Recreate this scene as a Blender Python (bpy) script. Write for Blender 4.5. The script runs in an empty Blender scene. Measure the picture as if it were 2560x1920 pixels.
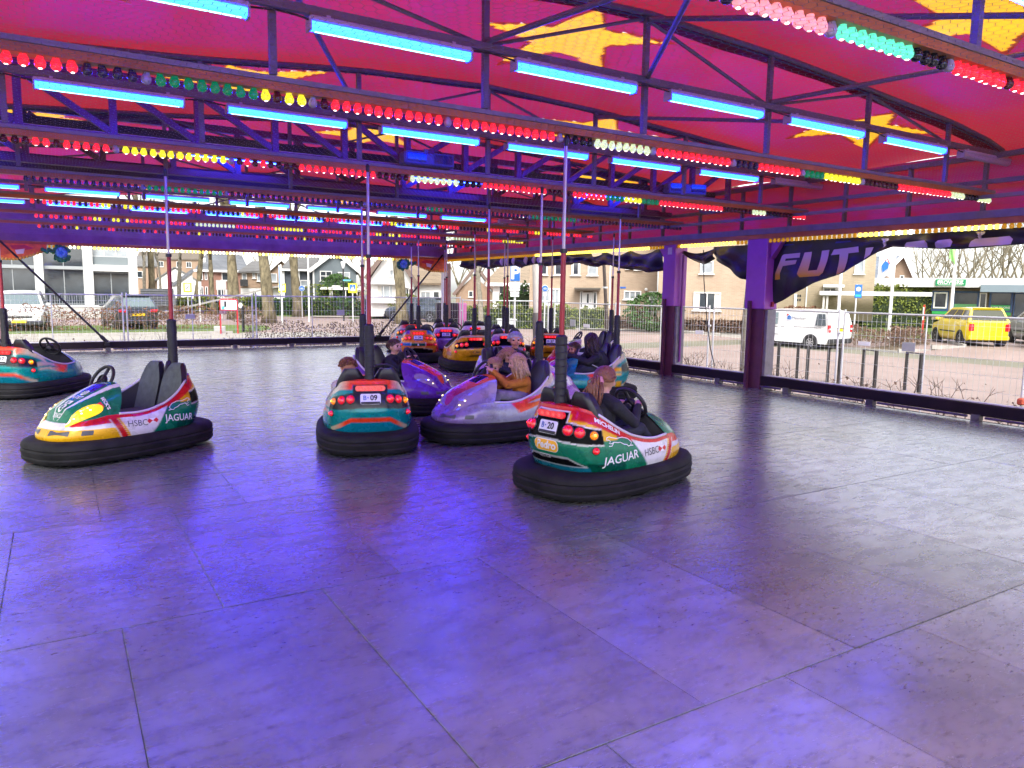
import bpy, bmesh, math, random
import numpy as np
from mathutils import Vector, Matrix
from mathutils.bvhtree import BVHTree
random.seed(7)
R=math.radians
S=bpy.context.scene
COL=S.collection

# ---------------------------------------------------------------- camera
YAW,PITCH,ROLL=R(31.42),R(7.07),R(0.825)
cF=Vector((math.sin(YAW)*math.cos(PITCH),math.cos(YAW)*math.cos(PITCH),-math.sin(PITCH)))
cR=Vector((math.cos(YAW),-math.sin(YAW),0)); cU=cR.cross(cF)
cR2=cR*math.cos(ROLL)+cU*math.sin(ROLL); cU2=-cR*math.sin(ROLL)+cU*math.cos(ROLL)
CAM=Vector((0,0,1.7))
cd=bpy.data.cameras.new('camera'); cam=bpy.data.objects.new('camera',cd); COL.objects.link(cam)
m=Matrix((cR2,cU2,-cF)).transposed().to_4x4(); m.translation=CAM; cam.matrix_world=m
cd.sensor_width=36; cd.lens=36*1859.7/2560; cd.clip_start=.05; cd.clip_end=2000
S.camera=cam

# ---------------------------------------------------------------- sky, sun, exposure
SUN_EL,SUN_AZ=R(42),R(205)      # azimuth clockwise from +y
w=bpy.data.worlds.new('World'); S.world=w; w.use_nodes=True
nt=w.node_tree; nt.nodes.clear()
sky=nt.nodes.new('ShaderNodeTexSky'); sky.sky_type='NISHITA'; sky.sun_disc=False
sky.sun_elevation=SUN_EL; sky.sun_rotation=SUN_AZ; sky.air_density=1.0; sky.dust_density=2.0; sky.ozone_density=1.0
hs=nt.nodes.new('ShaderNodeHueSaturation'); hs.inputs['Saturation'].default_value=.22
bg=nt.nodes.new('ShaderNodeBackground'); bg.inputs[1].default_value=.15
out=nt.nodes.new('ShaderNodeOutputWorld')
nt.links.new(sky.outputs[0],hs.inputs['Color']); nt.links.new(hs.outputs[0],bg.inputs[0]); nt.links.new(bg.outputs[0],out.inputs[0])
sl=bpy.data.lights.new('sun','SUN'); sl.energy=1.3; sl.angle=R(25); sl.color=(1,.96,.9)
so=bpy.data.objects.new('sun',sl); COL.objects.link(so)
sd=Vector((math.sin(SUN_AZ)*math.cos(SUN_EL),math.cos(SUN_AZ)*math.cos(SUN_EL),math.sin(SUN_EL)))
so.rotation_euler=sd.to_track_quat('Z','Y').to_euler(); so.location=(0,-30,40)
S.view_settings.view_transform='Standard'; S.view_settings.look='None'
S.view_settings.exposure=1.55; S.view_settings.gamma=1
S.cycles.max_bounces=6; S.cycles.diffuse_bounces=3; S.cycles.glossy_bounces=3; S.cycles.transmission_bounces=6; S.cycles.transparent_max_bounces=8
S.cycles.sample_clamp_indirect=6; S.cycles.caustics_reflective=False; S.cycles.caustics_refractive=False
S.cycles.use_denoising=True; S.cycles.use_adaptive_sampling=True; S.cycles.adaptive_threshold=.03

# ---------------------------------------------------------------- helpers
def pix(x,y,depth):
    """point at a given depth in front of the viewpoint (survey of far things)"""
    return CAM+(cF+cR2*((x-1280)/1859.7)-cU2*((y-960)/1859.7))*depth
def gz(u,v):
    r=max((u-28.5)/3,(v-24.5)/4); r=min(max(r,0),1); r=r*r*(3-2*r)
    return -.6+.35*r

MATS={}
def pm(name,col,rough=.5,metal=0,var=.0,scale=6,bump=0,emit=None,es=0,coat=0,trans=0,spec=.5,stretch=None,sampling=True,alpha=1):
    if name in MATS: return MATS[name]
    m=bpy.data.materials.new(name); m.use_nodes=True; n=m.node_tree; b=n.nodes['Principled BSDF']
    L=n.links.new
    b.inputs['Base Color'].default_value=(*col,1); b.inputs['Roughness'].default_value=rough
    b.inputs['Metallic'].default_value=metal; b.inputs['Specular IOR Level'].default_value=spec
    if coat: b.inputs['Coat Weight'].default_value=coat; b.inputs['Coat Roughness'].default_value=.06
    if trans: b.inputs['Transmission Weight'].default_value=trans
    if alpha<1: b.inputs['Alpha'].default_value=alpha
    if emit: b.inputs['Emission Color'].default_value=(*emit,1); b.inputs['Emission Strength'].default_value=es
    if var or bump:
        tc=n.nodes.new('ShaderNodeTexCoord'); src=tc.outputs['Object']
        if stretch:
            mp=n.nodes.new('ShaderNodeMapping'); mp.inputs['Scale'].default_value=stretch; L(src,mp.inputs[0]); src=mp.outputs[0]
        nz=n.nodes.new('ShaderNodeTexNoise'); nz.inputs['Scale'].default_value=scale; nz.inputs['Detail'].default_value=6; nz.inputs['Roughness'].default_value=.65
        L(src,nz.inputs['Vector'])
        if var:
            rp=n.nodes.new('ShaderNodeValToRGB'); rp.color_ramp.elements[0].position=.3; rp.color_ramp.elements[1].position=.72
            lo=[max(0,c*(1-var)) for c in col]; hi=[min(1,c*(1+var)) for c in col]
            rp.color_ramp.elements[0].color=(*lo,1); rp.color_ramp.elements[1].color=(*hi,1)
            L(nz.outputs['Fac'],rp.inputs[0]); L(rp.outputs[0],b.inputs['Base Color'])
        if bump:
            bp=n.nodes.new('ShaderNodeBump'); bp.inputs['Strength'].default_value=bump; bp.inputs['Distance'].default_value=.02
            L(nz.outputs['Fac'],bp.inputs['Height']); L(bp.outputs[0],b.inputs['Normal'])
    if not sampling: m.cycles.emission_sampling='NONE'
    MATS[name]=m; return m
def brickmat(name,c1,c2,mortar,scale=1.0,rough=.85,bw=.22,rh=.065,use='XZ'):
    m=bpy.data.materials.new(name); m.use_nodes=True; n=m.node_tree; b=n.nodes['Principled BSDF']; L=n.links.new
    tc=n.nodes.new('ShaderNodeTexCoord'); sep=n.nodes.new('ShaderNodeSeparateXYZ'); cb=n.nodes.new('ShaderNodeCombineXYZ')
    L(tc.outputs['Object'],sep.inputs[0])
    if use=='XZ':
        ad=n.nodes.new('ShaderNodeMath'); ad.operation='ADD'; L(sep.outputs['X'],ad.inputs[0]); L(sep.outputs['Y'],ad.inputs[1])
        L(ad.outputs[0],cb.inputs[0]); L(sep.outputs['Z'],cb.inputs[1])
    else: L(sep.outputs['X'],cb.inputs[0]); L(sep.outputs['Y'],cb.inputs[1])
    br=n.nodes.new('ShaderNodeTexBrick'); br.inputs['Color1'].default_value=(*c1,1); br.inputs['Color2'].default_value=(*c2,1); br.inputs['Mortar'].default_value=(*mortar,1)
    br.inputs['Scale'].default_value=scale; br.inputs['Brick Width'].default_value=bw; br.inputs['Row Height'].default_value=rh; br.inputs['Mortar Size'].default_value=.008
    L(cb.outputs[0],br.inputs['Vector'])
    nz=n.nodes.new('ShaderNodeTexNoise'); nz.inputs['Scale'].default_value=.7; nz.inputs['Detail'].default_value=5; L(tc.outputs['Object'],nz.inputs['Vector'])
    mx=n.nodes.new('ShaderNodeMix'); mx.data_type='RGBA'; mx.blend_type='MULTIPLY'; mx.inputs['Factor'].default_value=.5
    rp=n.nodes.new('ShaderNodeValToRGB'); rp.color_ramp.elements[0].color=(.6,.58,.55,1); rp.color_ramp.elements[0].position=.3; rp.color_ramp.elements[1].position=.7
    L(nz.outputs['Fac'],rp.inputs[0]); L(br.outputs['Color'],mx.inputs['A']); L(rp.outputs[0],mx.inputs['B']); L(mx.outputs['Result'],b.inputs['Base Color'])
    b.inputs['Roughness'].default_value=rough
    MATS[name]=m; return m

def tag(o,label=None,cat=None,group=None,kind=None):
    if label: o['label']=label
    if cat: o['category']=cat
    if group: o['group']=group
    if kind: o['kind']=kind
    return o
def empty(name,loc=(0,0,0),rz=0,label=None,cat=None,group=None,parent=None):
    o=bpy.data.objects.new(name,None); COL.objects.link(o); o.location=loc; o.rotation_euler=(0,0,rz); o.empty_display_size=.2
    if parent: o.parent=parent
    return tag(o,label,cat,group)
def link(name,me,parent=None,loc=None,rot=None):
    o=bpy.data.objects.new(name,me); COL.objects.link(o)
    if parent: o.parent=parent
    if loc is not None: o.location=loc
    if rot is not None: o.rotation_euler=rot
    return o
class MB:
    def __init__(s): s.v=[]; s.f=[]; s.mi=[]
    def add(s,vs,fs,mi=0):
        k=len(s.v); s.v+= [tuple(p) for p in vs]; s.f+=[tuple(i+k for i in f) for f in fs]; s.mi+=[mi]*len(fs); return s
    def box(s,c,d,mi=0,M=None,bev=0):
        x,y,z=d[0]/2,d[1]/2,d[2]/2
        if bev:
            b=min(bev,x*.9,y*.9,z*.9); vs=[];
            for sz in(-1,1):
                for sx,sy in((-1,-1),(1,-1),(1,1),(-1,1)): vs.append((sx*(x-b),sy*(y-b),sz*z))
            for sz in(-1,1):
                for sx,sy in((-1,-1),(1,-1),(1,1),(-1,1)): vs+= [(sx*x,sy*(y-b),sz*(z-b)),(sx*(x-b),sy*y,sz*(z-b))]
            bm=bmesh.new(); q=[bm.verts.new(p) for p in vs]; r=bmesh.ops.convex_hull(bm,input=q); bm.verts.index_update()
            bm.verts.ensure_lookup_table(); vs=[v.co.copy() for v in bm.verts]; fs=[[v.index for v in f.verts] for f in bm.faces]; bm.free()
        else:
            vs=[(-x,-y,-z),(x,-y,-z),(x,y,-z),(-x,y,-z),(-x,-y,z),(x,-y,z),(x,y,z),(-x,y,z)]
            fs=[(0,3,2,1),(4,5,6,7),(0,1,5,4),(1,2,6,5),(2,3,7,6),(3,0,4,7)]
        vs=[Vector(p) for p in vs]
        if M is not None: vs=[M@p for p in vs]
        C=Vector(c); return s.add([p+C for p in vs],fs,mi)
    def tube(s,a,b,r0,r1=None,n=8,mi=0,caps=True):
        a,b=Vector(a),Vector(b); r1=r0 if r1 is None else r1; d=b-a
        if d.length<1e-7: return s
        q=d.to_track_quat('Z','Y'); vs=[]
        for p,r in((a,r0),(b,r1)):
            for i in range(n): t=2*math.pi*i/n; vs.append(p+q@Vector((math.cos(t)*r,math.sin(t)*r,0)))
        fs=[(i,(i+1)%n,n+(i+1)%n,n+i) for i in range(n)]
        if caps: fs+=[tuple(range(n-1,-1,-1)),tuple(range(n,2*n))]
        return s.add(vs,fs,mi)
    def path(s,pts,r,n=6,closed=False,mi=0):
        P=[Vector(p) for p in pts]; N=len(P); rr=r if hasattr(r,'__len__') else [r]*N; vs=[]; up=None
        for i in range(N):
            t=(P[(i+1)%N]-P[i-1]) if closed else (P[min(i+1,N-1)]-P[max(i-1,0)])
            t.normalize()
            if up is None: up=t.orthogonal().normalized()
            up=(up-t*up.dot(t)); up.normalize(); bi=t.cross(up)
            for k in range(n): a=2*math.pi*k/n; vs.append(P[i]+(up*math.cos(a)+bi*math.sin(a))*rr[i])
        fs=[]
        for i in range(N if closed else N-1):
            j=(i+1)%N
            for k in range(n): fs.append((i*n+k,i*n+(k+1)%n,j*n+(k+1)%n,j*n+k))
        if not closed: fs+=[tuple(range(n-1,-1,-1)),tuple((N-1)*n+k for k in range(n))]
        return s.add(vs,fs,mi)
    def ball(s,c,r,n=12,m=8,mi=0,M=None):
        r=r if hasattr(r,'__len__') else (r,r,r); vs=[];fs=[]
        for j in range(m+1):
            ph=math.pi*j/m
            for i in range(n):
                t=2*math.pi*i/n; vs.append(Vector((r[0]*math.sin(ph)*math.cos(t),r[1]*math.sin(ph)*math.sin(t),r[2]*math.cos(ph))))
        for j in range(m):
            for i in range(n): fs.append((j*n+i,(j+1)*n+i,(j+1)*n+(i+1)%n,j*n+(i+1)%n))
        if M is not None: vs=[M@p for p in vs]
        C=Vector(c); return s.add([p+C for p in vs],fs,mi)
    def lathe(s,prof,n=12,mi=0,c=(0,0,0)):
        vs=[];N=len(prof)
        for r,z in prof:
            for i in range(n): t=2*math.pi*i/n; vs.append((c[0]+r*math.cos(t),c[1]+r*math.sin(t),c[2]+z))
        fs=[(j*n+i,j*n+(i+1)%n,(j+1)*n+(i+1)%n,(j+1)*n+i) for j in range(N-1) for i in range(n)]
        return s.add(vs,fs,mi)
    def prism(s,poly,axis,a,b,mi=0):
        """extrude a 2-D polygon; axis 'y': poly=(x,z) from y=a to y=b; 'x': poly=(y,z); 'z': poly=(x,y)"""
        n=len(poly); mk={'y':lambda p,t:(p[0],t,p[1]),'x':lambda p,t:(t,p[0],p[1]),'z':lambda p,t:(p[0],p[1],t)}[axis]
        vs=[mk(p,a) for p in poly]+[mk(p,b) for p in poly]
        fs=[tuple(range(n)),tuple(range(2*n-1,n-1,-1))]+[(i,n+i,n+(i+1)%n,(i+1)%n) for i in range(n)]
        return s.add(vs,fs,mi)
    def grid(s,A,mi=0,flip=False):
        """A[i][j] points"""
        I,J=len(A),len(A[0]); vs=[p for r_ in A for p in r_]
        fs=[(i*J+j,i*J+j+1,(i+1)*J+j+1,(i+1)*J+j) for i in range(I-1) for j in range(J-1)]
        if flip: fs=[f[::-1] for f in fs]
        return s.add(vs,fs,mi)
    def mesh(s,name,mats,smooth=False,fix=True):
        me=bpy.data.meshes.new(name); me.from_pydata([tuple(v) for v in s.v],[],s.f)
        for m in (mats if isinstance(mats,(list,tuple)) else [mats]): me.materials.append(m)
        if any(s.mi): me.polygons.foreach_set('material_index',s.mi)
        if fix:
            bm=bmesh.new(); bm.from_mesh(me); bmesh.ops.recalc_face_normals(bm,faces=bm.faces[:]); bm.to_mesh(me); bm.free()
        if smooth:
            me.polygons.foreach_set('use_smooth',[True]*len(me.polygons))
            if smooth!='full': me.set_sharp_from_angle(angle=R(smooth if smooth is not True else 40))
        me.update(); return me
    def build(s,name,mats,parent=None,smooth=False,loc=None,rot=None,fix=True):
        return link(name,s.mesh(name,mats,smooth,fix),parent,loc,rot)
def copy_tree(o,parent=None):
    c=o.copy(); COL.objects.link(c); c.parent=parent
    for ch in o.children: copy_tree(ch,c)
    return c
def text_geo(txt,size=1,bold=0,shear=0,space=1):
    cu=bpy.data.curves.new('lettering','FONT'); cu.body=txt; cu.size=size; cu.align_x='CENTER'; cu.align_y='CENTER'; cu.offset=bold; cu.shear=shear; cu.space_character=space; cu.resolution_u=3
    o=bpy.data.objects.new('lettering',cu); COL.objects.link(o)
    dg=bpy.context.evaluated_depsgraph_get(); me=bpy.data.meshes.new_from_object(o.evaluated_get(dg))
    vs=[v.co.copy() for v in me.vertices]; fs=[tuple(p.vertices) for p in me.polygons]
    bpy.data.objects.remove(o); bpy.data.curves.remove(cu); bpy.data.meshes.remove(me)
    return vs,fs
def flat_text(txt,size,mat,parent,loc,rot,name='lettering',**k):
    vs,fs=text_geo(txt,size,**k); me=bpy.data.meshes.new(name); me.from_pydata([tuple(v) for v in vs],[],fs); me.materials.append(mat)
    return link(name,me,parent,loc,rot)
# ================================================================= RIDE: floor, kerb, roof
U0,U1,V0,V1=-1.3,10.9,-1.2,22.2
# ---- steel floor plates
def floor_mat():
    m=bpy.data.materials.new('worn_steel_plate'); m.use_nodes=True; n=m.node_tree; b=n.nodes['Principled BSDF']; L=n.links.new
    tc=n.nodes.new('ShaderNodeTexCoord'); gm=n.nodes.new('ShaderNodeNewGeometry')
    oi=n.nodes.new('ShaderNodeObjectInfo')
    def noise(sc,det,stretch=(1,1,1),rough=.6):
        mp=n.nodes.new('ShaderNodeMapping'); mp.inputs['Scale'].default_value=stretch; L(gm.outputs['Position'],mp.inputs[0])
        z=n.nodes.new('ShaderNodeTexNoise'); z.inputs['Scale'].default_value=sc; z.inputs['Detail'].default_value=det; z.inputs['Roughness'].default_value=rough; L(mp.outputs[0],z.inputs['Vector']); return z.outputs['Fac']
    def ramp(f,a,b_,c0,c1):
        r=n.nodes.new('ShaderNodeValToRGB'); r.color_ramp.elements[0].position=a; r.color_ramp.elements[1].position=b_
        r.color_ramp.elements[0].color=(*c0,1); r.color_ramp.elements[1].color=(*c1,1); L(f,r.inputs[0]); return r.outputs[0]
    def mix(f,a,b_,mode='MIX'):
        x=n.nodes.new('ShaderNodeMix'); x.data_type='RGBA'; x.blend_type=mode
        if isinstance(f,float): x.inputs['Factor'].default_value=f
        else: L(f,x.inputs['Factor'])
        L(a,x.inputs['A']); L(b_,x.inputs['B']); return x.outputs['Result']
    big=noise(.9,5); smear=noise(3.2,8,(1,2.6,1),.72); spots=noise(17,6,(1,2.2,1),.7)
    base=ramp(big,.3,.75,(.215,.219,.226),(.345,.349,.356))
    dk=ramp(smear,.34,.62,(.72,.71,.70),(1,1,1)); base=mix(1.0,base,dk,'MULTIPLY')
    sp=ramp(spots,.36,.45,(.22,.215,.21),(1,1,1)); base=mix(.55,base,sp,'MULTIPLY')
    # rubber scuffs: thin wandering lines; grime along the plate edges
    for sc_,st_,wd_,dk_ in((.55,(1,1.3,1),.008,.84),(1.1,(1.4,1,1),.005,.86),(2.3,(1,.6,1),.006,.9)):
        f=noise(sc_,2.5,st_,.4); r=n.nodes.new('ShaderNodeValToRGB'); e=r.color_ramp.elements; e[0].position=.5-wd_*2; e[0].color=(1,1,1,1); e[1].position=.5+wd_*2; e[1].color=(1,1,1,1); x=e.new(.5); x.color=(dk_,dk_,dk_,1); L(f,r.inputs[0]); base=mix(1.0,base,r.outputs[0],'MULTIPLY')
    sg_=n.nodes.new('ShaderNodeSeparateXYZ'); L(tc.outputs['Generated'],sg_.inputs[0])
    def mth(op,a,b_=None):
        q=n.nodes.new('ShaderNodeMath'); q.operation=op
        for i_,k_ in enumerate((a,b_)):
            if k_ is None: continue
            if isinstance(k_,(int,float)): q.inputs[i_].default_value=k_
            else: L(k_,q.inputs[i_])
        return q.outputs[0]
    ex=mth('SUBTRACT',.5,mth('ABSOLUTE',mth('SUBTRACT',sg_.outputs['X'],.5))); ey=mth('MULTIPLY',mth('SUBTRACT',.5,mth('ABSOLUTE',mth('SUBTRACT',sg_.outputs['Y'],.5))),2.0)
    ed=mth('MULTIPLY',mth('MINIMUM',ex,ey),mth('ADD',spots,.35)); base=mix(1.0,base,ramp(ed,.001,.012,(.80,.79,.78),(1,1,1)),'MULTIPLY')
    rv=n.nodes.new('ShaderNodeMapRange'); rv.inputs['To Min'].default_value=.85; rv.inputs['To Max'].default_value=1.12; L(oi.outputs['Random'],rv.inputs['Value'])
    hv=n.nodes.new('ShaderNodeHueSaturation'); L(rv.outputs[0],hv.inputs['Value']); L(base,hv.inputs['Color'])
    L(hv.outputs[0],b.inputs['Base Color'])
    rr=n.nodes.new('ShaderNodeMapRange'); rr.inputs['From Min'].default_value=.3; rr.inputs['From Max'].default_value=.7; rr.inputs['To Min'].default_value=.32; rr.inputs['To Max'].default_value=.21; L(smear,rr.inputs['Value'])
    L(rr.outputs[0],b.inputs['Roughness']); b.inputs['Metallic'].default_value=.55; b.inputs['Specular IOR Level'].default_value=.5
    bp=n.nodes.new('ShaderNodeBump'); bp.inputs['Strength'].default_value=.05; bp.inputs['Distance'].default_value=.01; L(smear,bp.inputs['Height']); L(bp.outputs[0],b.inputs['Normal'])
    return m
FM=floor_mat()
fb=MB().box(((U0+U1)/2,(V0+V1)/2,-.02),(U1-U0+.3,V1-V0+.3,.016))
floor=fb.build('ride_floor',pm('floor_underlay',(.02,.02,.02),.9)); tag(floor,kind='structure')
PW,PL=1.015,1.98
plate_cache={}
row=0; v=2.057-2*PL
while v<V1:
    off=.195 if row%2==0 else .68
    # rows: the one from 2.057 to 4.04 has seams at .195 + k*PW, the next is shifted by half a plate
    u=off-3*PW
    while u<U1:
        a,b_=max(u,U0),min(u+PW,U1); c,d=max(v,V0),min(v+PL,V1)
        if b_-a>.05 and d-c>.05:
            key=(round(b_-a,3),round(d-c,3))
            if key not in plate_cache:
                plate_cache[key]=MB().box((0,0,-.006),(key[0]-.0025,key[1]-.005,.012),bev=.0015).mesh('floor_plate',FM)
            o=link('floor_plate',plate_cache[key],floor,((a+b_)/2,(c+d)/2,random.uniform(-.001,.001)),(random.uniform(-.0008,.0008),random.uniform(-.001,.001),0))
        u+=PW
    v+=PL; row+=1
# platform that carries the floor
pf=MB().box(((U0+U1)/2,(V0+V1)/2,-.32),(U1-U0+.28,V1-V0+.28,.56)); tag(pf.build('ride_platform',pm('platform_steel',(.05,.045,.05),.7,.3,var=.3)),kind='structure')

# ---- low kerb round the floor
KM=pm('kerb_steel',(.012,.006,.009),.6,.1,var=.4,scale=3,spec=.25); KT=pm('kerb_top_edge',(.55,.53,.5),.6,.1,var=.25,scale=5); KR=pm('kerb_rail',(.12,.11,.12),.4,.7,var=.3)
def kerb(label,p,q,inn):
    p,q=Vector(p),Vector(q); d=(q-p); L_=d.length; d.normalize(); rz=math.atan2(d.y,d.x); t=empty('floor_kerb',(*p.xy,0),rz,label,'kerb')
    s=1 if inn else -1    # inside is at local +y * s
    MB().box((L_/2,-s*.10,.155),(L_,.16,.17),bev=.015).build('beam',KM,t)
    MB().box((L_/2,-s*.125,.248),(L_,.10,.014)).build('top_edge',KT,t)
    x=.8; k=0
    while x<L_:
        MB().box((x,-s*.05,.045),(.12,.10,.085)).build('bracket',KR,t)
        if x+1.6<L_: MB().tube((x+.12,-s*.03,.05),(x+1.48,-s*.03,.05),.018,n=8).build('lower_rail',KR,t)
        x+=1.6
kerb('dark steel kerb below the long mesh fence, carrying the two diagonal struts',(U0,V1,0),(U1,V1,0),False)
kerb('dark steel kerb running past the feet of the two purple posts',(U1,V1,0),(U1,V0,0),False)

# ---- roof trusses with chords, posts, braces and bulb beams
AX=np.array([-1.75,-1.3,-.31,1.4,3.05,4.8,6.6,8.3,9.95,10.9,11.35]); AZ=np.array([3.70,3.80,3.91,4.02,4.18,4.25,4.18,4.06,3.93,3.80,3.68])
def arch(u): return float(np.interp(u,AX,AZ))
TV=[-.44+2.97*k for k in range(8)]
PU=[1.38+1.7*j for j in range(-1,6)]
STEEL=pm('painted_truss_steel',(.14,.13,.13),.5,.2,var=.25,scale=4)
ORANGE=pm('orange_bulb_beam',(.42,.14,.025),.5,var=.25,scale=3); CHAN=pm('cable_channel',(.20,.19,.19),.55,.2,var=.2)
BM={'R':pm('red_bulb_lit',(.5,.01,.03),.15,emit=(1,.02,.04),es=.50,sampling=False),'M':pm('red_bulb_off',(.10,.006,.02),.12),
 'G':pm('green_bulb',(.0,.16,.06),.12,emit=(.0,.5,.2),es=.10,sampling=False),'H':pm('green_bulb_lit',(.05,.45,.28),.12,emit=(.15,1,.6),es=.38,sampling=False),
 'Y':pm('yellow_bulb_lit',(.6,.5,.02),.15,emit=(.9,.85,.03),es=.42,sampling=False),'P':pm('violet_bulb_off',(.05,.03,.09),.10),'K':pm('dark_bulb_off',(.012,.014,.02),.10),
 'W':pm('clear_bulb',(.45,.42,.48),.12),'L':pm('pink_bulb_lit',(.7,.25,.28),.15,emit=(1,.30,.34),es=.42,sampling=False),'D':pm('pale_bulb_lit',(.5,.55,.4),.15,emit=(.8,1,.5),es=.30,sampling=False),
 'A':pm('amber_bulb',(.55,.24,.01),.15,emit=(1,.5,.02),es=.12,sampling=False),'B':pm('amber_bulb_lit',(.8,.55,.05),.15,emit=(1,.78,.1),es=1.0,sampling=False),'S':pm('white_gold_bulb_lit',(.9,.8,.5),.15,emit=(1,.9,.55),es=2.0,sampling=False)}
CORE=pm('bulb_glow_spot',(1,.9,.85),.3,emit=(1,.75,.65),es=2.5,sampling=False)
BPROF=[(.0,.034),(.018,.034),(.020,.014),(.026,.002),(.0315,-.012),(.0325,-.024),(.029,-.038),(.018,-.049),(.0,-.053)]
BULB={k:MB().lathe(BPROF,10).mesh('bulb',m_,'full') for k,m_ in BM.items()}
for k in 'RLHYD':    # the lit coloured bulbs show their small glowing filament cap
    b_=MB().lathe(BPROF,10); b_.lathe([(.0,-.0545),(.009,-.0535),(.012,-.050)],8,1); BULB[k]=b_.mesh('bulb',[BM[k],CORE],'full')
SEQ={2.53:'RRWPPPPLLLLLLLLWHHHHHHHHKKKKWRRRRRRRRRRRRMMMMMMWRRRRRRRRMMMMYYYYYYYY',
 5.5:'RRRRRRPPPPWGGGGGGGGYYYYWRRRRRRRRRRRRWRRRRRRRRRRRRWKKKKDDDDDDDDWRRRRRRRRRRRRWPPPPRRRRRRRRWGGGGYYYYYYYYWMMMMMMMMRRRRRRRRRRRRRRDDDDKKKKDDDDKK',
 8.47:'MMMMRRRRRRRRWYYYYYYYYYYYYWRRRRMMMMRRRRRRRRRRRRMMMMDDDDDDDDKKKKRRRRRRRRRRRRMMMMRRRRRRRRGGGGYYYYGGGGRRRRRRRRRRRRRRRRMMMMMMMMDDDDKKKK',
 11.44:'PPPPPPPPPPPPPPPPWGGGGGGGGGGGGWMMMMMMMMMMMMPPPPPPPPPPPPWPPPPPPPPPPPPGGGGPPPP',14.41:'RPRRPRRRPPRRYYPPYYPYRRPRPRRRRRRPPPPKKKKYRRRRPRRRRPPPRRYYPPRRRR',
 17.38:'RRMRRMRRMMRRYYMMYYMYRRRRRMRRRRRRRMMDDDDDDDDDDRRRRRRRRRRYYYYYYYYMRRRMRRRR',20.35:'RMMRMMRMMYMMRMMMMRRMMMKKMMRMMRMM'}
def expand(s,n): 
    while len(s)<n: s+=s
    return s[:n]
TRL={-.44:'over the strip of floor where nobody drives',2.53:'with pink, green and red bulbs beside the big yellow star',5.5:'with unlit green bulbs then a long run of red ones',8.47:'with twelve yellow bulbs between red ones, hiding the purple girder behind',
 11.44:'whose bulbs are nearly all unlit violet and green',14.41:'with red bulbs seen against bright blue tubes',17.38:'with thin dotted red and yellow bulbs low over the far cars',20.35:'beside the far fascia, few bulbs lit'}
LACE_=pm('black_lamp_cable',(.012,.012,.014),.6)
def truss(v):
    t=empty('roof_truss',(0,v,0),0,'arched steel roof truss '+TRL[v],'truss')
    a,b_=U0-.1,U1+.1
    pts=[(u,0,arch(u)) for u in np.linspace(-1.6,11.2,33)]
    MB().path(pts,.026,7).build('top_chord',STEEL,t,True)
    MB().box(((a+b_)/2,0,3.655),(b_-a,.05,.06)).build('mid_chord',STEEL,t)
    bm=MB().box(((a+b_)/2,0,3.095),(b_-a,.09,.055)).build('bulb_beam',ORANGE,t)
    MB().box(((a+b_)/2,.0,3.142),(b_-a,.105,.035)).build('cable_channel',CHAN,t)
    for u in PU: MB().box((u,.03,(3.185+arch(u))/2),(.05,.045,arch(u)-3.185)).build('post',STEEL,t)
    for i,u in enumerate(PU):
        if i%2==1:
            for s in(-1,1):
                x=u+s*1.7
                if x<U1+.05: MB().tube((u,.05,arch(u)-.03),(x,.05,3.68),.017,n=6).build('brace',STEEL,t)
    MB().path([(u,-.045,3.60-.05*abs(math.sin((u-1.38)*math.pi/1.7))*random.uniform(.5,1.4)) for u in np.arange(a,b_,.14)],.008,5).build('lamp_cable',LACE_,t)
    n=int((b_-a)/.083)
    near=v<9
    if v in SEQ:
        sq=expand(SEQ[v],n); start={2.53:2.15,5.5:-.26,8.47:-.42}.get(v,-.25)
        rest=MB(); mats=[]; mk=[]
        for i in range(n):
            u=start+i*.083
            if u>b_: break
            k=sq[i]
            if near: 
                if k in 'RYL' and random.random()<.07: k='M'
                o=link('bulb',BULB[k],bm,(u+random.uniform(-.003,.003),random.uniform(-.003,.003),3.047+random.uniform(-.003,.003)),(random.gauss(0,.07),random.gauss(0,.07),random.uniform(0,6)))
            else:
                if k not in mk: mk.append(k); mats.append(BM[k])
                rest.lathe([(.018,3.075),(.020,3.06),(.0325,3.022),(.018,2.998),(.0,2.994)],6,mk.index(k),(u,0,0))
        if not near: tag(rest.build('bulb_row',mats,bm,'full',fix=False),kind='stuff')
    return t
for v in TV: truss(round(v,2))

# ---- blue fluorescent fittings
HOUS=pm('lamp_housing',(.45,.45,.5),.5,var=.1)
TUBE=pm('tube_core',(.9,.95,1),.3,emit=(.30,.85,1.0),es=1.6,sampling=False)
GLOW=pm('blue_tube_cover',(.1,.3,.9),.3,emit=(.0022,.018,1.0),es=24.0)
OFFG=pm('unlit_cover',(.5,.47,.52),.3)
lamp_me={}
def tube_meshes():
    h=MB().box((0,0,.045),(1.29,.105,.04),bev=.008)
    for s in(-1,1): h.box((s*.5,0,.075),(.03,.03,.03)); h.box((s*.642,0,.006),(.018,.10,.085))
    c=MB(); P=[(.047*math.cos(a),.034*math.sin(a)) for a in np.linspace(math.pi,2*math.pi,9)]+[(.047,.022),(-.047,.022)]
    c.prism(P,'x',-.635,.635)
    t=MB().tube((-.60,0,-.026),(.60,0,-.026),.0135,n=8)
    return h.mesh('housing',HOUS),c.mesh('cover',GLOW,60),t.mesh('tube',TUBE,60),c.mesh('cover',OFFG,60)
HM,CM_,TM,CO=tube_meshes()
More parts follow.
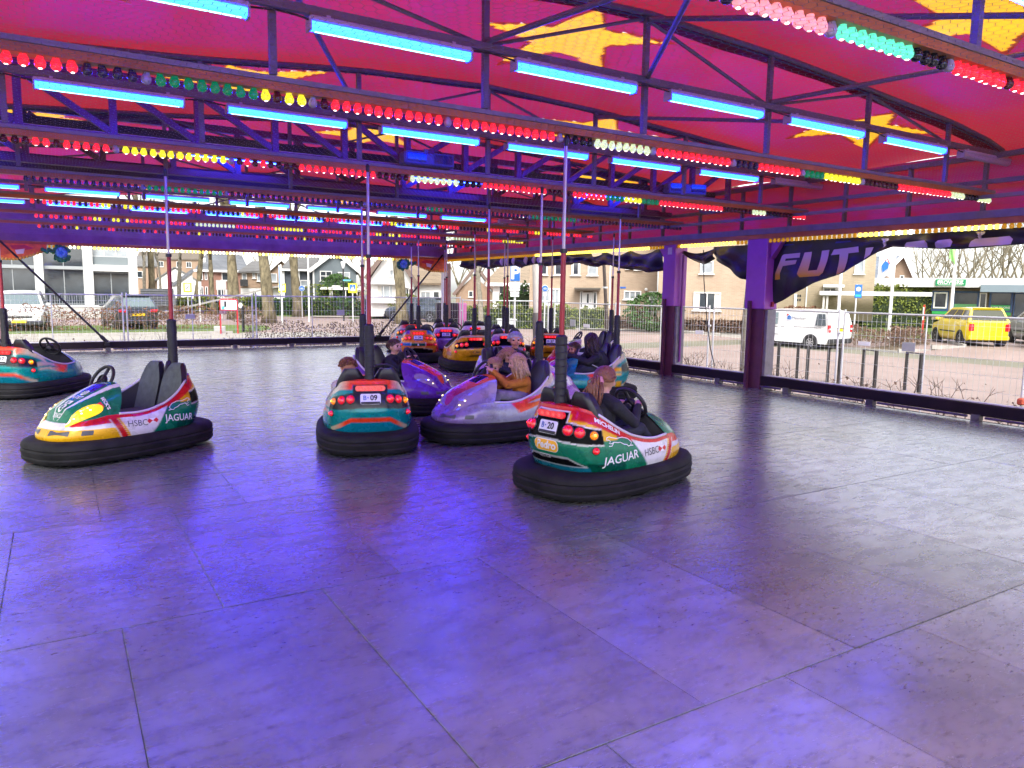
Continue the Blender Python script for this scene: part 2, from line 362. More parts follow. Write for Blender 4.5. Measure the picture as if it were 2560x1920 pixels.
for v in TV:
    for j in range(-2,6):
        u=1.38+1.7*j+.25+.635
        if u<-1.2 or u>U1: continue
        lit=j<5 and not(abs(v-11.44)<.1 and j%2)
        od=['first','second','third','fourth','fifth','sixth','seventh','eighth'][5-j]; wh={-.44:'over bare floor',2.53:'with pink and green bulbs',5.5:'with green and red bulbs',8.47:'with twelve yellow bulbs',11.44:'with unlit violet bulbs',14.41:'with blue-backed red bulbs',17.38:'with thin dotted bulbs',20.35:'beside the far fascia'}[round(v,2)]
        t=empty('tube_light',(u,v-.02,3.545),0,('blue' if lit else 'unlit pale')+' tube light, '+od+' from the purple-post end, truss '+wh,'tube light','tube lights under the roof')
        link('housing',HM,t); link('cover',CM_ if lit else CO,t)
        if lit: link('tube',TM,t)

# ---- red tarpaulin canopies, one per bay, with yellow stars
def tarp(name,col,t=.5,rough=.6,var=.12,refl=None,gl=.05):
    m=bpy.data.materials.new(name); m.use_nodes=True; n=m.node_tree; n.nodes.clear(); L=n.links.new
    o=n.nodes.new('ShaderNodeOutputMaterial'); d=n.nodes.new('ShaderNodeBsdfDiffuse'); tr=n.nodes.new('ShaderNodeBsdfTranslucent'); g=n.nodes.new('ShaderNodeBsdfGlossy'); mx=n.nodes.new('ShaderNodeMixShader'); m2=n.nodes.new('ShaderNodeMixShader')
    tc=n.nodes.new('ShaderNodeTexCoord'); nz=n.nodes.new('ShaderNodeTexNoise'); nz.inputs['Scale'].default_value=.9; nz.inputs['Detail'].default_value=5; L(tc.outputs['Object'],nz.inputs['Vector'])
    rp=n.nodes.new('ShaderNodeValToRGB'); rp.color_ramp.elements[0].position=.3; rp.color_ramp.elements[1].position=.7
    rp.color_ramp.elements[0].color=(*[c*(1-var) for c in col],1); rp.color_ramp.elements[1].color=(*[c*(1+var) for c in col],1); L(nz.outputs['Fac'],rp.inputs[0])
    L(rp.outputs[0],tr.inputs['Color'])
    if refl: d.inputs['Color'].default_value=(*refl,1)
    else: L(rp.outputs[0],d.inputs['Color'])
    g.inputs['Color'].default_value=(.6,.6,.6,1); g.inputs['Roughness'].default_value=.35
    mx.inputs[0].default_value=t; L(d.outputs[0],mx.inputs[1]); L(tr.outputs[0],mx.inputs[2]); m2.inputs[0].default_value=gl; L(mx.outputs[0],m2.inputs[1]); L(g.outputs[0],m2.inputs[2]); L(m2.outputs[0],o.inputs[0])
    MATS[name]=m; return m
RED=tarp('red_tarpaulin',(.64,.034,.022),.27,refl=(.42,.05,.25),gl=.05); DRED=tarp('dark_red_hem',(.24,.004,.014),.06); YEL=tarp('yellow_star_print',(.95,.44,.012),.62,refl=(.8,.42,.10))
LACE=pm('lacing_cord',(.08,.07,.09),.6)
def canz(u,v,v0,v1):
    s=(v-v0)/(v1-v0); a=arch(u)+.03
    return a+.10*math.sin(math.pi*s)+.018*math.sin(u*1.9+v0)*math.sin(s*6.28318)+.012*math.sin(u*5.3+s*4+v0*3)*math.sin(math.pi*s)
CL={0:'over the edge of the ride with two printed stars',1:'with a large yellow star above the green and red bulbs',2:'with three yellow stars in a row across the roof',3:'over the purple girder, two stars hidden by beams',4:'in the middle of the roof beyond the girder',5:'low in the distance past the dark beam',6:'low in the distance next to the far fascia',7:'in the last bay above the far fascia',-1:'behind the first truss'}
vs_=[V0-.3]+TV+[V1+.2]
for k in range(len(vs_)-1):
    v0,v1=vs_[k],vs_[k+1]; 
    c=empty('roof_canopy',(0,0,0),0,'red tarpaulin roof bay '+CL.get(k,'of the ride'),'canopy')
    stars=[]
    for su in ((-.25,4.8,9.75) if k%2==1 else (2.2,7.4)):
        if v1-v0<2: continue
        ang=R(28)+.12*math.sin(k*5+su); cu_,cv=su,(v0+v1)/2-.22
        stars.append((cu_,cv,ang,[(cu_+(1.12 if i%2==0 else .47)*math.cos(ang+i*math.pi/5),cv+(1.12 if i%2==0 else .47)*math.sin(ang+i*math.pi/5)) for i in range(10)]))
    def inside(x,y):
        for (_,_,_,P) in stars:
            c_=False; j=9
            for i in range(10):
                if (P[i][1]>y)!=(P[j][1]>y) and x<(P[j][0]-P[i][0])*(y-P[i][1])/(P[j][1]-P[i][1])+P[i][0]: c_=not c_
                j=i
            if c_: return True
        return False
    uu=np.linspace(-1.7,11.5,66); u2=np.linspace(-1.7,11.5,240); v2=np.linspace(v0,v1,48 if stars else 8); J=len(v2)
    ins=[[inside(u,v) for v in v2] for u in u2]
    g=MB().add([(u,v,canz(u,v,v0,v1)) for u in u2 for v in v2],[(i*J+j,i*J+j+1,(i+1)*J+j+1,(i+1)*J+j) for i in range(len(u2)-1) for j in range(J-1) if not(ins[i][j] and ins[i+1][j] and ins[i][j+1] and ins[i+1][j+1])]); g.build('sheet',RED,c,'full',fix=False)
    vh=np.linspace(v0+.02,v0+.34,4)
    MB().grid([[(u,v,canz(u,v,v0,v1)-.012-.02*(1-(v-v0)/.36)) for v in vh] for u in uu]).build('hem',DRED,c,'full')
    MB().path([(u,v0+.05,canz(u,v0+.05,v0,v1)-.06) for u in uu[::2]],.009,5).build('lacing_rope',LACE,c)
    lk=MB()
    for u in np.arange(-1.4,11,.24): lk.path([(u,v0-.01,canz(u,v0,v0,v1)-.01),(u+.01,v0+.03,canz(u,v0,v0,v1)-.075),(u,v0+.07,canz(u,v0,v0,v1)-.02)],.006,4)
    tag(lk.build('lacing_loops',LACE,c),kind='stuff')
    for (cu_,cv,ang,ring) in stars:
        st=MB(); N=12
        # star subdivided so that it lies on the cloth
        vs=[];fs=[]
        for i in range(10):
            p,q=ring[i],ring[(i+1)%10]
            W_=8
            for a in range(N+1):
                for b_ in range(W_+1):
                    e=(p[0]+(q[0]-p[0])*b_/W_,p[1]+(q[1]-p[1])*b_/W_); x=cu_+(e[0]-cu_)*a/N; y=cv+(e[1]-cv)*a/N; y=min(max(y,v0+.03),v1-.03); vs.append((x,y,canz(x,y,v0,v1)-.006))
            o_=len(vs)-(W_+1)*(N+1); fs+=[(o_+(W_+1)*a+b_,o_+(W_+1)*a+b_+1,o_+(W_+1)*(a+1)+b_+1,o_+(W_+1)*(a+1)+b_) for a in range(N) for b_ in range(W_)]
        st.add(vs,fs); st.build('star',YEL,c,'full')

# ---- long oblique wind braces between trusses
for a,b_ in [((4.78,5.5,4.2),(6.48,2.53,3.70)),((3.08,2.53,4.1),(4.78,5.5,3.68)),((3.08,5.5,3.70),(4.78,2.53,4.2)),((6.48,5.5,3.7),(8.18,2.53,4.0)),((1.38,5.5,4.0),(3.08,8.47,3.7)),((6.48,8.47,4.1),(8.18,5.5,3.7)),((6.48,14.41,3.7),(8.18,11.44,4.0)),((3.08,11.44,3.7),(4.78,14.41,4.2))]:
    o=MB().tube((0,0,0),Vector(b_)-Vector(a),.024,n=7).build('wind_brace',STEEL,None,True,a); tag(o,'slanting steel wind brace between two roof trusses','brace','roof wind braces')

# ---- purple lattice girders and central beams
PUR=pm('purple_painted_steel',(.20,.03,.20),.42,.1,var=.2,scale=3); MAR=pm('maroon_steel',(.13,.03,.07),.5,.1,var=.3,scale=3)
def girder(v,z0,z1,label):
    t=empty('lattice_girder',(0,v,0),0,label,'girder')
    MB().box((4.8,0,z0),(12.1,.1,.09)).build('bottom_chord',MAR,t); MB().box((4.8,0,z1),(12.1,.1,.09)).build('top_chord',MAR,t)
    us=[-.24-.86+.865*i for i in range(14)]
    for u in us: MB().box((u,0,(z0+z1)/2),(.075,.07,z1-z0-.09)).build('upright',MAR,t)
    for i in range(13):
        a,b_=us[i],us[i+1]
        p,q=((a,.0,z1-.05),(b_,0,z0+.05)) if i<6 else ((b_,0,z1-.05),(a,0,z0+.05))
        d=Vector(q)-Vector(p); M=Matrix.Rotation(-math.atan2(d.z,d.x),3,'Y')
        MB().box((Vector(p)+Vector(q))/2,(d.length-.1,.055,.07),M=M).build('diagonal',MAR,t)
girder(9.45,3.30,3.95,'maroon lattice girder on the nearer purple post'); girder(11.63,3.30,3.95,'maroon lattice girder on the purple post farther along')
t=empty('centre_beam',(0,10.5,0),0,'pale box beam with black top strip between the lattice girders','beam')
MB().box((4.8,0,3.46),(12,.3,.12)).build('box',pm('pale_beam',(.42,.40,.48),.5,var=.15),t); MB().box((4.8,.02,3.575),(12,.3,.09)).build('strip',pm('black_strip',(.01,.01,.014),.6),t)
o=MB().prism([(-.16,3.24),(.16,3.24),(.19,3.33),(.14,3.43),(-.14,3.43),(-.19,3.33)],'x',U0,U1).build('rolled_tarpaulin',pm('dark_purple_cloth',(.07,.02,.075),.8,var=.3,scale=5,bump=.4),None,False,(0,12.15,0)); tag(o,'long dark purple rolled tarpaulin slung beyond the girders','tarpaulin roll')
# twin floodlight boxes
def flood(label,loc,rz):
    t=empty('floodlight_box',loc,rz,label,'floodlight')
    MB().box((0,0,0),(.72,.2,.17),bev=.02).build('casing',pm('flood_casing',(.10,.085,.10),.5,var=.15),t)
    for s in(-1,1):
        MB().box((s*.19,-.104,.015),(.26,.012,.11)).build('lens',pm('flood_lens',(.03,.03,.06),.1),t); MB().box((s*.19,-.1,.075),(.29,.03,.014)).build('rim',pm('flood_casing',(.3,.3,.3)),t)
    MB().box((0,.05,.11),(.06,.06,.08)).build('bracket',STEEL,t)
flood('twin floodlight box hung over the bulb row with pale green bulbs',(4.27,9.22,3.40),0); flood('twin floodlight box hung near the purple posts',(8.9,9.22,3.40),-.2)

# ---- wire net under the roof
def wire_net():
    a=.035; wd=.0016; dx=a*math.sqrt(3); dy=1.5*a
    nu=int((U1-U0)/dx); nv=int((V1-V0)/dy)
    i,j=np.meshgrid(np.arange(nu),np.arange(nv),indexing='ij'); cx=U0+(i+.5*(j%2))*dx; cy=V0+j*dy
    segs=[]
    for k in range(3):
        a0=math.pi/6+k*math.pi/3; a1=a0+math.pi/3
        segs.append(np.stack([cx+a*math.cos(a0),cy+a*math.sin(a0),cx+a*math.cos(a1),cy+a*math.sin(a1)],-1).reshape(-1,4))
    sg=np.concatenate(segs); 
    d=sg[:,2:]-sg[:,:2]; d/=np.linalg.norm(d,axis=1,keepdims=True); nrm=np.stack([-d[:,1],d[:,0]],1)*wd
    def zz(p): return 2.955+.012*np.sin(p[:,0]*1.85)*np.sin(p[:,1]*2.1)+.006*np.sin(p[:,0]*9+p[:,1]*7)
    A,B=sg[:,:2],sg[:,2:]; za,zb=zz(A),zz(B)
    V=np.stack([np.c_[A+nrm,za],np.c_[A-nrm,za],np.c_[B-nrm,zb],np.c_[B+nrm,zb]],1).reshape(-1,3).astype(np.float32)
    n=len(sg); me=bpy.data.meshes.new('wire_net'); me.vertices.add(4*n); me.vertices.foreach_set('co',V.ravel()); me.loops.add(4*n); me.loops.foreach_set('vertex_index',np.arange(4*n,dtype=np.int32))
    me.polygons.add(n); me.polygons.foreach_set('loop_start',np.arange(0,4*n,4,dtype=np.int32)); me.update(calc_edges=True)
    me.materials.append(pm('galvanised_wire',(.20,.19,.22),.5,.4)); o=link('wire_net',me); tag(o,'hexagonal wire netting stretched under the whole roof','netting',kind='stuff')
wire_net()

# ---- eaves: far fascia, right eave frame, amber bulbs
FAS=pm('purple_fascia_cloth',(.22,.13,.22),.7,var=.25,scale=2,bump=.2)
def bulbs_along(parent,pts,keys,single):
    rest=MB(); mk=[]; mats=[]
    for p,k in zip(pts,keys):
        if single: link('bulb',BULB[k],parent,p)
        else:
            if k not in mk: mk.append(k); mats.append(BM[k])
            rest.lathe([(.017,.04),(.019,.01),(.032,-.028),(.018,-.053),(0,-.057)],6,mk.index(k),p)
    if not single: tag(rest.build('bulb_row',mats,parent,'full',fix=False),kind='stuff')
t=empty('far_fascia',(0,V1,0),0,'purple cloth fascia with a dotted line of golden bulbs above the far fence','fascia')
MB().box((4.8,.03,2.735),(12.3,.12,.075)).build('bulb_beam',ORANGE,t)
MB().grid([[(u,.02+.03*math.sin(u*2.3)+.05*z_,2.775+z_*1.02) for z_ in np.linspace(0,1,8)] for u in np.linspace(U0-.1,U1+.1,60)]).build('cloth',FAS,t,'full')
n=int(12.2/.09); bulbs_along(t,[(U0+.05+.09*i,-.0,2.68) for i in range(n)],[('S' if (i*7%5 and (i//6)%4) else 'B') if i*.09>1.6 and i*.09<10.4 else 'A' for i in range(n)],False)
t=empty('side_eave',(U1,0,0),0,'long eave frame with amber bulbs over the two purple posts','eave')
eb=MB().box((.04,10.5,2.745),(.12,23.6,.085)).build('bulb_beam',ORANGE,t)
MB().box((.05,10.5,2.84),(.16,23.6,.10)).build('channel',CHAN,t)
MB().box((.03,10.5,3.28),(.05,23.6,.06)).build('mid_rail',STEEL,t); MB().box((.03,10.5,3.62),(.06,23.6,.07)).build('top_rail',STEEL,t)
MB().box((-.22,10.5,3.05),(.05,23.6,.05)).build('inner_rail',CHAN,t)
for v in np.arange(V0+.4,V1,1.06): MB().box((.03,v,3.25),(.06,.05,.72)).build('post',STEEL,t)
MB().grid([[(.30+.03*math.sin(v*1.7)*z_+.12*z_,v,2.86+z_*.90) for z_ in np.linspace(0,1,6)] for v in np.linspace(V0,V1,80)]).build('side_cloth',RED,t,'full')
ky=[]; pts=[]
for i in range(int(23/.092)):
    v=V1-.1-i*.092; 
    if v<3.6: break
    pts.append((.03,v,2.685)); lit=(12.3<v<16.8) or (9.9<v<11.4) or (6.5<v<7.4) or (5.3<v<5.95)
    ky.append(('S' if 6.5<v<7.1 and i%2 else 'B') if lit else 'A')
bulbs_along(eb,pts,ky,True)
t=empty('near_eave',(U0,0,0),0,'eave frame along the other long side of the ride','eave'); MB().box((0,10.5,2.76),(.12,23.6,.1)).build('beam',ORANGE,t); MB().box((0,10.5,3.62),(.06,23.6,.07)).build('top_rail',STEEL,t)
MB().grid([[(-.30-.12*z_,v,2.86+z_*.90) for z_ in np.linspace(0,1,6)] for v in np.linspace(V0,V1,60)]).build('side_cloth',RED,t,'full')
for v in np.arange(V0+.4,V1,2.12): MB().box((0,v,3.2),(.06,.05,.8)).build('post',STEEL,t)

# ---- purple posts
def ride_post(label,v,wd,dk):
    t=empty('ride_post',(U1+.14,v,0),0,label,'post')
    MB().box((0,0,2.08),(.34,wd,1.26),bev=.012).build('upper_box',pm('violet_post_paint',(.30,.06,.33),.38,.05,var=.12,scale=3),t)
    MB().prism([(-wd/2-.02,2.72),(-wd/2-.3,2.72),(-wd/2-.02,2.36)] if dk else [(wd/2+.02,2.72),(wd/2+.26,2.72),(wd/2+.02,2.4)],'x',-.1,.1).build('gusset',pm('violet_post_paint',(.3,.06,.33)),t)
    MB().box((0,0,.52),(.26,wd*.82,1.87)).build('lower_box',pm('maroon_post_foot',(.10,.02,.045),.5,.1,var=.3,scale=3),t)
    MB().box((.02,-wd*.41-.03,.52),(.22,.06,1.85)).build('side_channel',pm('grey_channel',(.22,.20,.21),.55,.2,var=.25),t)
    MB().box((-.19,wd*.18,.6),(.06,.06,2.0)).build('front_rib',pm('maroon_post_foot',(.1,.02,.045)),t)
    MB().box((0,0,-.43),(.4,.5,.34)).build('foot',pm('platform_steel',(.05,.05,.05)),t)
    return t
t=ride_post('wide purple post beside the torn black banner with big letters',9.36,.46,True)
t=ride_post('slimmer purple post with a small white sticker',11.63,.36,False); MB().box((-.175,-.02,2.58),(.006,.12,.14)).build('sticker',pm('sticker',(.6,.62,.7),.5),t)
MB().tube((.0,-.24,.3),(0,-.24,2.5),.025,n=8).build('conduit',PUR,t)
o=MB().path([(11.3,11.1,2.6),(11.33,11.08,2.0),(11.36,10.98,1.2),(11.42,10.9,.6),(11.46,10.8,.25)],.011,6).build('hanging_cable',pm('black_rubber_cable',(.012,.012,.013),.6)); tag(o,'black cable hanging beside the slimmer purple post','cable')
# corner posts and diagonal struts
for u,lb in((U1+.1,'white steel corner post above the row of parked bumper cars'),(U0-.1,'steel corner post behind the orange flame ornament')):
    t=empty('corner_post',(u,V1+.25,-.6),0,lb,'post')
    MB().box((0,0,1.65),(.12,.12,3.3)).build('shaft',pm('pale_post_paint',(.62,.58,.6),.45,.1,var=.15),t); MB().box((0,0,3.33),(.3,.3,.06)).build('head_plate',STEEL,t); MB().box((.2,.02,1.6),(.1,.1,3.2)).build('inner_tube',pm('rust_tube',(.25,.13,.13),.6,.2,var=.3),t)
BLK=pm('black_strut',(.012,.011,.013),.45,.3)
for a,b_,lb in(((-1.1,22.12,2.75),(1.08,22.1,.24),'black diagonal strut running down from the orange flame ornament'),((10.8,22.12,2.85),(8.6,22.1,.3),'black diagonal strut running down behind the parked bumper cars')):
    t=empty('diagonal_strut',a,0,lb,'strut'); d=Vector(b_)-Vector(a)
    MB().tube((0,0,0),d,.028,n=8).build('tube',BLK,t,True); MB().path([d*.93,d*.95,d*.985,d],[.034,.05,.045,.06],8).build('turnbuckle',BLK,t); MB().box(d+Vector((0,.06,-.05)),(.12,.14,.08)).build('clamp',BLK,t)
# flame and flower ornaments on the far fascia corners
OR=[pm('ornament_orange',(.75,.13,.01),.5,var=.35,scale=7),pm('ornament_gold',(.7,.36,.03),.5,var=.3,scale=14),pm('ornament_red',(.5,.02,.03),.5,var=.3),pm('ornament_green',(.02,.18,.06),.6,var=.5,scale=12),pm('ornament_blue',(.02,.16,.42),.5,var=.5,scale=10),pm('ornament_cream',(.7,.55,.45),.5)]
def ornament(label,u0,sgn):
    t=empty('corner_ornament',(u0,V1-.09,2.7),0,label,'ornament')
    X=lambda x:sgn*x
    def blob(name,pts,y,m,th=.02): MB().prism([(X(a),b_) for a,b_ in pts],'y',y,y+th).build(name,m,t)
    xs=np.linspace(0,1.2,25)
    low=[(x,-.40+.10*max(0,(x-.55))**1.2*4) for x in xs]
    blob('flame_board',[(0,0)]+[(x,max(z_,-.42)) for x,z_ in low if z_<-.05]+[(1.22,0)],0,OR[0])
    for i in range(16):
        x=i*.072; z_=-.40+.10*max(0,(x-.55))**1.2*4
        MB().ball((X(x),-.012,z_+.02),(.034,.018,.034),8,6).build('scallop',OR[1],t,'full')
    blob('red_tongue',[(.45,-.05),(.75,-.03),(.95,-.10),(.72,-.17),(.5,-.14)],-.012,OR[2],.01); blob('cream_tongue',[(.55,-.16),(.75,-.12),(.72,-.24),(.58,-.26)],-.014,OR[5],.01); blob('orange_tongue',[(.1,-.08),(.4,-.05),(.5,-.22),(.3,-.3),(.08,-.28)],-.010,pm('ornament_orange_dark',(.55,.06,.01),.5,var=.3),.008)
    for i in range(26):
        a=random.uniform(0,6.28); r_=random.uniform(.13,.2); MB().ball((X(1.52+r_*math.cos(a)),-.01,-.2+r_*math.sin(a)*.95),(.05,.02,.05),7,5).build('leaf',OR[3],t,'full')
    for i in range(8): MB().ball((X(1.12+i*.045),-.005,-.12-.03*(i%3)),(.05,.02,.05),7,5).build('leaf',OR[3],t,'full')
    MB().ball((X(1.52),-.015,-.19),(.14,.03,.15),14,8).build('flower',OR[4],t,'full')
    for i in range(7): a=i*.9; MB().ball((X(1.52+.08*math.cos(a)),-.035,-.19+.085*math.sin(a)),(.045,.02,.05),8,6).build('petal',pm('ornament_pale_blue',(.12,.36,.55),.5,var=.4,scale=15),t,'full')
ornament('painted orange flame board with blue flower above the white car and dark estate',U0-.05,1); ornament('painted orange flame board with blue flower in front of the white house',U1+.05,-1)

# ---- crumpled banners on the side eave
NAVY=pm('navy_banner',(.012,.014,.07),.42,var=.4,scale=3,bump=.3); BLKB=pm('black_banner',(.012,.012,.018),.38,var=.4,scale=4,bump=.4); WHB=pm('banner_white_print',(.55,.52,.58),.5,var=.15)
def sheet(name,vv,top,bot,mat,parent,amp=.05,seed=0,nz=14,th=.004):
    rg=random.Random(seed); ph=[rg.uniform(0,6.3) for _ in range(6)]
    def off(v,s): return amp*(math.sin(v*5.1+ph[0]+s*2.2)*.5+math.sin(v*11.3+ph[1]-s*4)*.3+math.sin(s*7+v*2.3+ph[2])*.35)*(.25+s)
    A=[[(off(v,s),v,top(v)+(bot(v)-top(v))*s) for s in np.linspace(0,1,nz)] for v in vv]
    b_=MB().grid(A); b_.grid([[(p[0]+th,p[1],p[2]) for p in r_] for r_ in A],flip=True)
    return b_.build(name,mat,parent,'full',fix=False),off
t=empty('rolled_banner',(U1+.16,0,0),0,'crumpled blue banner rolled along the eave above the beige brick houses','banner')
lo=lambda v:float(np.interp(v,[12.0,12.4,13,14.0,14.6,16,17.8,21.3],[2.22,2.20,2.30,2.36,2.44,2.45,2.45,2.47]))+.02*math.sin(v*6)
sheet('cloth',np.linspace(12.05,21.3,120),lambda v:2.66-(.10 if v<14.5 and v>12.2 else 0)*abs(math.sin(v*3.6)),lo,NAVY,t,.09,1)
for vc in (16.6,16.9,17.25,17.9,18.3,18.55): 
    MB().path([(-.10+.02*math.sin(vc*9),vc+.05*math.sin(s*3),2.64-s*.2) for s in np.linspace(0,1,7)],[.02,.05,.06,.06,.05,.035,.01],6).build('white_stripe',WHB,t,'full')
sheet('underside_fold',np.linspace(12.0,21.3,100),lambda v:lo(v)+.03,lambda v:lo(v)-.05-.03*math.sin(v*4),pm('banner_brown_back',(.07,.055,.05),.8,var=.3),t,.10,4,6)
t=empty('black_banner',(U1+.17,0,0),0,'bunched black banner hanging between the two purple posts','banner')
sheet('left_bunch',np.linspace(10.55,11.45,40),lambda v:2.62-.1*abs(math.sin((v-10.5)*3)),lambda v:2.62-.32*math.sin(math.pi*min(1,max(0,(11.55-v)/1.3))),BLKB,t,.10,2)
sheet('right_bunch',np.linspace(9.70,10.6,40),lambda v:2.63,lambda v:float(np.interp(v,[9.7,9.85,10.2,10.6],[1.98,2.0,2.2,2.38])),BLKB,t,.09,3)
t=empty('lettered_banner',(U1+.16,0,0),0,'torn black banner with big fading letters hanging beside the wide purple post','banner')
bot=lambda v:float(np.interp(v,[4.2,5.06,5.9,6.9,7.23,7.7,8.3,8.81,9.1,9.24],[2.44,2.43,2.39,2.47,2.35,2.10,1.90,1.67,1.55,1.52]))
top=lambda v:2.65
cl,offf=sheet('cloth',np.linspace(4.0,9.26,150),top,bot,BLKB,t,.05,5,18)
MB().box((.0,9.18,1.54),(.05,.18,.09)).build('red_hem_corner',pm('hem_red',(.25,.01,.03),.7),t)
def blet(poly,mat,name='letter'):
    # letter outline in (v,z), fan-filled on the moving surface of the cloth
    P=[Vector((p[0],p[1],0)) for p in poly]; bm=bmesh.new(); f=bm.faces.new([bm.verts.new(p) for p in P]); f.normal_update(); r_=bmesh.ops.triangulate(bm,faces=[f]); 
    bmesh.ops.subdivide_edges(bm,edges=bm.edges[:],cuts=3,use_grid_fill=True); bm.verts.index_update()
    vs=[]
    for v_ in bm.verts:
        vv_,z_=v_.co.x,v_.co.y; z_=max(z_,bot(vv_)+.01); s=(top(vv_)-z_)/(top(vv_)-bot(vv_)); vs.append((offf(vv_,s)-.012,vv_,z_))
    b_=MB(); b_.add(vs,[[v_.index for v_ in f.verts] for f in bm.faces]); bm.free(); b_.build(name,mat,t,'full',fix=False)
def gradmat():
    m=bpy.data.materials.new('banner_letter_print'); m.use_nodes=True; n=m.node_tree; b=n.nodes['Principled BSDF']; tc=n.nodes.new('ShaderNodeTexCoord'); sp=n.nodes.new('ShaderNodeSeparateXYZ'); mr=n.nodes.new('ShaderNodeMapRange'); rp=n.nodes.new('ShaderNodeValToRGB')
    n.links.new(tc.outputs['Object'],sp.inputs[0]); n.links.new(sp.outputs['Z'],mr.inputs['Value']); mr.inputs['From Min'].default_value=2.0; mr.inputs['From Max'].default_value=2.5
    rp.color_ramp.elements[0].color=(.62,.36,.02,1); rp.color_ramp.elements[0].position=.1; rp.color_ramp.elements[1].color=(.55,.46,.58,1); rp.color_ramp.elements[1].position=.75
    n.links.new(mr.outputs[0],rp.inputs[0]); n.links.new(rp.outputs[0],b.inputs['Base Color']); b.inputs['Roughness'].default_value=.5; return m
GL=gradmat()
# F, U, T, U, R, E along decreasing v ; reading direction is towards -v
def L_(x0,pts): blet([(x0-a,b_) for a,b_ in pts],GL)
L_(9.07,[(0,1.98),(.0,2.1),(.08,2.3),(.12,2.40),(.16,2.425),(.50,2.44),(.495,2.36),(.20,2.35),(.19,2.31),(.44,2.32),(.42,2.25),(.15,2.22),(.10,2.10),(.10,1.99)])
L_(8.58,[(.10,2.44),(.24,2.45),(.20,2.13),(.37,2.14),(.42,2.46),(.57,2.47),(.50,2.09),(.44,2.04),(.06,2.02),(.0,2.08)])
L_(7.98,[(.0,2.38),(.06,2.47),(.52,2.50),(.53,2.41),(.32,2.40),(.27,2.12),(.12,2.05),(.16,2.39)])
L_(7.38,[(.02,2.30),(.05,2.47),(.17,2.48),(.13,2.40),(.12,2.36)])
for a,b_ in((6.75,6.35),(6.25,5.98),(5.75,5.2)): L_(a,[(0,2.42),(.02,2.50),(.06,2.53),(a-b_-.05,2.545),(a-b_,2.50),(a-b_-.02,2.43)])
for a in (5.05,4.82,4.6): blet([(a,2.6),(a-.12,2.63),(a-.18,2.5),(a-.06,2.46)],WHB,'print_mark')
for a,b_ in((9.0,8.7),(7.9,7.6)): blet([(a,2.57),(b_,2.58),(b_+.02,2.60),(a-.02,2.60)],pm('banner_blue_print',(.02,.03,.25),.5),'print_mark')
# knots of bright lining where the banner is tied up
for v,zz in((7.0,2.6),(5.6,2.62)):
    MB().grid([[(-.06+.03*math.sin(i*2+j),v+.12*(i/6-.5)*(1-.7*j/5),zz-.14*j/5*(1-abs(i/3-1)*.5)) for j in range(6)] for i in range(7)]).build('white_lining',WHB,t,'full')
# ================================================================= BUMPER CARS
def sgnpow(c,e): return math.copysign(abs(c)**e,c)
RX=np.array([-.90,-.74,-.62,-.50,-.36,-.20,-.02,.12,.28,.45,.62,.85]); RZ=np.array([.765,.77,.755,.69,.595,.515,.468,.455,.465,.462,.435,.40])
_xx=np.linspace(-.95,.95,400); _zz=np.interp(_xx,RX,RZ); _k=np.hanning(41); _k/=_k.sum(); _zz=np.convolve(np.pad(_zz,20,'edge'),_k,'valid')
def rimz(x): return float(np.interp(x,_xx,_zz))
def hoodz(x): return float(np.interp(x,[.08,.2,.35,.5,.62,.70,.76],[.735,.715,.655,.59,.525,.47,.41]))
Z0=.232
def wallpt(ph,t):
    c,s=math.cos(ph),math.sin(ph); n=2.7
    x0=(.80 if c>0 else .765)*sgnpow(c,2/n); y0=.465*sgnpow(s,2/n)
    if x0>0: y0*=1-.16*(x0/.8)**2
    zr=rimz(x0); z=Z0+(zr-Z0)*t
    hgt=(zr-Z0)/.48
    lean=(.17*c*c if c>0 else .11*c*c); ln_y=.05+.13*hgt*hgt
    bul=.035*math.sin(math.pi*min(1,t*1.05))*hgt+.02*(1-(1-min(1,t*3))**2)
    x=x0*(1+bul-lean*t**1.7); y=y0*(1+bul*1.2-ln_y*t**1.9)
    if c<0:   # scooped tail: tucked in low down behind
        x+= .07*max(0,1-t*2.4)*max(0,-c)**2
    return x,y,z,zr
def lerp(a,b,t): return tuple(a[i]+(b[i]-a[i])*t for i in range(3))
C=dict(green=(.003,.16,.075),white=(.66,.64,.62),red=(.52,.008,.012),yellow=(.68,.36,.006),black=(.004,.004,.005),teal=(.0,.23,.21),cream=(.58,.50,.32),orange=(.72,.12,.01),hot=(.78,.05,.012),silver=(.37,.385,.38),
 purple=(.13,.04,.30),grey=(.022,.022,.024),lilac=(.40,.24,.50),blue=(.01,.12,.40),gold=(.66,.30,.005),pink=(.65,.06,.22),beige=(.48,.40,.30),navy=(.012,.012,.10),white2=(.6,.58,.6),dgreen=(.0,.07,.04))
def swoosh(x,z,base,cols=None):
    """flame stripe along the flank, pointed at its front lower end"""
    a,b,c=cols or (C['hot'],C['orange'],C['beige'])
    if x>.10 or x<-.60: return base
    s=(.10-x)/.70
    low=float(np.interp(s,[0,.16,.4,.65,.85,1],[.455,.335,.375,.425,.42,.40])); up=float(np.interp(s,[0,.2,.5,.75,1],[.46,.475,.51,.545,.53]))
    if z<low or z>min(up,rimz(x)-.012): return base
    m0=float(np.interp(s,[.3,.6,1],[.43,.467,.465])); 
    if s>.32 and abs(z-m0)<.012*min(1,(s-.32)*5): return base
    return lerp(a,b,min(1,max(0,(s-.30)/.2))) if s<.62 else lerp(b,c,min(1,(s-.62)/.15))
def rear(x,y): return x<-.52 and abs(y)<.47
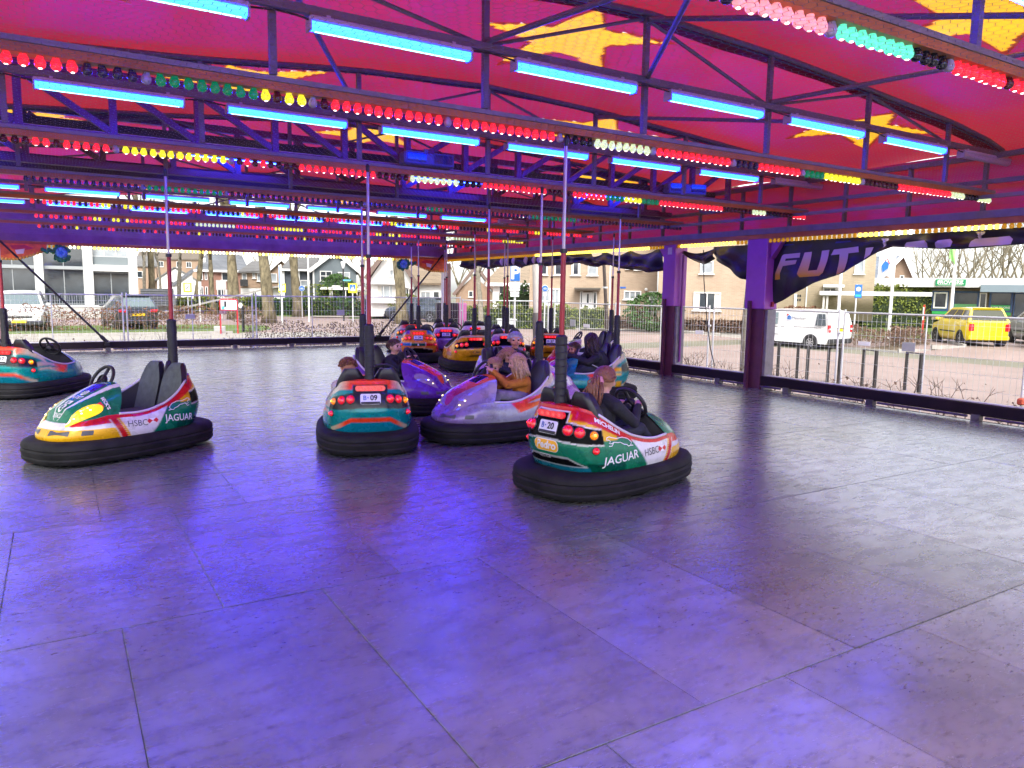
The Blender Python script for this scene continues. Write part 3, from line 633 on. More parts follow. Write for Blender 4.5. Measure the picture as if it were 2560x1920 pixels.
def lightpanel(y,z,lo=.50,hi=.64,g=0):
    ay=abs(y); top=hi-.42*max(0,ay-.20)**1.2+g if ay>.17+g else .725+g
    b=lo-.10*max(0,ay-.1)-g; return b<z<top and ay<.415+g
def p_jaguar(x,y,z,zr,reg,w=0):
    ay=abs(y)
    if reg=='hood':
        aw=abs(w); q=(x-.12)/.62   # 0 at dash .. 1 at nose
        c0,wd=.36-.10*q,.17*(1-q)+.03
        if abs(aw-c0)<wd*.5: return C['white']
        if aw<.17 and .12<q<.36: return C['navy']
        return C['green']
    if reg=='deck': return C['red']
    if x<-.30:
        if rear(x,y) and lightpanel(y,z): 
            return C['black']
        if rear(x,y) and lightpanel(y,z,g=.009): return C['white']
        if rear(x,y) and .285<z<.35 and ay<.31-(z-.285)*1.7: return C['black']
        if rear(x,y) and .277<z<.358 and ay<.325-(z-.285)*1.7: return C['white']
        if rear(x,y) and z<.277 and ay<.34: return lerp(C['green'],C['blue'],.4)
        dz=zr-z
        edge=.06+.045*min(1,max(0,(-.3-x)/.25))
        if dz<edge and not(x<-.6 and ay<.2 and dz>.06): return C['red']
        if dz<edge+.085 and x<-.38 and z>.5: return C['yellow']
        return C['green'] if z>.31 else C['dgreen']
    if x<-.13-(z-.38)*.8: 
        return C['red'] if zr-z<.05 else C['green']
    if x<.34+(z-.3)*.5: return C['red'] if zr-z<.035 or abs(x-(.30+(z-.3)*.5))<.03 else (C['yellow'] if abs(x-(.255+(z-.3)*.5))<.012 else C['white'])
    if z<.345: return C['yellow']
    if z<.345+(.8-x)*.06+.02: return C['white']
    if z<.345+(.8-x)*.22+.03: return C['red'] if x<.68 else C['white']
    return C['green']
def p_flame(base,nose,panel,top,hoodc,bar=True,side=None,low=None):
    def f(x,y,z,zr,reg,w=0):
        ay=abs(y)
        if reg=='hood':
            q=(x-.12)/.62; aw=abs(w)
            if aw<.46-.16*q:
                if aw<.24-.06*q and .08<q<.36: return C['black']
                return lerp(hoodc[0],hoodc[1],min(1,max(0,(q-.3)/.4)))
            return lerp(base,nose,min(1,max(0,q*1.3)))
        if reg=='deck': return top if ay<.2 else lerp(top,C['cream'],min(1,(ay-.2)/.12))
        if rear(x,y):
            if lightpanel(y,z): return panel
            if bar and lightpanel(y,z,g=.007): return C['dgreen']
            dz=zr-z
            if dz<.085: return lerp(top,C['cream'] if bar else top,min(1,max(0,(ay-.20)/.10)))
            if bar:
                arc=.395-.62*max(0,ay-.20)
                if arc-.05<z<arc and ay<.44: return lerp(C['hot'],C['cream'],min(1,max(0,(ay-.26)/.10)))
                if z<=arc-.05: return lerp(base,C['blue'],.35)
            return base
        if x>.25: b_=lerp(base,nose,min(1,(x-.25)/.45))
        else: b_=base
        if low and z<.33 and x<-.4: return low
        if x<-.35 and zr-z<.07: return C['cream'] if bar else top
        return swoosh(x,z,b_,side)
    return f
def p_yellow(x,y,z,zr,reg,w=0):
    if reg=='hood': return C['red'] if abs(w)<.2 else C['gold']
    if reg=='deck': return C['gold']
    if rear(x,y):
        if lightpanel(y,z,.50,.66): return C['black']
        if z<.36-.25*max(0,abs(y)-.1) and z>.315 and abs(y)<.3: return C['black']
        return C['gold'] if zr-z>.035 else C['beige']
    if -.42<x<-.12 and .33<z<.47:
        return C['hot'] if z>.41 else (C['cream'] if (int((x+2)/.035)+int(z/.03))%2 else C['red'])
    return C['gold']
def p_multi(x,y,z,zr,reg,w=0):
    if reg=='hood': return C['orange'] if abs(w)<.4 else C['purple']
    if reg=='deck': return C['purple'] if y>0 else C['blue']
    if rear(x,y):
        if zr-z<.09 and abs(y)>.2: return C['purple'] if y>0 else C['blue']
        if .40<z<.475:
            return C['white'] if abs(abs(y)-.17)<.008 else (C['dgreen'] if abs(y)<.17 else (C['blue'] if y>0 else C['red']))
        if z<.37-.2*max(0,abs(y)-.1) and abs(y)<.34: return C['black'] if z<.355-.2*max(0,abs(y)-.1) else C['cream']
        return lerp(C['gold'],C['orange'],.55)
    return C['white'] if zr-z<.05 else (C['purple'] if y>0 else C['red'])
def p_lilac(base,top,pan):
    def f(x,y,z,zr,reg,w=0):
        if reg=='hood': return top if abs(w)<.25 else base
        if reg=='deck': return top
        if rear(x,y):
            if lightpanel(y,z): return pan
            if zr-z<.05: return top
            return base
        return swoosh(x,z,base,(C['pink'],C['orange'],C['cream']))
    return f
def paint_mat(name='car_paint'):
    if name in MATS: return MATS[name]
    m=bpy.data.materials.new(name); m.use_nodes=True; n=m.node_tree; b=n.nodes['Principled BSDF']; a=n.nodes.new('ShaderNodeAttribute'); a.attribute_name='Col'
    tc=n.nodes.new('ShaderNodeTexCoord'); nz=n.nodes.new('ShaderNodeTexNoise'); nz.inputs['Scale'].default_value=9; nz.inputs['Detail'].default_value=7; n.links.new(tc.outputs['Object'],nz.inputs['Vector'])
    mr=n.nodes.new('ShaderNodeMapRange'); mr.inputs['From Min'].default_value=.3; mr.inputs['From Max'].default_value=.75; mr.inputs['To Min'].default_value=.16; mr.inputs['To Max'].default_value=.36; n.links.new(nz.outputs['Fac'],mr.inputs['Value'])
    gx=n.nodes.new('ShaderNodeMix'); gx.data_type='RGBA'; gx.blend_type='MULTIPLY'; gx.inputs['Factor'].default_value=1.0
    n2=n.nodes.new('ShaderNodeTexNoise'); n2.inputs['Scale'].default_value=4; n2.inputs['Detail'].default_value=9; n2.inputs['Roughness'].default_value=.75; n.links.new(tc.outputs['Object'],n2.inputs['Vector'])
    g2=n.nodes.new('ShaderNodeValToRGB'); g2.color_ramp.elements[0].position=.33; g2.color_ramp.elements[0].color=(.62,.60,.58,1); g2.color_ramp.elements[1].position=.48; g2.color_ramp.elements[1].color=(1,1,1,1); n.links.new(n2.outputs['Fac'],g2.inputs[0]); n.links.new(a.outputs['Color'],gx.inputs['A']); n.links.new(g2.outputs[0],gx.inputs['B'])
    n.links.new(gx.outputs['Result'],b.inputs['Base Color']); n.links.new(mr.outputs[0],b.inputs['Roughness']); b.inputs['Metallic'].default_value=.12; b.inputs['Coat Weight'].default_value=.22; b.inputs['Coat Roughness'].default_value=.05; b.inputs['Specular IOR Level'].default_value=.22
    lu=n.nodes.new('ShaderNodeRGBToBW'); n.links.new(a.outputs['Color'],lu.inputs[0])
    for hi_,inp in((.25,'Coat Weight'),(.25,'Specular IOR Level')):
        q=n.nodes.new('ShaderNodeMapRange'); q.inputs['From Min'].default_value=.006; q.inputs['From Max'].default_value=.03; q.inputs['To Min'].default_value=.02; q.inputs['To Max'].default_value=hi_; n.links.new(lu.outputs[0],q.inputs['Value']); n.links.new(q.outputs[0],b.inputs[inp])
    MATS[name]=m; return m
PAINT=paint_mat(); RUB=pm('bumper_rubber',(.010,.0095,.0098),.75,0,var=.75,scale=5,bump=.25,spec=.25); TUB=pm('cockpit_black',(.012,.011,.014),.55,var=.3); SEATB=pm('seat_shell_black',(.014,.013,.018),.38,var=.3); SEATG=pm('seat_fabric_grey',(.085,.10,.10),.85,var=.25,scale=18,bump=.2)
SLV=pm('pole_sleeve',(.014,.014,.017),.55,var=.4,scale=8,bump=.5); POLR=pm('red_pole',(.36,.018,.03),.35,.1,var=.15); POLG=pm('grey_pole',(.42,.36,.40),.3,.6,var=.1); TRIM=pm('sill_trim',(.6,.58,.58),.35,.2); CHR=pm('chrome',(.7,.7,.72),.12,1)
TLR=pm('tail_lamp_red',(.45,.005,.012),.08,emit=(1,.012,.02),es=.16,coat=1,sampling=False); TLH=pm('tail_lamp_glow',(.6,.02,.02),.1,emit=(1,.02,.02),es=1.6,sampling=False); TLA=pm('tail_lamp_amber',(.8,.25,.0),.1,emit=(1,.22,.0),es=.25,coat=1,sampling=False); TLY=pm('tail_lamp_amber_glow',(1,.6,.05),.1,emit=(1,.42,.01),es=2.2,sampling=False)
HLY=pm('head_lamp_yellow',(.65,.40,.01),.08,emit=(1,.55,.03),es=.35,coat=1,sampling=False); HLG=pm('head_lamp_glow',(1,.9,.5),.1,emit=(1,.75,.25),es=2.5,sampling=False); HLW=pm('head_lamp_clear',(.25,.22,.32),.06,coat=1)
WHT=pm('decal_white',(.75,.73,.7),.4); BLKD=pm('decal_black',(.01,.01,.012),.4); REDD=pm('decal_red',(.55,.01,.02),.4); BLUD=pm('decal_blue',(.02,.10,.40),.4); PLATE=pm('plate_white',(.68,.69,.72),.35); YELD=pm('decal_yellow',(.8,.42,.01),.4); GRYD=pm('decal_dark_grey',(.06,.06,.065),.4)

def colour_mesh(me,cols):
    at=me.color_attributes.new('Col','FLOAT_COLOR','POINT'); at.data.foreach_set('color',[c for k in cols for c in (*k,1)])
def car_body(paint,M,N):
    vs=[];cs=[];fs=[]
    pp=[wallpt(2*math.pi*i/4000,.4) for i in range(4001)]; acc=np.concatenate([[0],np.cumsum([math.dist(pp[i][:2],pp[i+1][:2]) for i in range(4000)])]); PHI=np.interp(np.linspace(0,acc[-1],M,endpoint=False),acc,np.linspace(0,2*math.pi,4001))
    dp=.35/M*6.283; dt=.35/N
    for i in range(M):
        for j in range(N+1):
            x,y,z,zr=wallpt(PHI[i],j/N); vs.append((x,y,z)); q=[paint(*wallpt(PHI[i]+a_,min(1,max(0,j/N+b_))),'wall') for a_,b_ in((dp,dt),(-dp,dt),(dp,-dt),(-dp,-dt))]; cs.append(tuple(sum(k_[c_] for k_ in q)/4 for c_ in range(3)))
    J=N+1
    for i in range(M):
        for j in range(N): a=i*J+j; b=((i+1)%M)*J+j; fs.append((a,b,b+1,a+1))
    rim=[vs[i*J+N] for i in range(M)]
    up=sorted([(p[0],p[1],p[2]) for p in rim if p[1]>=0]); RXs=np.array([p[0] for p in up]); RYs=np.array([p[1] for p in up]); RZs=np.array([p[2] for p in up])
    yr=lambda x:float(np.interp(x,RXs,RYs)); zrr=lambda x:float(np.interp(x,RXs,RZs)); xmax,xmin=RXs[-1],RXs[0]
    hw,hs_=max(30,M//4),max(30,M//4)
    o=len(vs); edge=[]
    for a in range(hw+1):
        w=-1+2*a/hw; xd=.10+.20*abs(w)**2.2
        for b in range(hs_+1):
            s=b/hs_; x=xd+(xmax-xd)*(1-(1-s)**1.25); Y=yr(x)*(1 if b<hs_ else 0.0); y=w*Y; T=max(hoodz(x),zrr(x)+.002)
            z=zrr(x)+(T-zrr(x))*(1-abs(w)**2.9)*min(1,(1-s)*6+.0)
            vs.append((x,y,z)); cs.append(paint(x,y,z,zrr(x),'hood',w))
            if b==0: edge.append((x,y,z))
    for a in range(hw):
        for b in range(hs_): q=o+a*(hs_+1)+b; fs.append((q,q+1,q+hs_+2,q+hs_+1))
    o=len(vs); xe=-.555
    for a in range(hw+1):
        w=-1+2*a/hw
        for b in range(9):
            s=b/8; x=xe+(xmin-xe)*s; Y=yr(x) if b<8 else yr(x+.004); y=w*Y; z=zrr(x)+.022*(1-abs(w)**2.5)*min(1,(1-s)*3)
            vs.append((x,y,z)); cs.append(paint(x,y,z,zrr(x),'deck',w))
    for a in range(hw):
        for b in range(8): q=o+a*9+b; fs.append((q,q+9,q+10,q+1))
    me=bpy.data.meshes.new('body'); me.from_pydata(vs,[],fs); me.materials.append(PAINT); colour_mesh(me,cs); me.polygons.foreach_set('use_smooth',[True]*len(fs)); me.update()
    return me,BVHTree.FromPolygons(vs,fs),edge,yr,zrr
def bumper_mesh():
    prof=[(.10,.02),(.03,.032),(.008,.05),(.0,.075),(.009,.09),(.002,.102),(-.004,.14),(.009,.158),(.001,.17),(.004,.20),(.026,.228),(.06,.240),(.13,.242),(.19,.236),(.20,.21)]
    M=120; P=[]
    for i in range(M):
        ph=2*math.pi*i/M; c,s=math.cos(ph),math.sin(ph); n=3.0; x=.92*sgnpow(c,2/n); y=.555*sgnpow(s,2/n)
        if x>0: y*=1-.10*(x/.92)**2
        P.append(Vector((x,y,0)))
    vs=[]; K=len(prof)
    for i in range(M):
        t=(P[(i+1)%M]-P[i-1]).normalized(); nrm=Vector((t.y,-t.x,0))
        for d,z in prof: q=P[i]-nrm*d; vs.append((q.x,q.y,z))
    fs=[(i*K+k,((i+1)%M)*K+k,((i+1)%M)*K+k+1,i*K+k+1) for i in range(M) for k in range(K-1)]
    b=MB().add(vs,fs); return b.mesh('bumper',RUB,35)
BUMPER=bumper_mesh()
def seat_mesh(fabric):
    b=MB(); A=[];Bk=[]
    Zs=np.linspace(0,1,16); Ws=np.linspace(-1,1,13)
    def hw(t): return .168*(1-.06*t) if t<.62 else .168*(.963-.45*max(0,(t-.62)/.38)**1.6-.10*max(0,(t-.62)/.38))
    def pt(t,w,fr):
        z=.35+.535*t; x=-.40-.15*t; dish=.035*(abs(w)**2.5) if fr else 0
        th=.085*(1-.25*t); rr=(1-abs(w)**6*.6)
        return (x+dish-(.0 if fr else th*rr)-(.018*max(0,(t-.9)/.1)**2 if fr else -.02*max(0,(t-.9)/.1)**2),w*hw(t),z)
    F=[[pt(t,w,True) for w in Ws] for t in Zs]; G=[[pt(t,w,False) for w in Ws] for t in Zs]
    b.grid(F,0); b.grid(G,1)
    for r in(0,-1):
        for i in range(12): b.add([F[r][i],F[r][i+1],G[r][i+1],G[r][i]],[(0,1,2,3)],1)
    for c in(0,-1):
        for i in range(15): b.add([F[i][c],F[i+1][c],G[i+1][c],G[i][c]],[(0,1,2,3)],1)
    # cushion
    b.box((-.26,0,.33),(.34,.35,.10),0,bev=.03)
    return b.mesh('seat',[SEATG if fabric else SEATB,SEATB],50)
SEATS={f:seat_mesh(f) for f in(0,1)}
def wheel_mesh():
    b=MB(); b.path([(0,.155*math.cos(a),.155*math.sin(a)) for a in np.linspace(0,2*math.pi,28,endpoint=False)],.017,8,True)
    for a in (math.pi/2,math.pi*7/6,math.pi*11/6): b.tube((0,0,0),(-.01,.15*math.cos(a),.15*math.sin(a)),.02,.014,6)
    b.lathe([(0,.03),(.05,.025),(.06,0),(.05,-.02)],14); 
    vs=b.v; k=len(vs)-14*4
    b.v=vs[:k]+[(-p[2],p[1],p[0]) for p in vs[k:]]
    return b.mesh('steering_wheel',TUB,50)
SWM=wheel_mesh(); HUBM=MB().tube((-.034,0,0),(-.04,0,0),.034,n=12).mesh('wheel_badge',pm('wheel_badge',(.25,.25,.3),.2,.6))
def lamp_mesh(m0,m1,r=.045):
    b=MB(); prof=[(r,0),(r*.98,.012),(r*.8,.026),(r*.45,.036),(0,.039)]; b.lathe(prof,16,0); b.lathe([(r*.26,.0385),(r*.18,.041),(0,.042)],10,1); b.lathe([(r*1.16,-.004),(r*1.16,.007),(r,.008)],16,2)
    return b.mesh('tail_light',[m0,m1,BLKD],'full')
LMR=lamp_mesh(TLR,TLH); LMA=lamp_mesh(TLA,TLY,.036); LMS=lamp_mesh(TLR,TLH,.030)
barb=MB(); P_=[(-.13+.022*math.cos(a),.028*math.sin(a)) for a in np.linspace(math.pi/2,1.5*math.pi,7)]+[(.13+.022*math.cos(a),.028*math.sin(a)) for a in np.linspace(-math.pi/2,math.pi/2,7)]
barb.prism(P_,'x',-.012,.014,0)
for k in range(4): barb.tube((-.012,-.098+k*.065,0),(-.017,-.098+k*.065,0),.016,.012,10,1)
BARM=barb.mesh('brake_light_bar',[TLR,TLH],40)
sleeve=MB().path([(0,0,z) for z in np.linspace(0,.60,13)],[.05+.003*math.sin(i*2.1) for i in range(13)],12)
for k in range(9): sleeve.path([( .053*math.cos(a),.053*math.sin(a),.04+k*.06+.02*a/6.28) for a in np.linspace(0,6.28,14)],.004,4)
SLM=sleeve.path([(0,0,.60),(0,0,.615)],[.046,.03],12).mesh('pole_sleeve',SLV,50)
def car(label,pose,paint,fabric=0,hi=False,number=None,lamps=True,front=None,zh=2.98,wheel_y=-.19):
    cx,cy,a=pose; t=empty('bumper_car',(cx,cy,0),a,label,'bumper car')
    me,bvh,edge,yr,zrr=car_body(paint,440 if hi else 170,56 if hi else 24)
    body=link('body',me,t); link('bumper',BUMPER,t)
    MB().prism([(.72*sgnpow(math.cos(p),.7),.42*sgnpow(math.sin(p),.7)) for p in np.linspace(0,6.283,28,endpoint=False)],'z',.012,.235).build('underbody',TUB,t)
    # cockpit tub: inner wall, floor, dash
    b=MB(); xs=np.linspace(-.56,.30,24)
    for s in(-1,1): b.grid([[(x,s*(yr(x)-.012),zrr(x)-.006),(x,s*(yr(x)-.03),.36),(x,s*(yr(x)-.06),.295)] for x in xs])
    b.add([(-.56,-.42,.297),(.32,-.42,.297),(.32,.42,.297),(-.56,.42,.297)],[(0,1,2,3)])
    b.grid([[e,(e[0]+.015,e[1],e[2]-.03),(e[0]+.05,e[1]*.98,.30)] for e in edge])
    b.build('cockpit',TUB,t)
    for s in(-1,1): MB().path([(x,s*(yr(x)-.002),zrr(x)+.003) for x in np.linspace(-.52,.30,34)],.0125,6).build('sill_trim',TRIM,t,'full')
    for s in(-1,1): link('seat',SEATS[fabric],t,(.0,s*.182,0))
    MB().path([(-.42,0,.42),(-.50,0,.62),(-.57,0,.88),(-.60,0,.9)],[.035,.032,.03,.02],7).build('seat_divider',SEATB,t,'full')
    w_=link('steering_wheel',SWM,t,(.075,wheel_y,.735),(0,R(-32),0)); link('wheel_badge',HUBM,w_)
    MB().tube((.09,wheel_y,.725),(.27,wheel_y,.62),.022,.03).build('steering_column',TUB,t)
    p=empty('pole',(-.625,0,0),parent=t)
    link('pole_sleeve',SLM,p,(0,0,.735)); MB().tube((0,0,1.34),(0,0,2.04),.022,n=10).build('red_section',POLR,p,40)
    b=MB().tube((0,0,2.03),(0,0,zh-.1),.0145,n=8); b.build('grey_section',POLG,p,40); MB().tube((0,0,2.02),(0,0,2.055),.03,n=10).build('collar',BLKD,p)
    MB().path([(0,0,zh-.11),(0,0,zh-.05),(0,0,zh-.03)],[.016,.022,.012],8).build('contact_shoe',BLKD,p)
    def hit(y,z,dx=0):
        h=bvh.ray_cast(Vector((-2,y,z)),Vector((1,0,0))); return (h[0],h[1] if h[1].x<0 else -h[1]) if h[0] else (None,None)
    if lamps:
        for s in(-1,1):
            for (y,z,me_) in((.20,.585,LMR),(.285,.572,LMR),(.36,.548,LMA),(.385,.425,LMS)):
                q,n_=hit(s*y,z)
                if q is None: continue
                link('tail_light',me_,t,q-n_*0.002,n_.to_track_quat('Z','Y').to_euler())
        q,n_=hit(0,.695); 
        if q is not None: link('brake_light_bar',BARM,t,q+n_*.004)
    def rdecal(vs,fs,y0,z0,mat,name='lettering',off=.004):
        o=[]
        for v_ in vs:
            q,n_=hit(y0-v_.x,z0+v_.y)
            if q is None: q,n_=Vector((-.7,y0-v_.x,z0+v_.y)),Vector((-1,0,0))
            o.append(q+n_*off)
        MB().add(o,fs).build(name,mat,t,fix=False)
    def rr(hw,hh,r=.012,n=4):
        pts=[]
        for sx,sy,a0 in((1,1,0),(-1,1,1),(-1,-1,2),(1,-1,3)):
            for k in range(n+1): an=(a0+k/n)*math.pi/2; pts.append(Vector((sx*(hw-r)+r*math.cos(an),sy*(hh-r)+r*math.sin(an),0)))
        vs=[Vector((0,0,0))]+pts; L=len(pts); vs2=vs+[p_*.5 for p_ in pts]
        fs=[(0,1+L+i,1+L+(i+1)%L) for i in range(L)]+[(1+L+i,1+i,1+(i+1)%L,1+L+(i+1)%L) for i in range(L)]
        return vs2,fs
    if number:
        rdecal(*rr(.108,.058,.02),0,.588,BLKD,'plate_rim',.003); rdecal(*rr(.102,.052,.018),0,.588,PLATE,'number_plate',.006)
        rdecal(*rr(.096,.012,.004),0,.550,BLKD,'plate_strip',.009)
        vs,fs=text_geo('B',.062,.001); rdecal(vs,fs,.058,.598,BLUD,'plate_letter',.010)
        vs,fs=text_geo('·',.075,.002); rdecal(vs,fs,.026,.598,BLUD,'plate_dot',.010)
        vs,fs=text_geo(number,.072,.0022); rdecal(vs,fs,-.032,.598,BLKD,'plate_number',.010)
    D=dict(t=t,body=body,bvh=bvh,rdecal=rdecal,rr=rr,hit=hit,yr=yr,zrr=zrr)
    def sdecal(side,vs,fs,x0,z0,mat,name='lettering',off=.004,slope=0):
        o=[]
        for v_ in vs:
            x=x0-side*v_.x; z=z0+v_.y+slope*(-side*v_.x); h=bvh.ray_cast(Vector((x,side*2,z)),Vector((0,-side,0)))
            q=h[0] if h[0] else Vector((x,side*.45,z)); o.append(q+Vector((0,side*off,0)))
        MB().add(o,fs).build(name,mat,t,fix=False)
    D['sdecal']=sdecal
    def tdecal(vs,fs,x0,y0,rot,mat,name='lettering',off=.004):
        o=[]; c,s=math.cos(rot),math.sin(rot)
        for v_ in vs:
            x=x0+c*v_.x-s*v_.y; y=y0+s*v_.x+c*v_.y; h=bvh.ray_cast(Vector((x,y,2)),Vector((0,0,-1))); q=h[0] if h[0] else Vector((x,y,.5)); n_=h[1] if h[0] else Vector((0,0,1))
            if n_.z<0: n_=-n_
            o.append(q+n_*off)
        MB().add(o,fs).build(name,mat,t,fix=False)
    D['tdecal']=tdecal
    if front:
        # almond head lamps on the front wings
        n=20
        ring=[(math.cos(2*math.pi*i/n)*.165,math.sin(2*math.pi*i/n)*.05*(1-.35*math.cos(2*math.pi*i/n))) for i in range(n)]
        vs=[Vector((0,0,0))]; fs=[]
        for k in range(1,5): vs+=[Vector((p_[0]*k/4,p_[1]*k/4,0)) for p_ in ring]
        fs=[(0,1+i,1+(i+1)%n) for i in range(n)]
        for k in range(3): fs+=[(1+k*n+i,1+(k+1)*n+i,1+(k+1)*n+(i+1)%n,1+k*n+(i+1)%n) for i in range(n)]
        for s in(-1,1):
            tdecal(vs,fs,.555,s*.265,s*-.42,front,'head_light',.006)
            for dx in((-.055,.02,.085) if front is HLY else (.03,.09)):
                c,sn=math.cos(s*-.42),math.sin(s*-.42); x,y=.555+c*dx,s*.265+sn*dx; h=bvh.ray_cast(Vector((x,y,2)),Vector((0,0,-1)))
                if h[0]: MB().ball(h[0]+Vector((0,0,.004)),(.011,.011,.008),10,6).build('head_light_bulb',HLG,t,'full')
        for y,wd in((.17,.19),(-.17,.19),(.36,.05),(-.36,.05)):
            vs_,fs_=rr(wd/2,.022,.006); o=[]
            for v_ in vs_:
                h=bvh.ray_cast(Vector((2,y+v_.x,.315+v_.y)),Vector((-1,0,0))); q=h[0] if h[0] else Vector((.75,y+v_.x,.315)); o.append(q+Vector((.005,0,0)))
            MB().add(o,fs_).build('front_vent',GRYD,t,fix=False)
    return D
def leaper(D,side,x0,z0,s=1.0):
    """outline of a leaping cat, drawn as thin white strokes on the flank"""
    L=[[(-.20,.0),(-.14,.05),(-.05,.075),(.05,.07),(.12,.085),(.16,.10),(.20,.085),(.205,.065),(.17,.06),(.15,.045),(.17,.02),(.14,.015),(.10,.03),(.04,.02)],[(-.20,0),(-.17,-.035),(-.13,-.04),(-.11,-.02),(-.06,-.01),(.0,.02),(.04,.02)],[(.10,.03),(.14,-.015),(.18,-.01)],[(-.22,-.04),(-.17,-.035)]]
    for st in L:
        P=[Vector((p[0]*s,p[1]*s,0)) for p in st]; vs=[];fs=[]
        for i,p in enumerate(P):
            d=(P[min(i+1,len(P)-1)]-P[max(i-1,0)]).normalized(); n=Vector((-d.y,d.x,0))*.0030; vs+=[p+n,p-n]
        fs=[(2*i,2*i+1,2*i+3,2*i+2) for i in range(len(P)-1)]
        if side<0 or True: vs=[Vector((v_.x*(1 if side>0 else -1),v_.y,0)) for v_ in vs]
        D['sdecal'](side,vs,fs,x0,z0,WHT,'cat_emblem')
def jag_marks(D,side):
    T=lambda txt,sz,**k:text_geo(txt,sz,**k)
    D['sdecal'](side,*T('JAGUAR',.10,bold=.001),-.34,.345,WHT,slope=.10); leaper(D,side,-.36,.465,.68)
    hx,ex=(.145,-.015) if side>0 else (.03,.185)
    D['sdecal'](side,*T('HSBC',.085),hx,.355,GRYD,slope=.05)
    # hexagon emblem
    vs=[Vector(p) for p in((-.04,.025,0),(.0,.0,0),(-.04,-.025,0),(.04,.025,0),(.04,-.025,0),(-.062,0,0),(.062,0,0),(0,.025,0),(0,-.025,0))]
    D['sdecal'](side,vs,[(0,1,2),(3,4,1),(0,2,5),(3,6,4)],ex,.362,REDD,'hexagon_emblem')
    D['sdecal'](side,[Vector((v_.x*.98,v_.y*.96,0)) for v_ in vs],[(0,7,1),(7,3,1),(2,1,8),(8,1,4)],ex,.362,WHT,'hexagon_ground',.0035)
# --- the cars
D=car('green, white and yellow bumper car with grey seats standing empty',(.52,8.60,3.66),p_jaguar,1,True,None,False,HLY); jag_marks(D,1)
T=text_geo
D['tdecal'](*T('AT&T',.062,bold=.001),.455,0,R(90)-math.pi*0,WHT); 
D['tdecal'](*T('TEXACO',.032,bold=.0005),.655,0,R(90),WHT)
D['tdecal'](*D['rr'](.042,.022,.005),.535,0,R(90),WHT,'sponsor_block'); D['tdecal'](*T('hp',.045,bold=.001),.535,0,R(90),pm('decal_green',(.01,.16,.08),.4),off=.007)
ci=[Vector((0,0,0))]+[Vector((.042*math.cos(a),.042*math.sin(a),0)) for a in np.linspace(0,6.283,18,endpoint=False)]; cf=[(0,1+i,1+(i+1)%18) for i in range(18)]
D['tdecal'](ci,cf,.375,0,0,WHT,'globe_emblem')
for k in range(4): D['tdecal']([Vector((x,y,0)) for x in(-.003,.003) for y in(-.03,.03)],[(0,1,3,2)],.355+k*.014,0,0,pm('decal_green',(.01,.16,.08),.4),'globe_stripe',.007)
D['tdecal']([v_*.9 for v_ in ci],cf,.60,0,0,WHT,'star_emblem'); st5=[Vector((0,0,0))]+[Vector(((.03 if i%2==0 else .012)*math.cos(i*math.pi/5),(.03 if i%2==0 else .012)*math.sin(i*math.pi/5),0)) for i in range(10)]
D['tdecal'](st5,[(0,1+i,1+(i+1)%10) for i in range(10)],.60,0,0,pm('decal_green',(.01,.16,.08),.4),'star',.007)
for s in(-1,1):
    D['tdecal'](*T("BECK'S",.042,bold=.001),.36,s*.30,R(90)-s*.1,WHT); D['tdecal']([Vector((-.03,.03,0)),Vector((.03,.03,0)),Vector((.03,-.01,0)),Vector((0,-.035,0)),Vector((-.03,-.01,0))],[(0,1,2,3,4)],.42,s*.30,R(90),REDD,'shield_emblem')
D['tdecal'](*T('STAR',.05),.17,0,R(90),WHT)
# pedro car
D=car('green, red and yellow bumper car driven by the girl with a pink scrunchie',(4.19,5.19,.19),p_jaguar,0,True,'20',True); jag_marks(D,-1)
D['rdecal'](*D['rr'](.137,.051,.046),-.0,.440,WHT,'name_badge_rim',.004); D['rdecal'](*D['rr'](.131,.046,.041),0,.440,YELD,'name_badge',.006); D['rdecal'](*T('Pedro',.090,bold=.003,shear=.25),0,.443,WHT,'lettering',.009)
D['rdecal'](*D['rr'](.06,.014,.003),.03,.345,WHT,'slogan_rim',.005); D['rdecal'](*D['rr'](.057,.0115,.002),.03,.345,BLKD,'slogan_plate',.007); D['rdecal'](*T('POWERED BY WINNERS',.012),.03,.345,WHT,'lettering',.009)
D['sdecal'](-1,*T('MICHELIN',.050,bold=.0018,shear=.12),-.455,.612,WHT,slope=-.56)
teal=p_flame(C['teal'],C['teal'],C['grey'],C['hot'],(C['orange'],C['hot']))
car('teal bumper car numbered 09 with red and cream stripes, carrying the child in pale fur',(2.92,7.91,1.27),teal,0,True,'09')
car('teal bumper car numbered 17 with beige flank stripes, standing empty',(-.32,13.94,.95),p_flame(C['teal'],C['silver'],C['grey'],C['hot'],(C['pink'],C['purple']),side=(C['hot'],C['beige'],C['beige'])),0,False,'17')
D=car('silver and violet bumper car with orange flame carrying the children in orange tops',(4.40,7.56,3.2),p_flame(C['silver'],(.20,.13,.30),C['grey'],C['white'],(C['orange'],(.35,.02,.10))),0,True,None,True,HLW)
car('violet bumper car with orange hood stripe driven by the boy',(4.15,9.85,-.93),p_flame(C['purple'],C['purple'],C['grey'],C['purple'],(C['orange'],C['hot']),False),0,False,None,False,HLW,wheel_y=.19)
car('pale lilac bumper car of the grey-haired man, mostly hidden behind the silver one',(5.72,8.98,-1.0),p_lilac(C['lilac'],C['white'],C['grey']),0,False,None,False)
car('teal bumper car with orange and yellow flames carrying the woman in black',(7.12,9.55,2.93),p_flame(C['teal'],C['navy'],C['grey'],C['green'],(C['navy'],C['pink']),True,(C['hot'],C['orange'],C['yellow']),C['yellow']),0,False,None,False,HLY)
D=car('orange bumper car numbered 34 with blue, green and red rear blocks',(7.55,16.75,1.12),p_multi,0,False,'34')
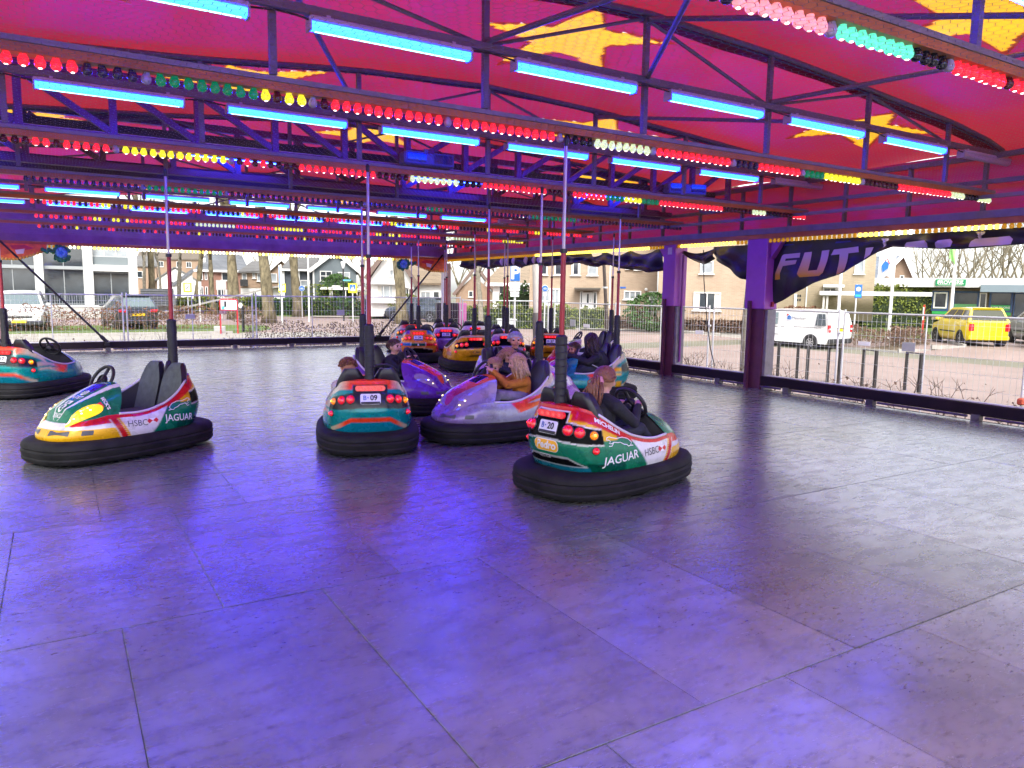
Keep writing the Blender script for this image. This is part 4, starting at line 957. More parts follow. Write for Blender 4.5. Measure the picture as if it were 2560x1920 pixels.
D['rdecal'](*T('a',.09,bold=.003),0,.44,PLATE,'lettering',.007)
car('silver bumper car with an orange flame, parked nearest the corner strut',(8.40,19.45,1.35),p_flame(C['silver'],C['silver'],C['grey'],C['hot'],(C['orange'],C['hot'])),0)
car('lilac bumper car numbered 99 between the orange and yellow ones',(8.78,17.65,1.05),p_lilac(C['lilac'],C['white'],C['grey']),0,False,'99')
car('white and lilac bumper car parked under the white corner post',(9.95,20.2,1.1),p_lilac(C['white2'],C['lilac'],C['grey']),0)
def p_star(x,y,z,zr,reg,w=0):
    if reg=='wall' and y<0 and x<-.3 and .5<z: return C['yellow'] if (abs(x+.55)+abs(z-.63)*1.4)<.13 else C['white']
    return C['black'] if reg=='deck' else C['white']
car('white bumper car with a yellow star behind the yellow one',(9.95,18.5,1.2),p_star,0)
D=car('yellow bumper car with an oval badge and black rear panel',(7.66,14.5,1.36),p_yellow,0,False,None)
ov=[Vector((0,0,0))]+[Vector((.10*math.cos(a),.042*math.sin(a),0)) for a in np.linspace(0,6.283,20,endpoint=False)]; of=[(0,1+i,1+(i+1)%20) for i in range(20)]
D['rdecal'](ov,of,-.03,.43,BLKD,'oval_badge_rim',.004); D['rdecal']([v_*.9 for v_ in ov],of,-.03,.43,pm('decal_gold',(.62,.28,.01),.4),'oval_badge',.006); D['rdecal'](*T('Jaaa',.055,bold=.001,shear=.3),-.03,.432,BLKD,'lettering',.009)
car('lilac bumper car with white top just behind the grey-haired man',(8.80,14.75,1.1),p_lilac(C['lilac'],C['white'],C['black']),0)
car('red and white bumper car behind the lilac ones',(9.75,16.6,1.2),p_lilac(C['red'],C['white'],C['grey']),0)
D=car('yellow bumper car with number plate parked beside the red one at the kerb',(9.92,14.55,1.0),p_yellow,0,False,'27')
car('red and silver bumper car with its big steering wheel in view, parked at the kerb',(9.52,12.68,2.9),p_flame(C['silver'],C['red'],C['grey'],C['red'],(C['silver'],C['red']),True),0,False,None,False)
# ================================================================= SURROUNDINGS
def grid_sheet(name,poly_or_rect,mat,dz,nu=40,nv=40,kind='structure'):
    u0,u1,v0,v1=poly_or_rect; b=MB().grid([[(u,v,gz(u,v)+dz) for v in np.linspace(v0,v1,nv)] for u in np.linspace(u0,u1,nu)]); o=b.build(name,mat,None,'full'); tag(o,kind=kind); return o
def blob_sheet(name,pts,mat,dz,kind='structure'):
    bm=bmesh.new(); f=bm.faces.new([bm.verts.new((p[0],p[1],0)) for p in pts]); f.normal_update(); bmesh.ops.triangulate(bm,faces=[f])
    for _ in range(3): bmesh.ops.subdivide_edges(bm,edges=[e for e in bm.edges if e.calc_length()>1.6],cuts=1)
    bmesh.ops.triangulate(bm,faces=bm.faces[:])
    for v_ in bm.verts: v_.co.z=gz(v_.co.x,v_.co.y)+dz
    me=bpy.data.meshes.new(name); bm.to_mesh(me); bm.free(); me.materials.append(mat); o=link(name,me); tag(o,kind=kind); return o
PAVE=brickmat('brick_paving',(.37,.27,.245),(.34,.255,.23),(.32,.25,.225),1,.85,.21,.105,'XY')
ASPH=pm('far_ground',(.20,.19,.14),.9,var=.3,scale=.3); GRASS=pm('grass',(.115,.17,.03),.95,var=.45,scale=3,bump=.6); PATH=pm('concrete_path',(.36,.33,.29),.9,var=.2,scale=1.5); KERB=pm('kerb_stone',(.34,.32,.29),.85,var=.2); EARTH=pm('earth',(.16,.12,.08),.95,var=.4,scale=5)
us=[-600,-250,-120,-70]+list(np.linspace(-45,90,70))+[120,200,400,800]; vs=[-300,-100,-40]+list(np.linspace(-25,110,70))+[150,250,500,1000]
tag(MB().grid([[(u,v,gz(u,v)) for v in vs] for u in us]).build('ground',ASPH,None,'full'),kind='structure')
# paving stands clear below the platform, which rests on the ground
grid_sheet('road',(11.4,60,-5,75),PAVE,.004,60,90); grid_sheet('road',(-30,11.4,22.6,75),PAVE,.004,50,60)
grid_sheet('footpath',(-30,10.4,28.6,33.6),PATH,.008,40,12)
blob_sheet('lawn',[(-30,33.6),(6.6,33.6),(8.6,36),(9.4,40),(6.5,42),(-30,42)],GRASS,.012)
blob_sheet('lawn',[(31.5,23.5),(33.8,20.6),(35.5,19.4),(50,24),(52,36),(38,32)],GRASS,.012)
blob_sheet('planting_bed',[(29.2,23.2),(29.3,18.0),(30.2,16.6),(32.6,18.4),(33.4,20.8),(31.3,23.8)],EARTH,.010)
blob_sheet('verge',[(12.0,-2),(13.4,-2),(13.9,8),(14.0,20),(13.0,21),(12.2,10)],pm('thin_grass',(.16,.16,.06),.95,var=.5,scale=4),.008)
blob_sheet('front_garden',[(22,58),(14,52),(12,56),(14,66),(26,66)],GRASS,.012); blob_sheet('front_garden',[(20,47.2),(16.5,48),(18,52),(27,50),(26,46.5)],GRASS,.012)
blob_sheet('pavement',[(14.6,50.0),(27,44.2),(36,39.5),(36.6,40.6),(27,45.6),(15.2,51.4)],PATH,.10)
blob_sheet('pavement',[(23.2,31.2),(29.6,25.9),(30.2,26.5),(23.6,32.4)],KERB,.09)
for k,(a,b_) in enumerate([((29.0,24.2),(29.1,17.6)),((29.1,17.6),(31.2,16.1)),((31.2,16.1),(33.2,17.8)),((22.6,32.2),(30.2,25.4)),((-30,33.55),(6.4,33.55))]):
    a,b_=Vector(a),Vector(b_); d=b_-a; n=int(d.length); bm=MB()
    P=[a+d*i/n for i in range(n+1)]
    for i in range(n):
        p,q=P[i],P[i+1]; c=(p+q)/2; ang=math.atan2((q-p).y,(q-p).x); bm.box((c.x,c.y,gz(*c)+.03),((q-p).length-.012,.13,.16),0,Matrix.Rotation(ang,3,'Z'))
    tag(bm.build('kerb',KERB),kind='structure')

# ---- mesh fence panels
GALV=pm('galvanised_tube',(.60,.61,.62),.45,.25,var=.12); CONC=pm('concrete_foot',(.30,.29,.28),.9,var=.25); CLAMP=pm('orange_clamp',(.55,.10,.05),.6)
def fence_proto(L_,hgt=2.0):
    t=empty('mesh_fence_panel',(0,0,0))
    b=MB(); 
    for x in(.03,L_-.03): MB().tube((x,0,.06),(x,0,hgt+.04),.021,n=8).build('upright',GALV,t,40)
    MB().tube((.03,0,hgt-.02),(L_-.03,0,hgt-.02),.019,n=8).build('top_rail',GALV,t,40); MB().tube((.03,0,.14),(L_-.03,0,.14),.016,n=8).build('bottom_rail',GALV,t,40); MB().tube((L_/2,0,.14),(L_/2,0,hgt-.02),.014,n=6).build('middle_upright',GALV,t,40)
    w_=MB()
    for x in np.arange(.13,L_-.05,.10): w_.tube((x,.004,.14),(x,.004,hgt-.02),.0029,n=3,caps=False)
    for z in np.arange(.42,hgt-.1,.28): w_.tube((.03,.008,z),(L_-.03,.008,z),.0033,n=3,caps=False)
    tag(w_.build('wire_mesh',GALV,t,fix=False),kind='stuff')
    MB().box((L_-.03,0,.075),(.22,.62,.15),bev=.02).build('foot',CONC,t); MB().box((L_-.005,0,1.55),(.07,.05,.04)).build('clamp',GALV,t)
    return t
fp=fence_proto(3.46)
FL=['in front of the white car and the dark estate','in front of the red notice board','in front of the dry beech hedge and zebra sign','in front of the white house','behind the parked bumper cars','at the corner left of the office','in front of the grey street cabinet','in front of the rust-brown garden hedge','behind the slimmer purple post','in front of the white van','in front of the bicycle racks and yellow car','nearest the strip of verge grass','beyond the verge shrubs']
specs=[(-1.86-3.5,23.5,0,FL[5]),(-1.86,23.5,0,FL[0]),(1.64,23.5,0,FL[1]),(5.13,23.4,-.02,FL[2]),(8.6,23.3,-.02,FL[3])]
first=True
for (u,v,rz,lb) in specs+[(13.5,19.96,R(-90),FL[7]),(13.56,16.46,R(-90),FL[8]),(13.62,12.96,R(-90),FL[9]),(13.66,9.46,R(-91),FL[10]),(13.66,5.96,R(-90),FL[11]),(13.66,2.46,R(-90),FL[12]),(12.1,23.25,R(-16),FL[6])]:
    o=fp if first else copy_tree(fp); first=False
    o.location=(u,v,gz(u,v)+(.08 if rz==0 or rz==-.02 else 0)); o.rotation_euler=(0,0,rz); tag(o,'galvanised mesh fence panel '+lb,'fence panel','mesh fence panels')

# ---- plants
TWIG=pm('bare_twig',(.17,.125,.09),.9,var=.3,scale=9); BARK=pm('plane_bark',(.15,.125,.075),.95,var=.75,scale=5,bump=.8,stretch=(1,1,.4)); BARK2=pm('grey_bark',(.20,.18,.14),.95,var=.4,scale=6,bump=.6)
def leafmat(n,c,v=.35):
    m=pm(n,c,.75,var=v,scale=2.5); return m
LBR=leafmat('dead_beech_leaf',(.17,.075,.04),.45); LTAN=leafmat('dry_leaf',(.16,.105,.062),.4); LGR=leafmat('evergreen_leaf',(.045,.10,.022),.5); LYG=leafmat('yellow_green_leaf',(.13,.16,.022),.5); LRED=leafmat('brown_leaf',(.17,.10,.07),.4)
def quads(rg,n,pos,size,b,mi=0,up=0):
    for _ in range(n):
        p=pos(rg); s=size*rg.uniform(.6,1.3); q=Matrix.Rotation(rg.uniform(0,6.28),3,'Z')@Matrix.Rotation(rg.uniform(-1.2,1.2),3,'X')@Matrix.Rotation(rg.uniform(0,6.28),3,'Y')
        a,c=q@Vector((s,0,0)),q@Vector((0,s*.7,0)); P=Vector(p); b.add([P-a,P-c*.9+a*.1,P+a,P+c],[(0,1,2,3)],mi)
def hedge(label,a,b_,h,wd,mat,n,size,seed=0,name='hedge',rough=.1,stems=True,twig=TWIG,cat='hedge'):
    rg=random.Random(seed); a,b_=Vector(a),Vector(b_); d=b_-a; L_=d.length; d.normalize(); nn=Vector((-d.y,d.x)); z0=gz(*((a+b_)/2))
    t=empty(name,(a.x,a.y,z0),math.atan2(d.y,d.x),label,cat)
    ph=[rg.uniform(0,6) for _ in range(4)]
    top=lambda x:h*(1+rough*(math.sin(x*2.1+ph[0])+.7*math.sin(x*5.3+ph[1])+.5*math.sin(x*11+ph[2])))
    lf=MB()
    def pos(r):
        x=r.uniform(0,L_); T=top(x); z=T*(1-abs(r.gauss(0,.42)) if r.random()<.8 else r.random()); z=min(max(z,.08*h),T*1.02); s=1-.25*(z/T)**3
        e=r.random(); y=(wd/2*s)*(1 if r.random()<.6 else -1)*(e**.35)
        return (x,y,z)
    quads(rg,n,pos,size,lf); tag(lf.build('foliage',mat,t,fix=False),kind='stuff')
    if stems:
        st=MB()
        for _ in range(int(L_*14)):
            x=rg.uniform(0,L_); y=rg.uniform(-.4,.4)*wd; st.path([(x,y,0),(x+rg.gauss(0,.06),y+rg.gauss(0,.05),h*.5),(x+rg.gauss(0,.14),y+rg.gauss(0,.1),top(x)*rg.uniform(.7,1.05))],[.010,.007,.003],4)
        tag(st.build('stems',twig,t,fix=False),kind='stuff')
    return t
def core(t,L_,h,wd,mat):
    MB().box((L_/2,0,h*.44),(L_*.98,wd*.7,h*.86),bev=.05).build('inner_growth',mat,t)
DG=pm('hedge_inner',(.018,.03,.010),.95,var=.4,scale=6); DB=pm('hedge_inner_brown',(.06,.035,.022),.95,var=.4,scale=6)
hedge('rust-brown beech hedge in front of the white car and dark estate',(-10,37.6),(6.6,37.4),1.0,.7,LBR,7500,.042,1,rough=.12)
hedge('dry tan shrub row behind the fence, left of the parked bumper cars',(5.2,25.1),(10.4,25.0),1.15,.7,LTAN,4200,.028,2,rough=.07)
hedge('sparse bare twig row along the fence by the notice board',(-4,24.6),(5.0,24.6),.85,.4,LTAN,120,.03,3,rough=.2,cat='shrub row',name='twig_row')
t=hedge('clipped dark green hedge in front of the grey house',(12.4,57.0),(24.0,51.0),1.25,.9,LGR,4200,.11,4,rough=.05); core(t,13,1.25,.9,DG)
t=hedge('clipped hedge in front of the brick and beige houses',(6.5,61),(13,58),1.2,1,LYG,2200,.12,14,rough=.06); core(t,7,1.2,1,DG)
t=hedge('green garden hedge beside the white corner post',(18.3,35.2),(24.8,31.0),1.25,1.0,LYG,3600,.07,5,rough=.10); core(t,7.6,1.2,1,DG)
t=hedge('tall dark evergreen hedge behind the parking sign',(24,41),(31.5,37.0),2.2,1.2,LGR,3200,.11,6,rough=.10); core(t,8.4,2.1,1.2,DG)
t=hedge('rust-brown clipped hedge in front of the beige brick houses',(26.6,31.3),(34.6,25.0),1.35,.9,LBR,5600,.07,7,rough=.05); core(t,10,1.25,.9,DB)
hedge('low brown shrub border at the roadside below the brown hedge',(23.6,32.2),(30.0,26.3),.75,1.0,LRED,5200,.045,8,rough=.08,name='shrub_border',cat='shrubs')
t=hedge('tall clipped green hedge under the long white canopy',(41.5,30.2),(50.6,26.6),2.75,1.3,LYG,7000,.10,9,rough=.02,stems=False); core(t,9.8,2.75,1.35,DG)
hedge('low brown twig border between road and lawn behind the bicycle racks',(29.6,22.6),(30.6,17.6),.75,1.6,LRED,3600,.04,10,rough=.12,name='twig_border',cat='shrubs')
hedge('brown twig border round the tip of the lawn',(30.4,17.6),(32.8,19.8),.6,1.2,LRED,1500,.04,11,rough=.12,name='twig_border',cat='shrubs')
def round_bush(label,loc,r,h,mat,n,size,seed,conic=False,name='bush'):
    rg=random.Random(seed); t=empty(name,(*loc,gz(*loc)),0,label,'bush'); lf=MB()
    def pos(r_):
        a=r_.uniform(0,6.283); z=r_.random(); rad=(math.sqrt(max(0,1-(2*z-1)**2))*.98 if not conic else (1-z)*.9+.05)*r*(r_.random()**.25)*(1+.12*math.sin(a*5+z*9)); return (rad*math.cos(a),rad*math.sin(a),.1+z*h)
    quads(rg,n,pos,size,lf); tag(lf.build('foliage',mat,t,fix=False),kind='stuff')
    MB().tube((0,0,0),(0,0,h*.6),.06,.03,6).build('stem',BARK2,t)
round_bush('round clipped evergreen bush in front of the grey house',(18.6,56.5),1.5,3.0,LGR,1500,.14,1); round_bush('slender dark conifer right of the grey house',(23.5,56.5),.6,4.2,LGR,500,.14,2,True); round_bush('loose green conifer bush in front of the brick houses',(26.0,28.9),1.5,1.9,LGR,1500,.09,3); round_bush('green shrub between the white house and the dark parked car',(20.0,46.5),1.2,1.6,LYG,700,.09,4); round_bush('brown leafless garden shrub by the zebra sign',(20.2,53.5),1.6,2.4,LTAN,700,.07,5); round_bush('olive garden shrub left of the lamp post',(16.5,55),1.6,2.2,LYG,600,.08,6)
round_bush('round pale garden bush beside the leaning grey ramp',(8.6,41.8),1.0,.9,LTAN,700,.06,7)
# individual bare verge shrubs just outside the side fence
rg=random.Random(5)
SHW=['by the first bicycle rack','between two bicycle racks','beside the middle bicycle rack','near the last bicycle rack','at the grass verge','with a few dry leaves on the verge','next to the orange fence clamp']
k=0
for v in np.arange(4.6,21,.62):
    u=13.0+rg.uniform(-.25,.3); h=rg.uniform(.65,1.0)
    t=empty('verge_shrub',(u,v,gz(u,v)),rg.uniform(0,6),'small bare twiggy shrub standing at the side fence','shrub','bare shrubs along the side fence'); st=MB()
    for _ in range(rg.randint(3,6)):
        p=Vector((rg.gauss(0,.04),rg.gauss(0,.04),0)); dr=Vector((rg.gauss(0,.25),rg.gauss(0,.25),1)).normalized(); pts=[p]; 
        for i in range(5): dr=(dr+Vector((rg.gauss(0,.22),rg.gauss(0,.22),.05))).normalized(); pts.append(pts[-1]+dr*h/5)
        st.path(pts,[.013,.011,.009,.007,.005,.003],4)
        for i in(2,3,4):
            for s in range(2): q=pts[i]; e=q+Vector((rg.gauss(0,.16),rg.gauss(0,.16),rg.uniform(.03,.22))); st.path([q,(q+e)/2+Vector((0,0,.02)),e],[.006,.004,.002],3)
    tag(st.build('twigs',TWIG,t,fix=False),kind='stuff')
    if rg.random()<.45 or v<6.4:
        lf=MB(); quads(rg,26 if v<6.4 else 9,lambda r:(r.gauss(0,.2),r.gauss(0,.2),h*r.uniform(.4,1)),.035,lf); tag(lf.build('dry_leaves',LRED,t,fix=False),kind='stuff')
def bare_tree(label,loc,h,r,seed,lean=(0,0),fork=.45,bark=BARK,spread=.55,levels=4,name='tree',twigs=True,kids=3,cat='tree'):
    rg=random.Random(seed); t=empty(name,(*loc,gz(*loc)-.05),0,label,cat); tr=MB(); br=MB()
    def limb(p,d,L_,r0,lv,mb):
        n=5; pts=[p]; rr=[r0]
        for i in range(n):
            d=(d+Vector((rg.gauss(0,.10),rg.gauss(0,.10),.05 if lv else 0))).normalized(); pts.append(pts[-1]+d*L_/n); rr.append(r0*(1-.55*(i+1)/n))
        mb.path(pts,rr,8 if lv==0 else (5 if lv<3 else 3))
        if lv<levels:
            for k in range(kids+(1 if lv<2 else 0)):
                i=rg.randint(2,n); a=rg.uniform(0,6.28); s=spread*rg.uniform(.7,1.3); side=d.orthogonal().normalized(); side=Matrix.Rotation(a,3,d)@side
                limb(pts[i],(d+side*s*1.4).normalized(),L_*rg.uniform(.5,.78),rr[i]*rg.uniform(.5,.7),lv+1,br)
    # trunk
    d=Vector((lean[0],lean[1],1)).normalized(); n=7; pts=[Vector((0,0,0))]; rr=[r*1.25]; hh=h*fork
    for i in range(n): d=(d+Vector((rg.gauss(0,.03),rg.gauss(0,.03),0))).normalized(); pts.append(pts[-1]+d*hh/n); rr.append(r*.88*(1-.3*(i+1)/n)*(1+.09*rg.gauss(0,1)))
    tr.path(pts,rr,12); tr.build('trunk',bark,t,'full')
    for k in range(4):
        a=k*1.57+rg.uniform(-.5,.5); limb(pts[-1-(k%2)],Vector((math.cos(a)*spread,math.sin(a)*spread,1)).normalized(),h*(1-fork)*.62,rr[-1]*.75,1,br)
    tag(br.build('crown',bark,t,'full',fix=False),kind='stuff'); return t
def at_px(x,depth): p=pix(x,750,depth); return (p.x,p.y)
TREES=[(361,62,11,.16,'thin bare tree right against the office corner',(0,0)),(381,52,13,.28,'stout pale-barked tree beside the office corner',(0,0)),(401,64,11,.13,'crooked thin tree behind the red and grey pole',(0,0)),(446,58,11,.20,'forked bare tree left of the yellow zone sign',(-.02,0)),(491,56,11,.26,'forked bare tree between the zone sign and the brick house',(0,0)),(536,54,11,.22,'bare tree in front of the brick house gable',(-.04,0)),
 (586,46,14,.40,'thick mottled plane tree leaning beside the notice board',(-.05,0)),(672,42,14,.37,'thick mottled plane tree in front of the beige house',(-.02,0)),(745,52,14,.38,'mottled plane tree leaning left of the bicycle sign',(-.06,.02)),(1004,43,14,.36,'plane tree trunk in front of the white house',(0,0)),(1203,38,8,.16,'slim bare garden tree beside the green hedge',(.0,0)),(1868,17.6,9,.13,'slender trunk behind the wide gap of the purple posts',(.0,0))]
for i,(x,dp,h,r_,lb,ln) in enumerate(TREES):
    a=pix(x,750,dp); right=Vector((cR2.x,cR2.y)); bare_tree(lb,(a.x,a.y),h,r_,20+i,(right.x*ln[0],right.y*ln[0]),.5 if r_>.3 else .42,BARK if r_>.2 else BARK2,levels=3 if r_>.15 else 3)
# background wood: bare trees behind the houses
BG=[(2310,75,11),(2350,88,12),(2392,80,11),(2420,95,13),(2445,70,11),(2478,84,13),(2505,72,12),(2540,80,13),(2575,70,12),(2330,100,13),(660,130,16),(770,110,15),(560,135,16),(905,100,14),(935,115,14),(1190,85,11),(1150,90,11),(1245,95,11)]
for i,(x,dp,h) in enumerate(BG):
    a=pix(x,750,dp); bare_tree('bare tree in the woods behind the low office' if x>2000 else ('bare tree rising behind the roofs of the far houses' if x<1000 else 'bare tree behind the tan bungalow'),(a.x,a.y),h,.22,60+i,(0,0),.25,pm('far_bark',(.22,.19,.13),.95,var=.4,scale=2),.6,4,kids=3).__setitem__('group','background trees %d'%(0 if x>2000 else (1 if x<1000 else 2)))

# ---- houses (local frame: x along the front, y away from the square, z up)
GLASS=pm('window_glass',(.035,.045,.055),.06,spec=.8,var=.5,scale=.6); GLASL=pm('window_glass_pale',(.30,.33,.35),.08,spec=.8,var=.4,scale=.8); WFR=pm('white_frame',(.72,.71,.69),.5,var=.06); CURT=pm('curtain',(.55,.52,.47),.8,var=.2,scale=3)  # mottled tone in the glass colour stands in for uneven reflections
BEIGE=brickmat('beige_brick',(.42,.31,.215),(.36,.26,.18),(.40,.33,.26)); YBR=brickmat('yellow_grey_brick',(.38,.31,.20),(.31,.25,.165),(.36,.31,.24)); RBR=brickmat('red_brick',(.30,.135,.09),(.25,.11,.075),(.27,.2,.17)); TBR=brickmat('tan_brick',(.35,.23,.15),(.30,.2,.13),(.33,.26,.2))
WRN=pm('white_render',(.74,.73,.70),.85,var=.08,scale=1.5); GRN=pm('slate_grey_render',(.125,.15,.165),.85,var=.15,scale=1.5); DGR=pm('dark_cladding',(.075,.085,.10),.8,var=.15); CNC=pm('pale_concrete',(.62,.62,.60),.8,var=.10,scale=1.2); PLN=pm('plinth_concrete',(.40,.40,.37),.85,var=.15,scale=1.2)
def tilemat(name,c): return brickmat(name,c,tuple(k*.8 for k in c),tuple(k*.45 for k in c),1,.8,.24,.30)
SLATE=tilemat('slate_roof',(.17,.18,.20)); GREYT=tilemat('grey_roof_tiles',(.20,.195,.19)); TANT=tilemat('tan_roof_tiles',(.34,.26,.18)); BLUT=tilemat('blue_grey_tiles',(.22,.25,.30))
class House:
    def __init__(s,name,label,px,depth,cat='house',turn=0,gpy=None):
        s.pxc,s.d=px,depth; be=math.atan2(px-1280,1859.7); s.k=depth*math.cos(be)/1859.7; a=pix(px,750,depth); s.g=gz(a.x,a.y)
        s.t=empty(name,(a.x,a.y,s.g),-(YAW+be)+turn,label,cat)
    def X(s,px): return (px-s.pxc)*s.k
    def Z(s,py,px=None): px=s.pxc if px is None else px; return 1.7+(711+.0144*px-py)*s.d/1859.7-s.g
    def wall(s,poly,mat,y0=0,y1=6,name='wall'):
        return MB().prism([(s.X(x),max(0,s.Z(y,x)) if y<900 else 0) for x,y in poly],'y',y0,y1).build(name,mat,s.t)
    def slab(s,poly,ys,mat,th=.14,name='roof'):
        P=[Vector((s.X(x),yy,s.Z(y,x))) for (x,y),yy in zip(poly,ys)]; n=(P[1]-P[0]).cross(P[2]-P[0]).normalized()*th; k=len(P)
        b=MB().add(P+[p+n for p in P],[tuple(range(k)),tuple(range(2*k-1,k-1,-1))]+[(i,k+i,k+(i+1)%k,(i+1)%k) for i in range(k)]); return b.build(name,mat,s.t)
    def win(s,x0,y0,x1,y1,cols=1,rows=1,glass=None,frame=None,y=0,sill=True,fw=.06,curt=False):
        X0,X1,Z0_,Z1=s.X(x0),s.X(x1),s.Z(y1),s.Z(y0); f=MB(); fr=frame or WFR
        for a in(X0,X1): f.box((a,y-.03,(Z0_+Z1)/2),(fw,.12,Z1-Z0_+fw))
        for a in(Z0_,Z1): f.box(((X0+X1)/2,y-.031,a),(X1-X0-fw,.118,fw))
        for c in range(1,cols): f.box((X0+(X1-X0)*c/cols,y-.028,(Z0_+Z1)/2),(fw*.8,.10,Z1-Z0_-fw))
        for c in range(1,rows): f.box(((X0+X1)/2,y-.029,Z0_+(Z1-Z0_)*c/rows),(X1-X0-fw,.098,fw*.8))
        o=f.build('window',fr,s.t)
        for c in range(cols):
            for r in range(rows):
                w_,h_=(X1-X0)/cols,(Z1-Z0_)/rows; MB().box((X0+w_*(c+.5),y-.012,Z0_+h_*(r+.5)),(w_-.03,.02,h_-.03)).build('pane',glass or GLASS,o)
        if sill: MB().box(((X0+X1)/2,y-.07,Z0_-.05),(X1-X0+.2,.14,.05)).build('sill',fr,o)
        if curt:
            for sx in(X0+.12*(X1-X0),X1-.12*(X1-X0)): MB().box((sx,y-.024,(Z0_+Z1)/2),((X1-X0)*.2,.006,Z1-Z0_-.06)).build('curtain',CURT,o)
        return o
    def bx(s,x0,y0,x1,y1,mat,ya=-.1,yb=0,name='trim'):
        return MB().box(((s.X(x0)+s.X(x1))/2,(ya+yb)/2,(s.Z(y0)+s.Z(y1))/2),(abs(s.X(x1)-s.X(x0)),abs(yb-ya),abs(s.Z(y0)-s.Z(y1)))).build(name,mat,s.t)
    def gable(s,el,ap,er,back,mat,over=.25,barge=None,th=.16):
        for a,b_ in((el,ap),(er,ap)):
            p,q=Vector((s.X(a[0]),0,s.Z(a[1]))),Vector((s.X(b_[0]),0,s.Z(b_[1]))); d=(p-q).normalized(); p=p+d*.35; n=Vector((-d.z,0,d.x)); n=n if n.z>0 else -n
            b=MB(); P=[p,q,q+n*th,p+n*th]; b.add([(v_.x,-over,v_.z) for v_ in P]+[(v_.x,back,v_.z) for v_ in P],[(0,1,2,3),(7,6,5,4),(0,4,5,1),(1,5,6,2),(2,6,7,3),(3,7,4,0)]); b.build('roof',mat,s.t)
            if barge:
                P=[p-n*.10,q-n*.10,q+n*(th+.03),p+n*(th+.03)]; MB().add([(v_.x,-over-.05,v_.z) for v_ in P]+[(v_.x,-over-.003,v_.z) for v_ in P],[(0,1,2,3),(7,6,5,4),(0,4,5,1),(1,5,6,2),(2,6,7,3),(3,7,4,0)]).build('bargeboard',barge,s.t)
# office with pale concrete frame
H=House('office_building','pale concrete framed office with big dark windows behind the parked cars',180,46,'office',turn=R(-26)*-1*0)
for a,b_ in((-160,-138),(-38,-14),(93,114),(213,237),(330,353)): H.wall([(a,764),(a,520),(b_,520),(b_,764)],CNC,-.25,.4,'column')
H.wall([(-160,802+200),(-160,764),(426,764),(426,1000)],PLN,-1.4,-1.1,'plinth_wall'); H.bx(-160,762,426,766,CNC,-1.45,-1.05,'coping')
H.wall([(-160,764),(-160,520),(352,520),(352,764)],pm('office_dark_wall',(.05,.055,.06),.7),.5,9,'core_wall')
for a,b_ in((-138,-38),(-14,93),(114,213)):
    H.win(a,674,b_,760,2,1,frame=pm('grey_frame',(.25,.27,.28),.5),y=.32,sill=False); H.win(a,560,b_,667,2,1,frame=pm('grey_frame',(.25,.27,.28)),y=.32,sill=False); H.bx(a,667,b_,674,pm('grey_transom',(.28,.30,.31),.5),.1,.3,'transom')
H.win(237,680,330,760,2,1,frame=pm('grey_frame',(.2,.2,.2)),y=.32,sill=False); H.bx(237,661,330,677,CNC,-.2,.45,'floor_band'); H.bx(237,640,330,661,pm('grey_parapet',(.16,.19,.20),.6),.05,.3,'parapet'); H.win(237,560,330,640,3,1,glass=GLASL,y=.32,sill=False)
b=MB()
for a in np.arange(-138,352,6.0): b.tube((H.X(a),-1.25,H.Z(764)),(H.X(a),-1.25,H.Z(736)),.012,n=4)
b.tube((H.X(-138),-1.25,H.Z(736)),(H.X(352),-1.25,H.Z(736)),.02,n=5); tag(b.build('railing',pm('grey_frame',(.2,.2,.2)),H.t),kind='stuff')
H=House('bicycle_shelter','dark slatted store beside the office plinth',372,45,'shelter')
H.wall([(352,763),(352,722),(436,722),(436,763)],pm('dark_timber',(.055,.06,.065),.7,var=.3,scale=3),0,3)
for y in range(724,762,6): H.bx(352,y,436,y+4,pm('dark_slat',(.085,.09,.10),.6,var=.2),-.05,-.003,'slat')
H.bx(430,735,440,790,pm('dark_post',(.1,.105,.115),.6),-.2,.1,'end_post')
# white terraces far off
H=House('white_house','far white gabled house with grey roof between the tree trunks',440,100,'house')
H.wall([(395,760),(395,700),(440,672),(492,700),(492,760)],WRN,0,8); H.gable((392,702),(440,670),(495,702),8,GREYT); H.win(425,705,436,722,1,1); H.win(452,705,463,722,1,1)
H.wall([(335,760),(335,668),(394,668),(394,760)],TBR,3,10,'wing'); H.slab([(333,668),(396,668),(396,640),(333,640)],[2.8,2.8,6,6],GREYT); H.win(345,680,358,695,1,1,y=3)
H=House('apartment_block','low far apartment block with brown roof behind the white house',430,125,'building'); H.wall([(350,760),(350,650),(520,650),(520,760)],TBR,0,8); H.slab([(348,650),(522,650),(515,632),(352,632)],[-.3,-.3,4,4],pm('brown_roof',(.16,.13,.10),.8,var=.2))
for a in(372,400,445,470): H.win(a,655,a+12,668,2,1)
H=House('white_house','white side building with long sloping slate roof',455,80,'house'); H.wall([(432,760),(432,712),(483,678),(483,760)],WRN,0,5); H.slab([(428,712),(436,716),(490,678),(484,672)],[-.2,-.2,-.2,-.2],SLATE,-5)
H=House('brick_house','red brick house with hipped slate roof and dormer',556,72,'house')
H.wall([(495,765),(495,680),(618,680),(618,765)],RBR,0,7); H.slab([(488,680),(575,680),(575,598),(548,598)],[-.35,-.35,4.5,4.5],SLATE,name='roof_left'); H.slab([(575,680),(624,676),(590,590),(575,598)],[-.35,-.35,4.5,4.5],SLATE,name='roof_right'); H.bx(488,676,624,681,WFR,-.45,-.3,'gutter')
H.wall([(507,661),(507,646),(518,646),(518,661)],WFR,.8,2.2,'dormer')
for a in(504,515): H.win(a,682,a+5,700,1,1,sill=False); H.win(a,718,a+5,738,1,1,sill=False)
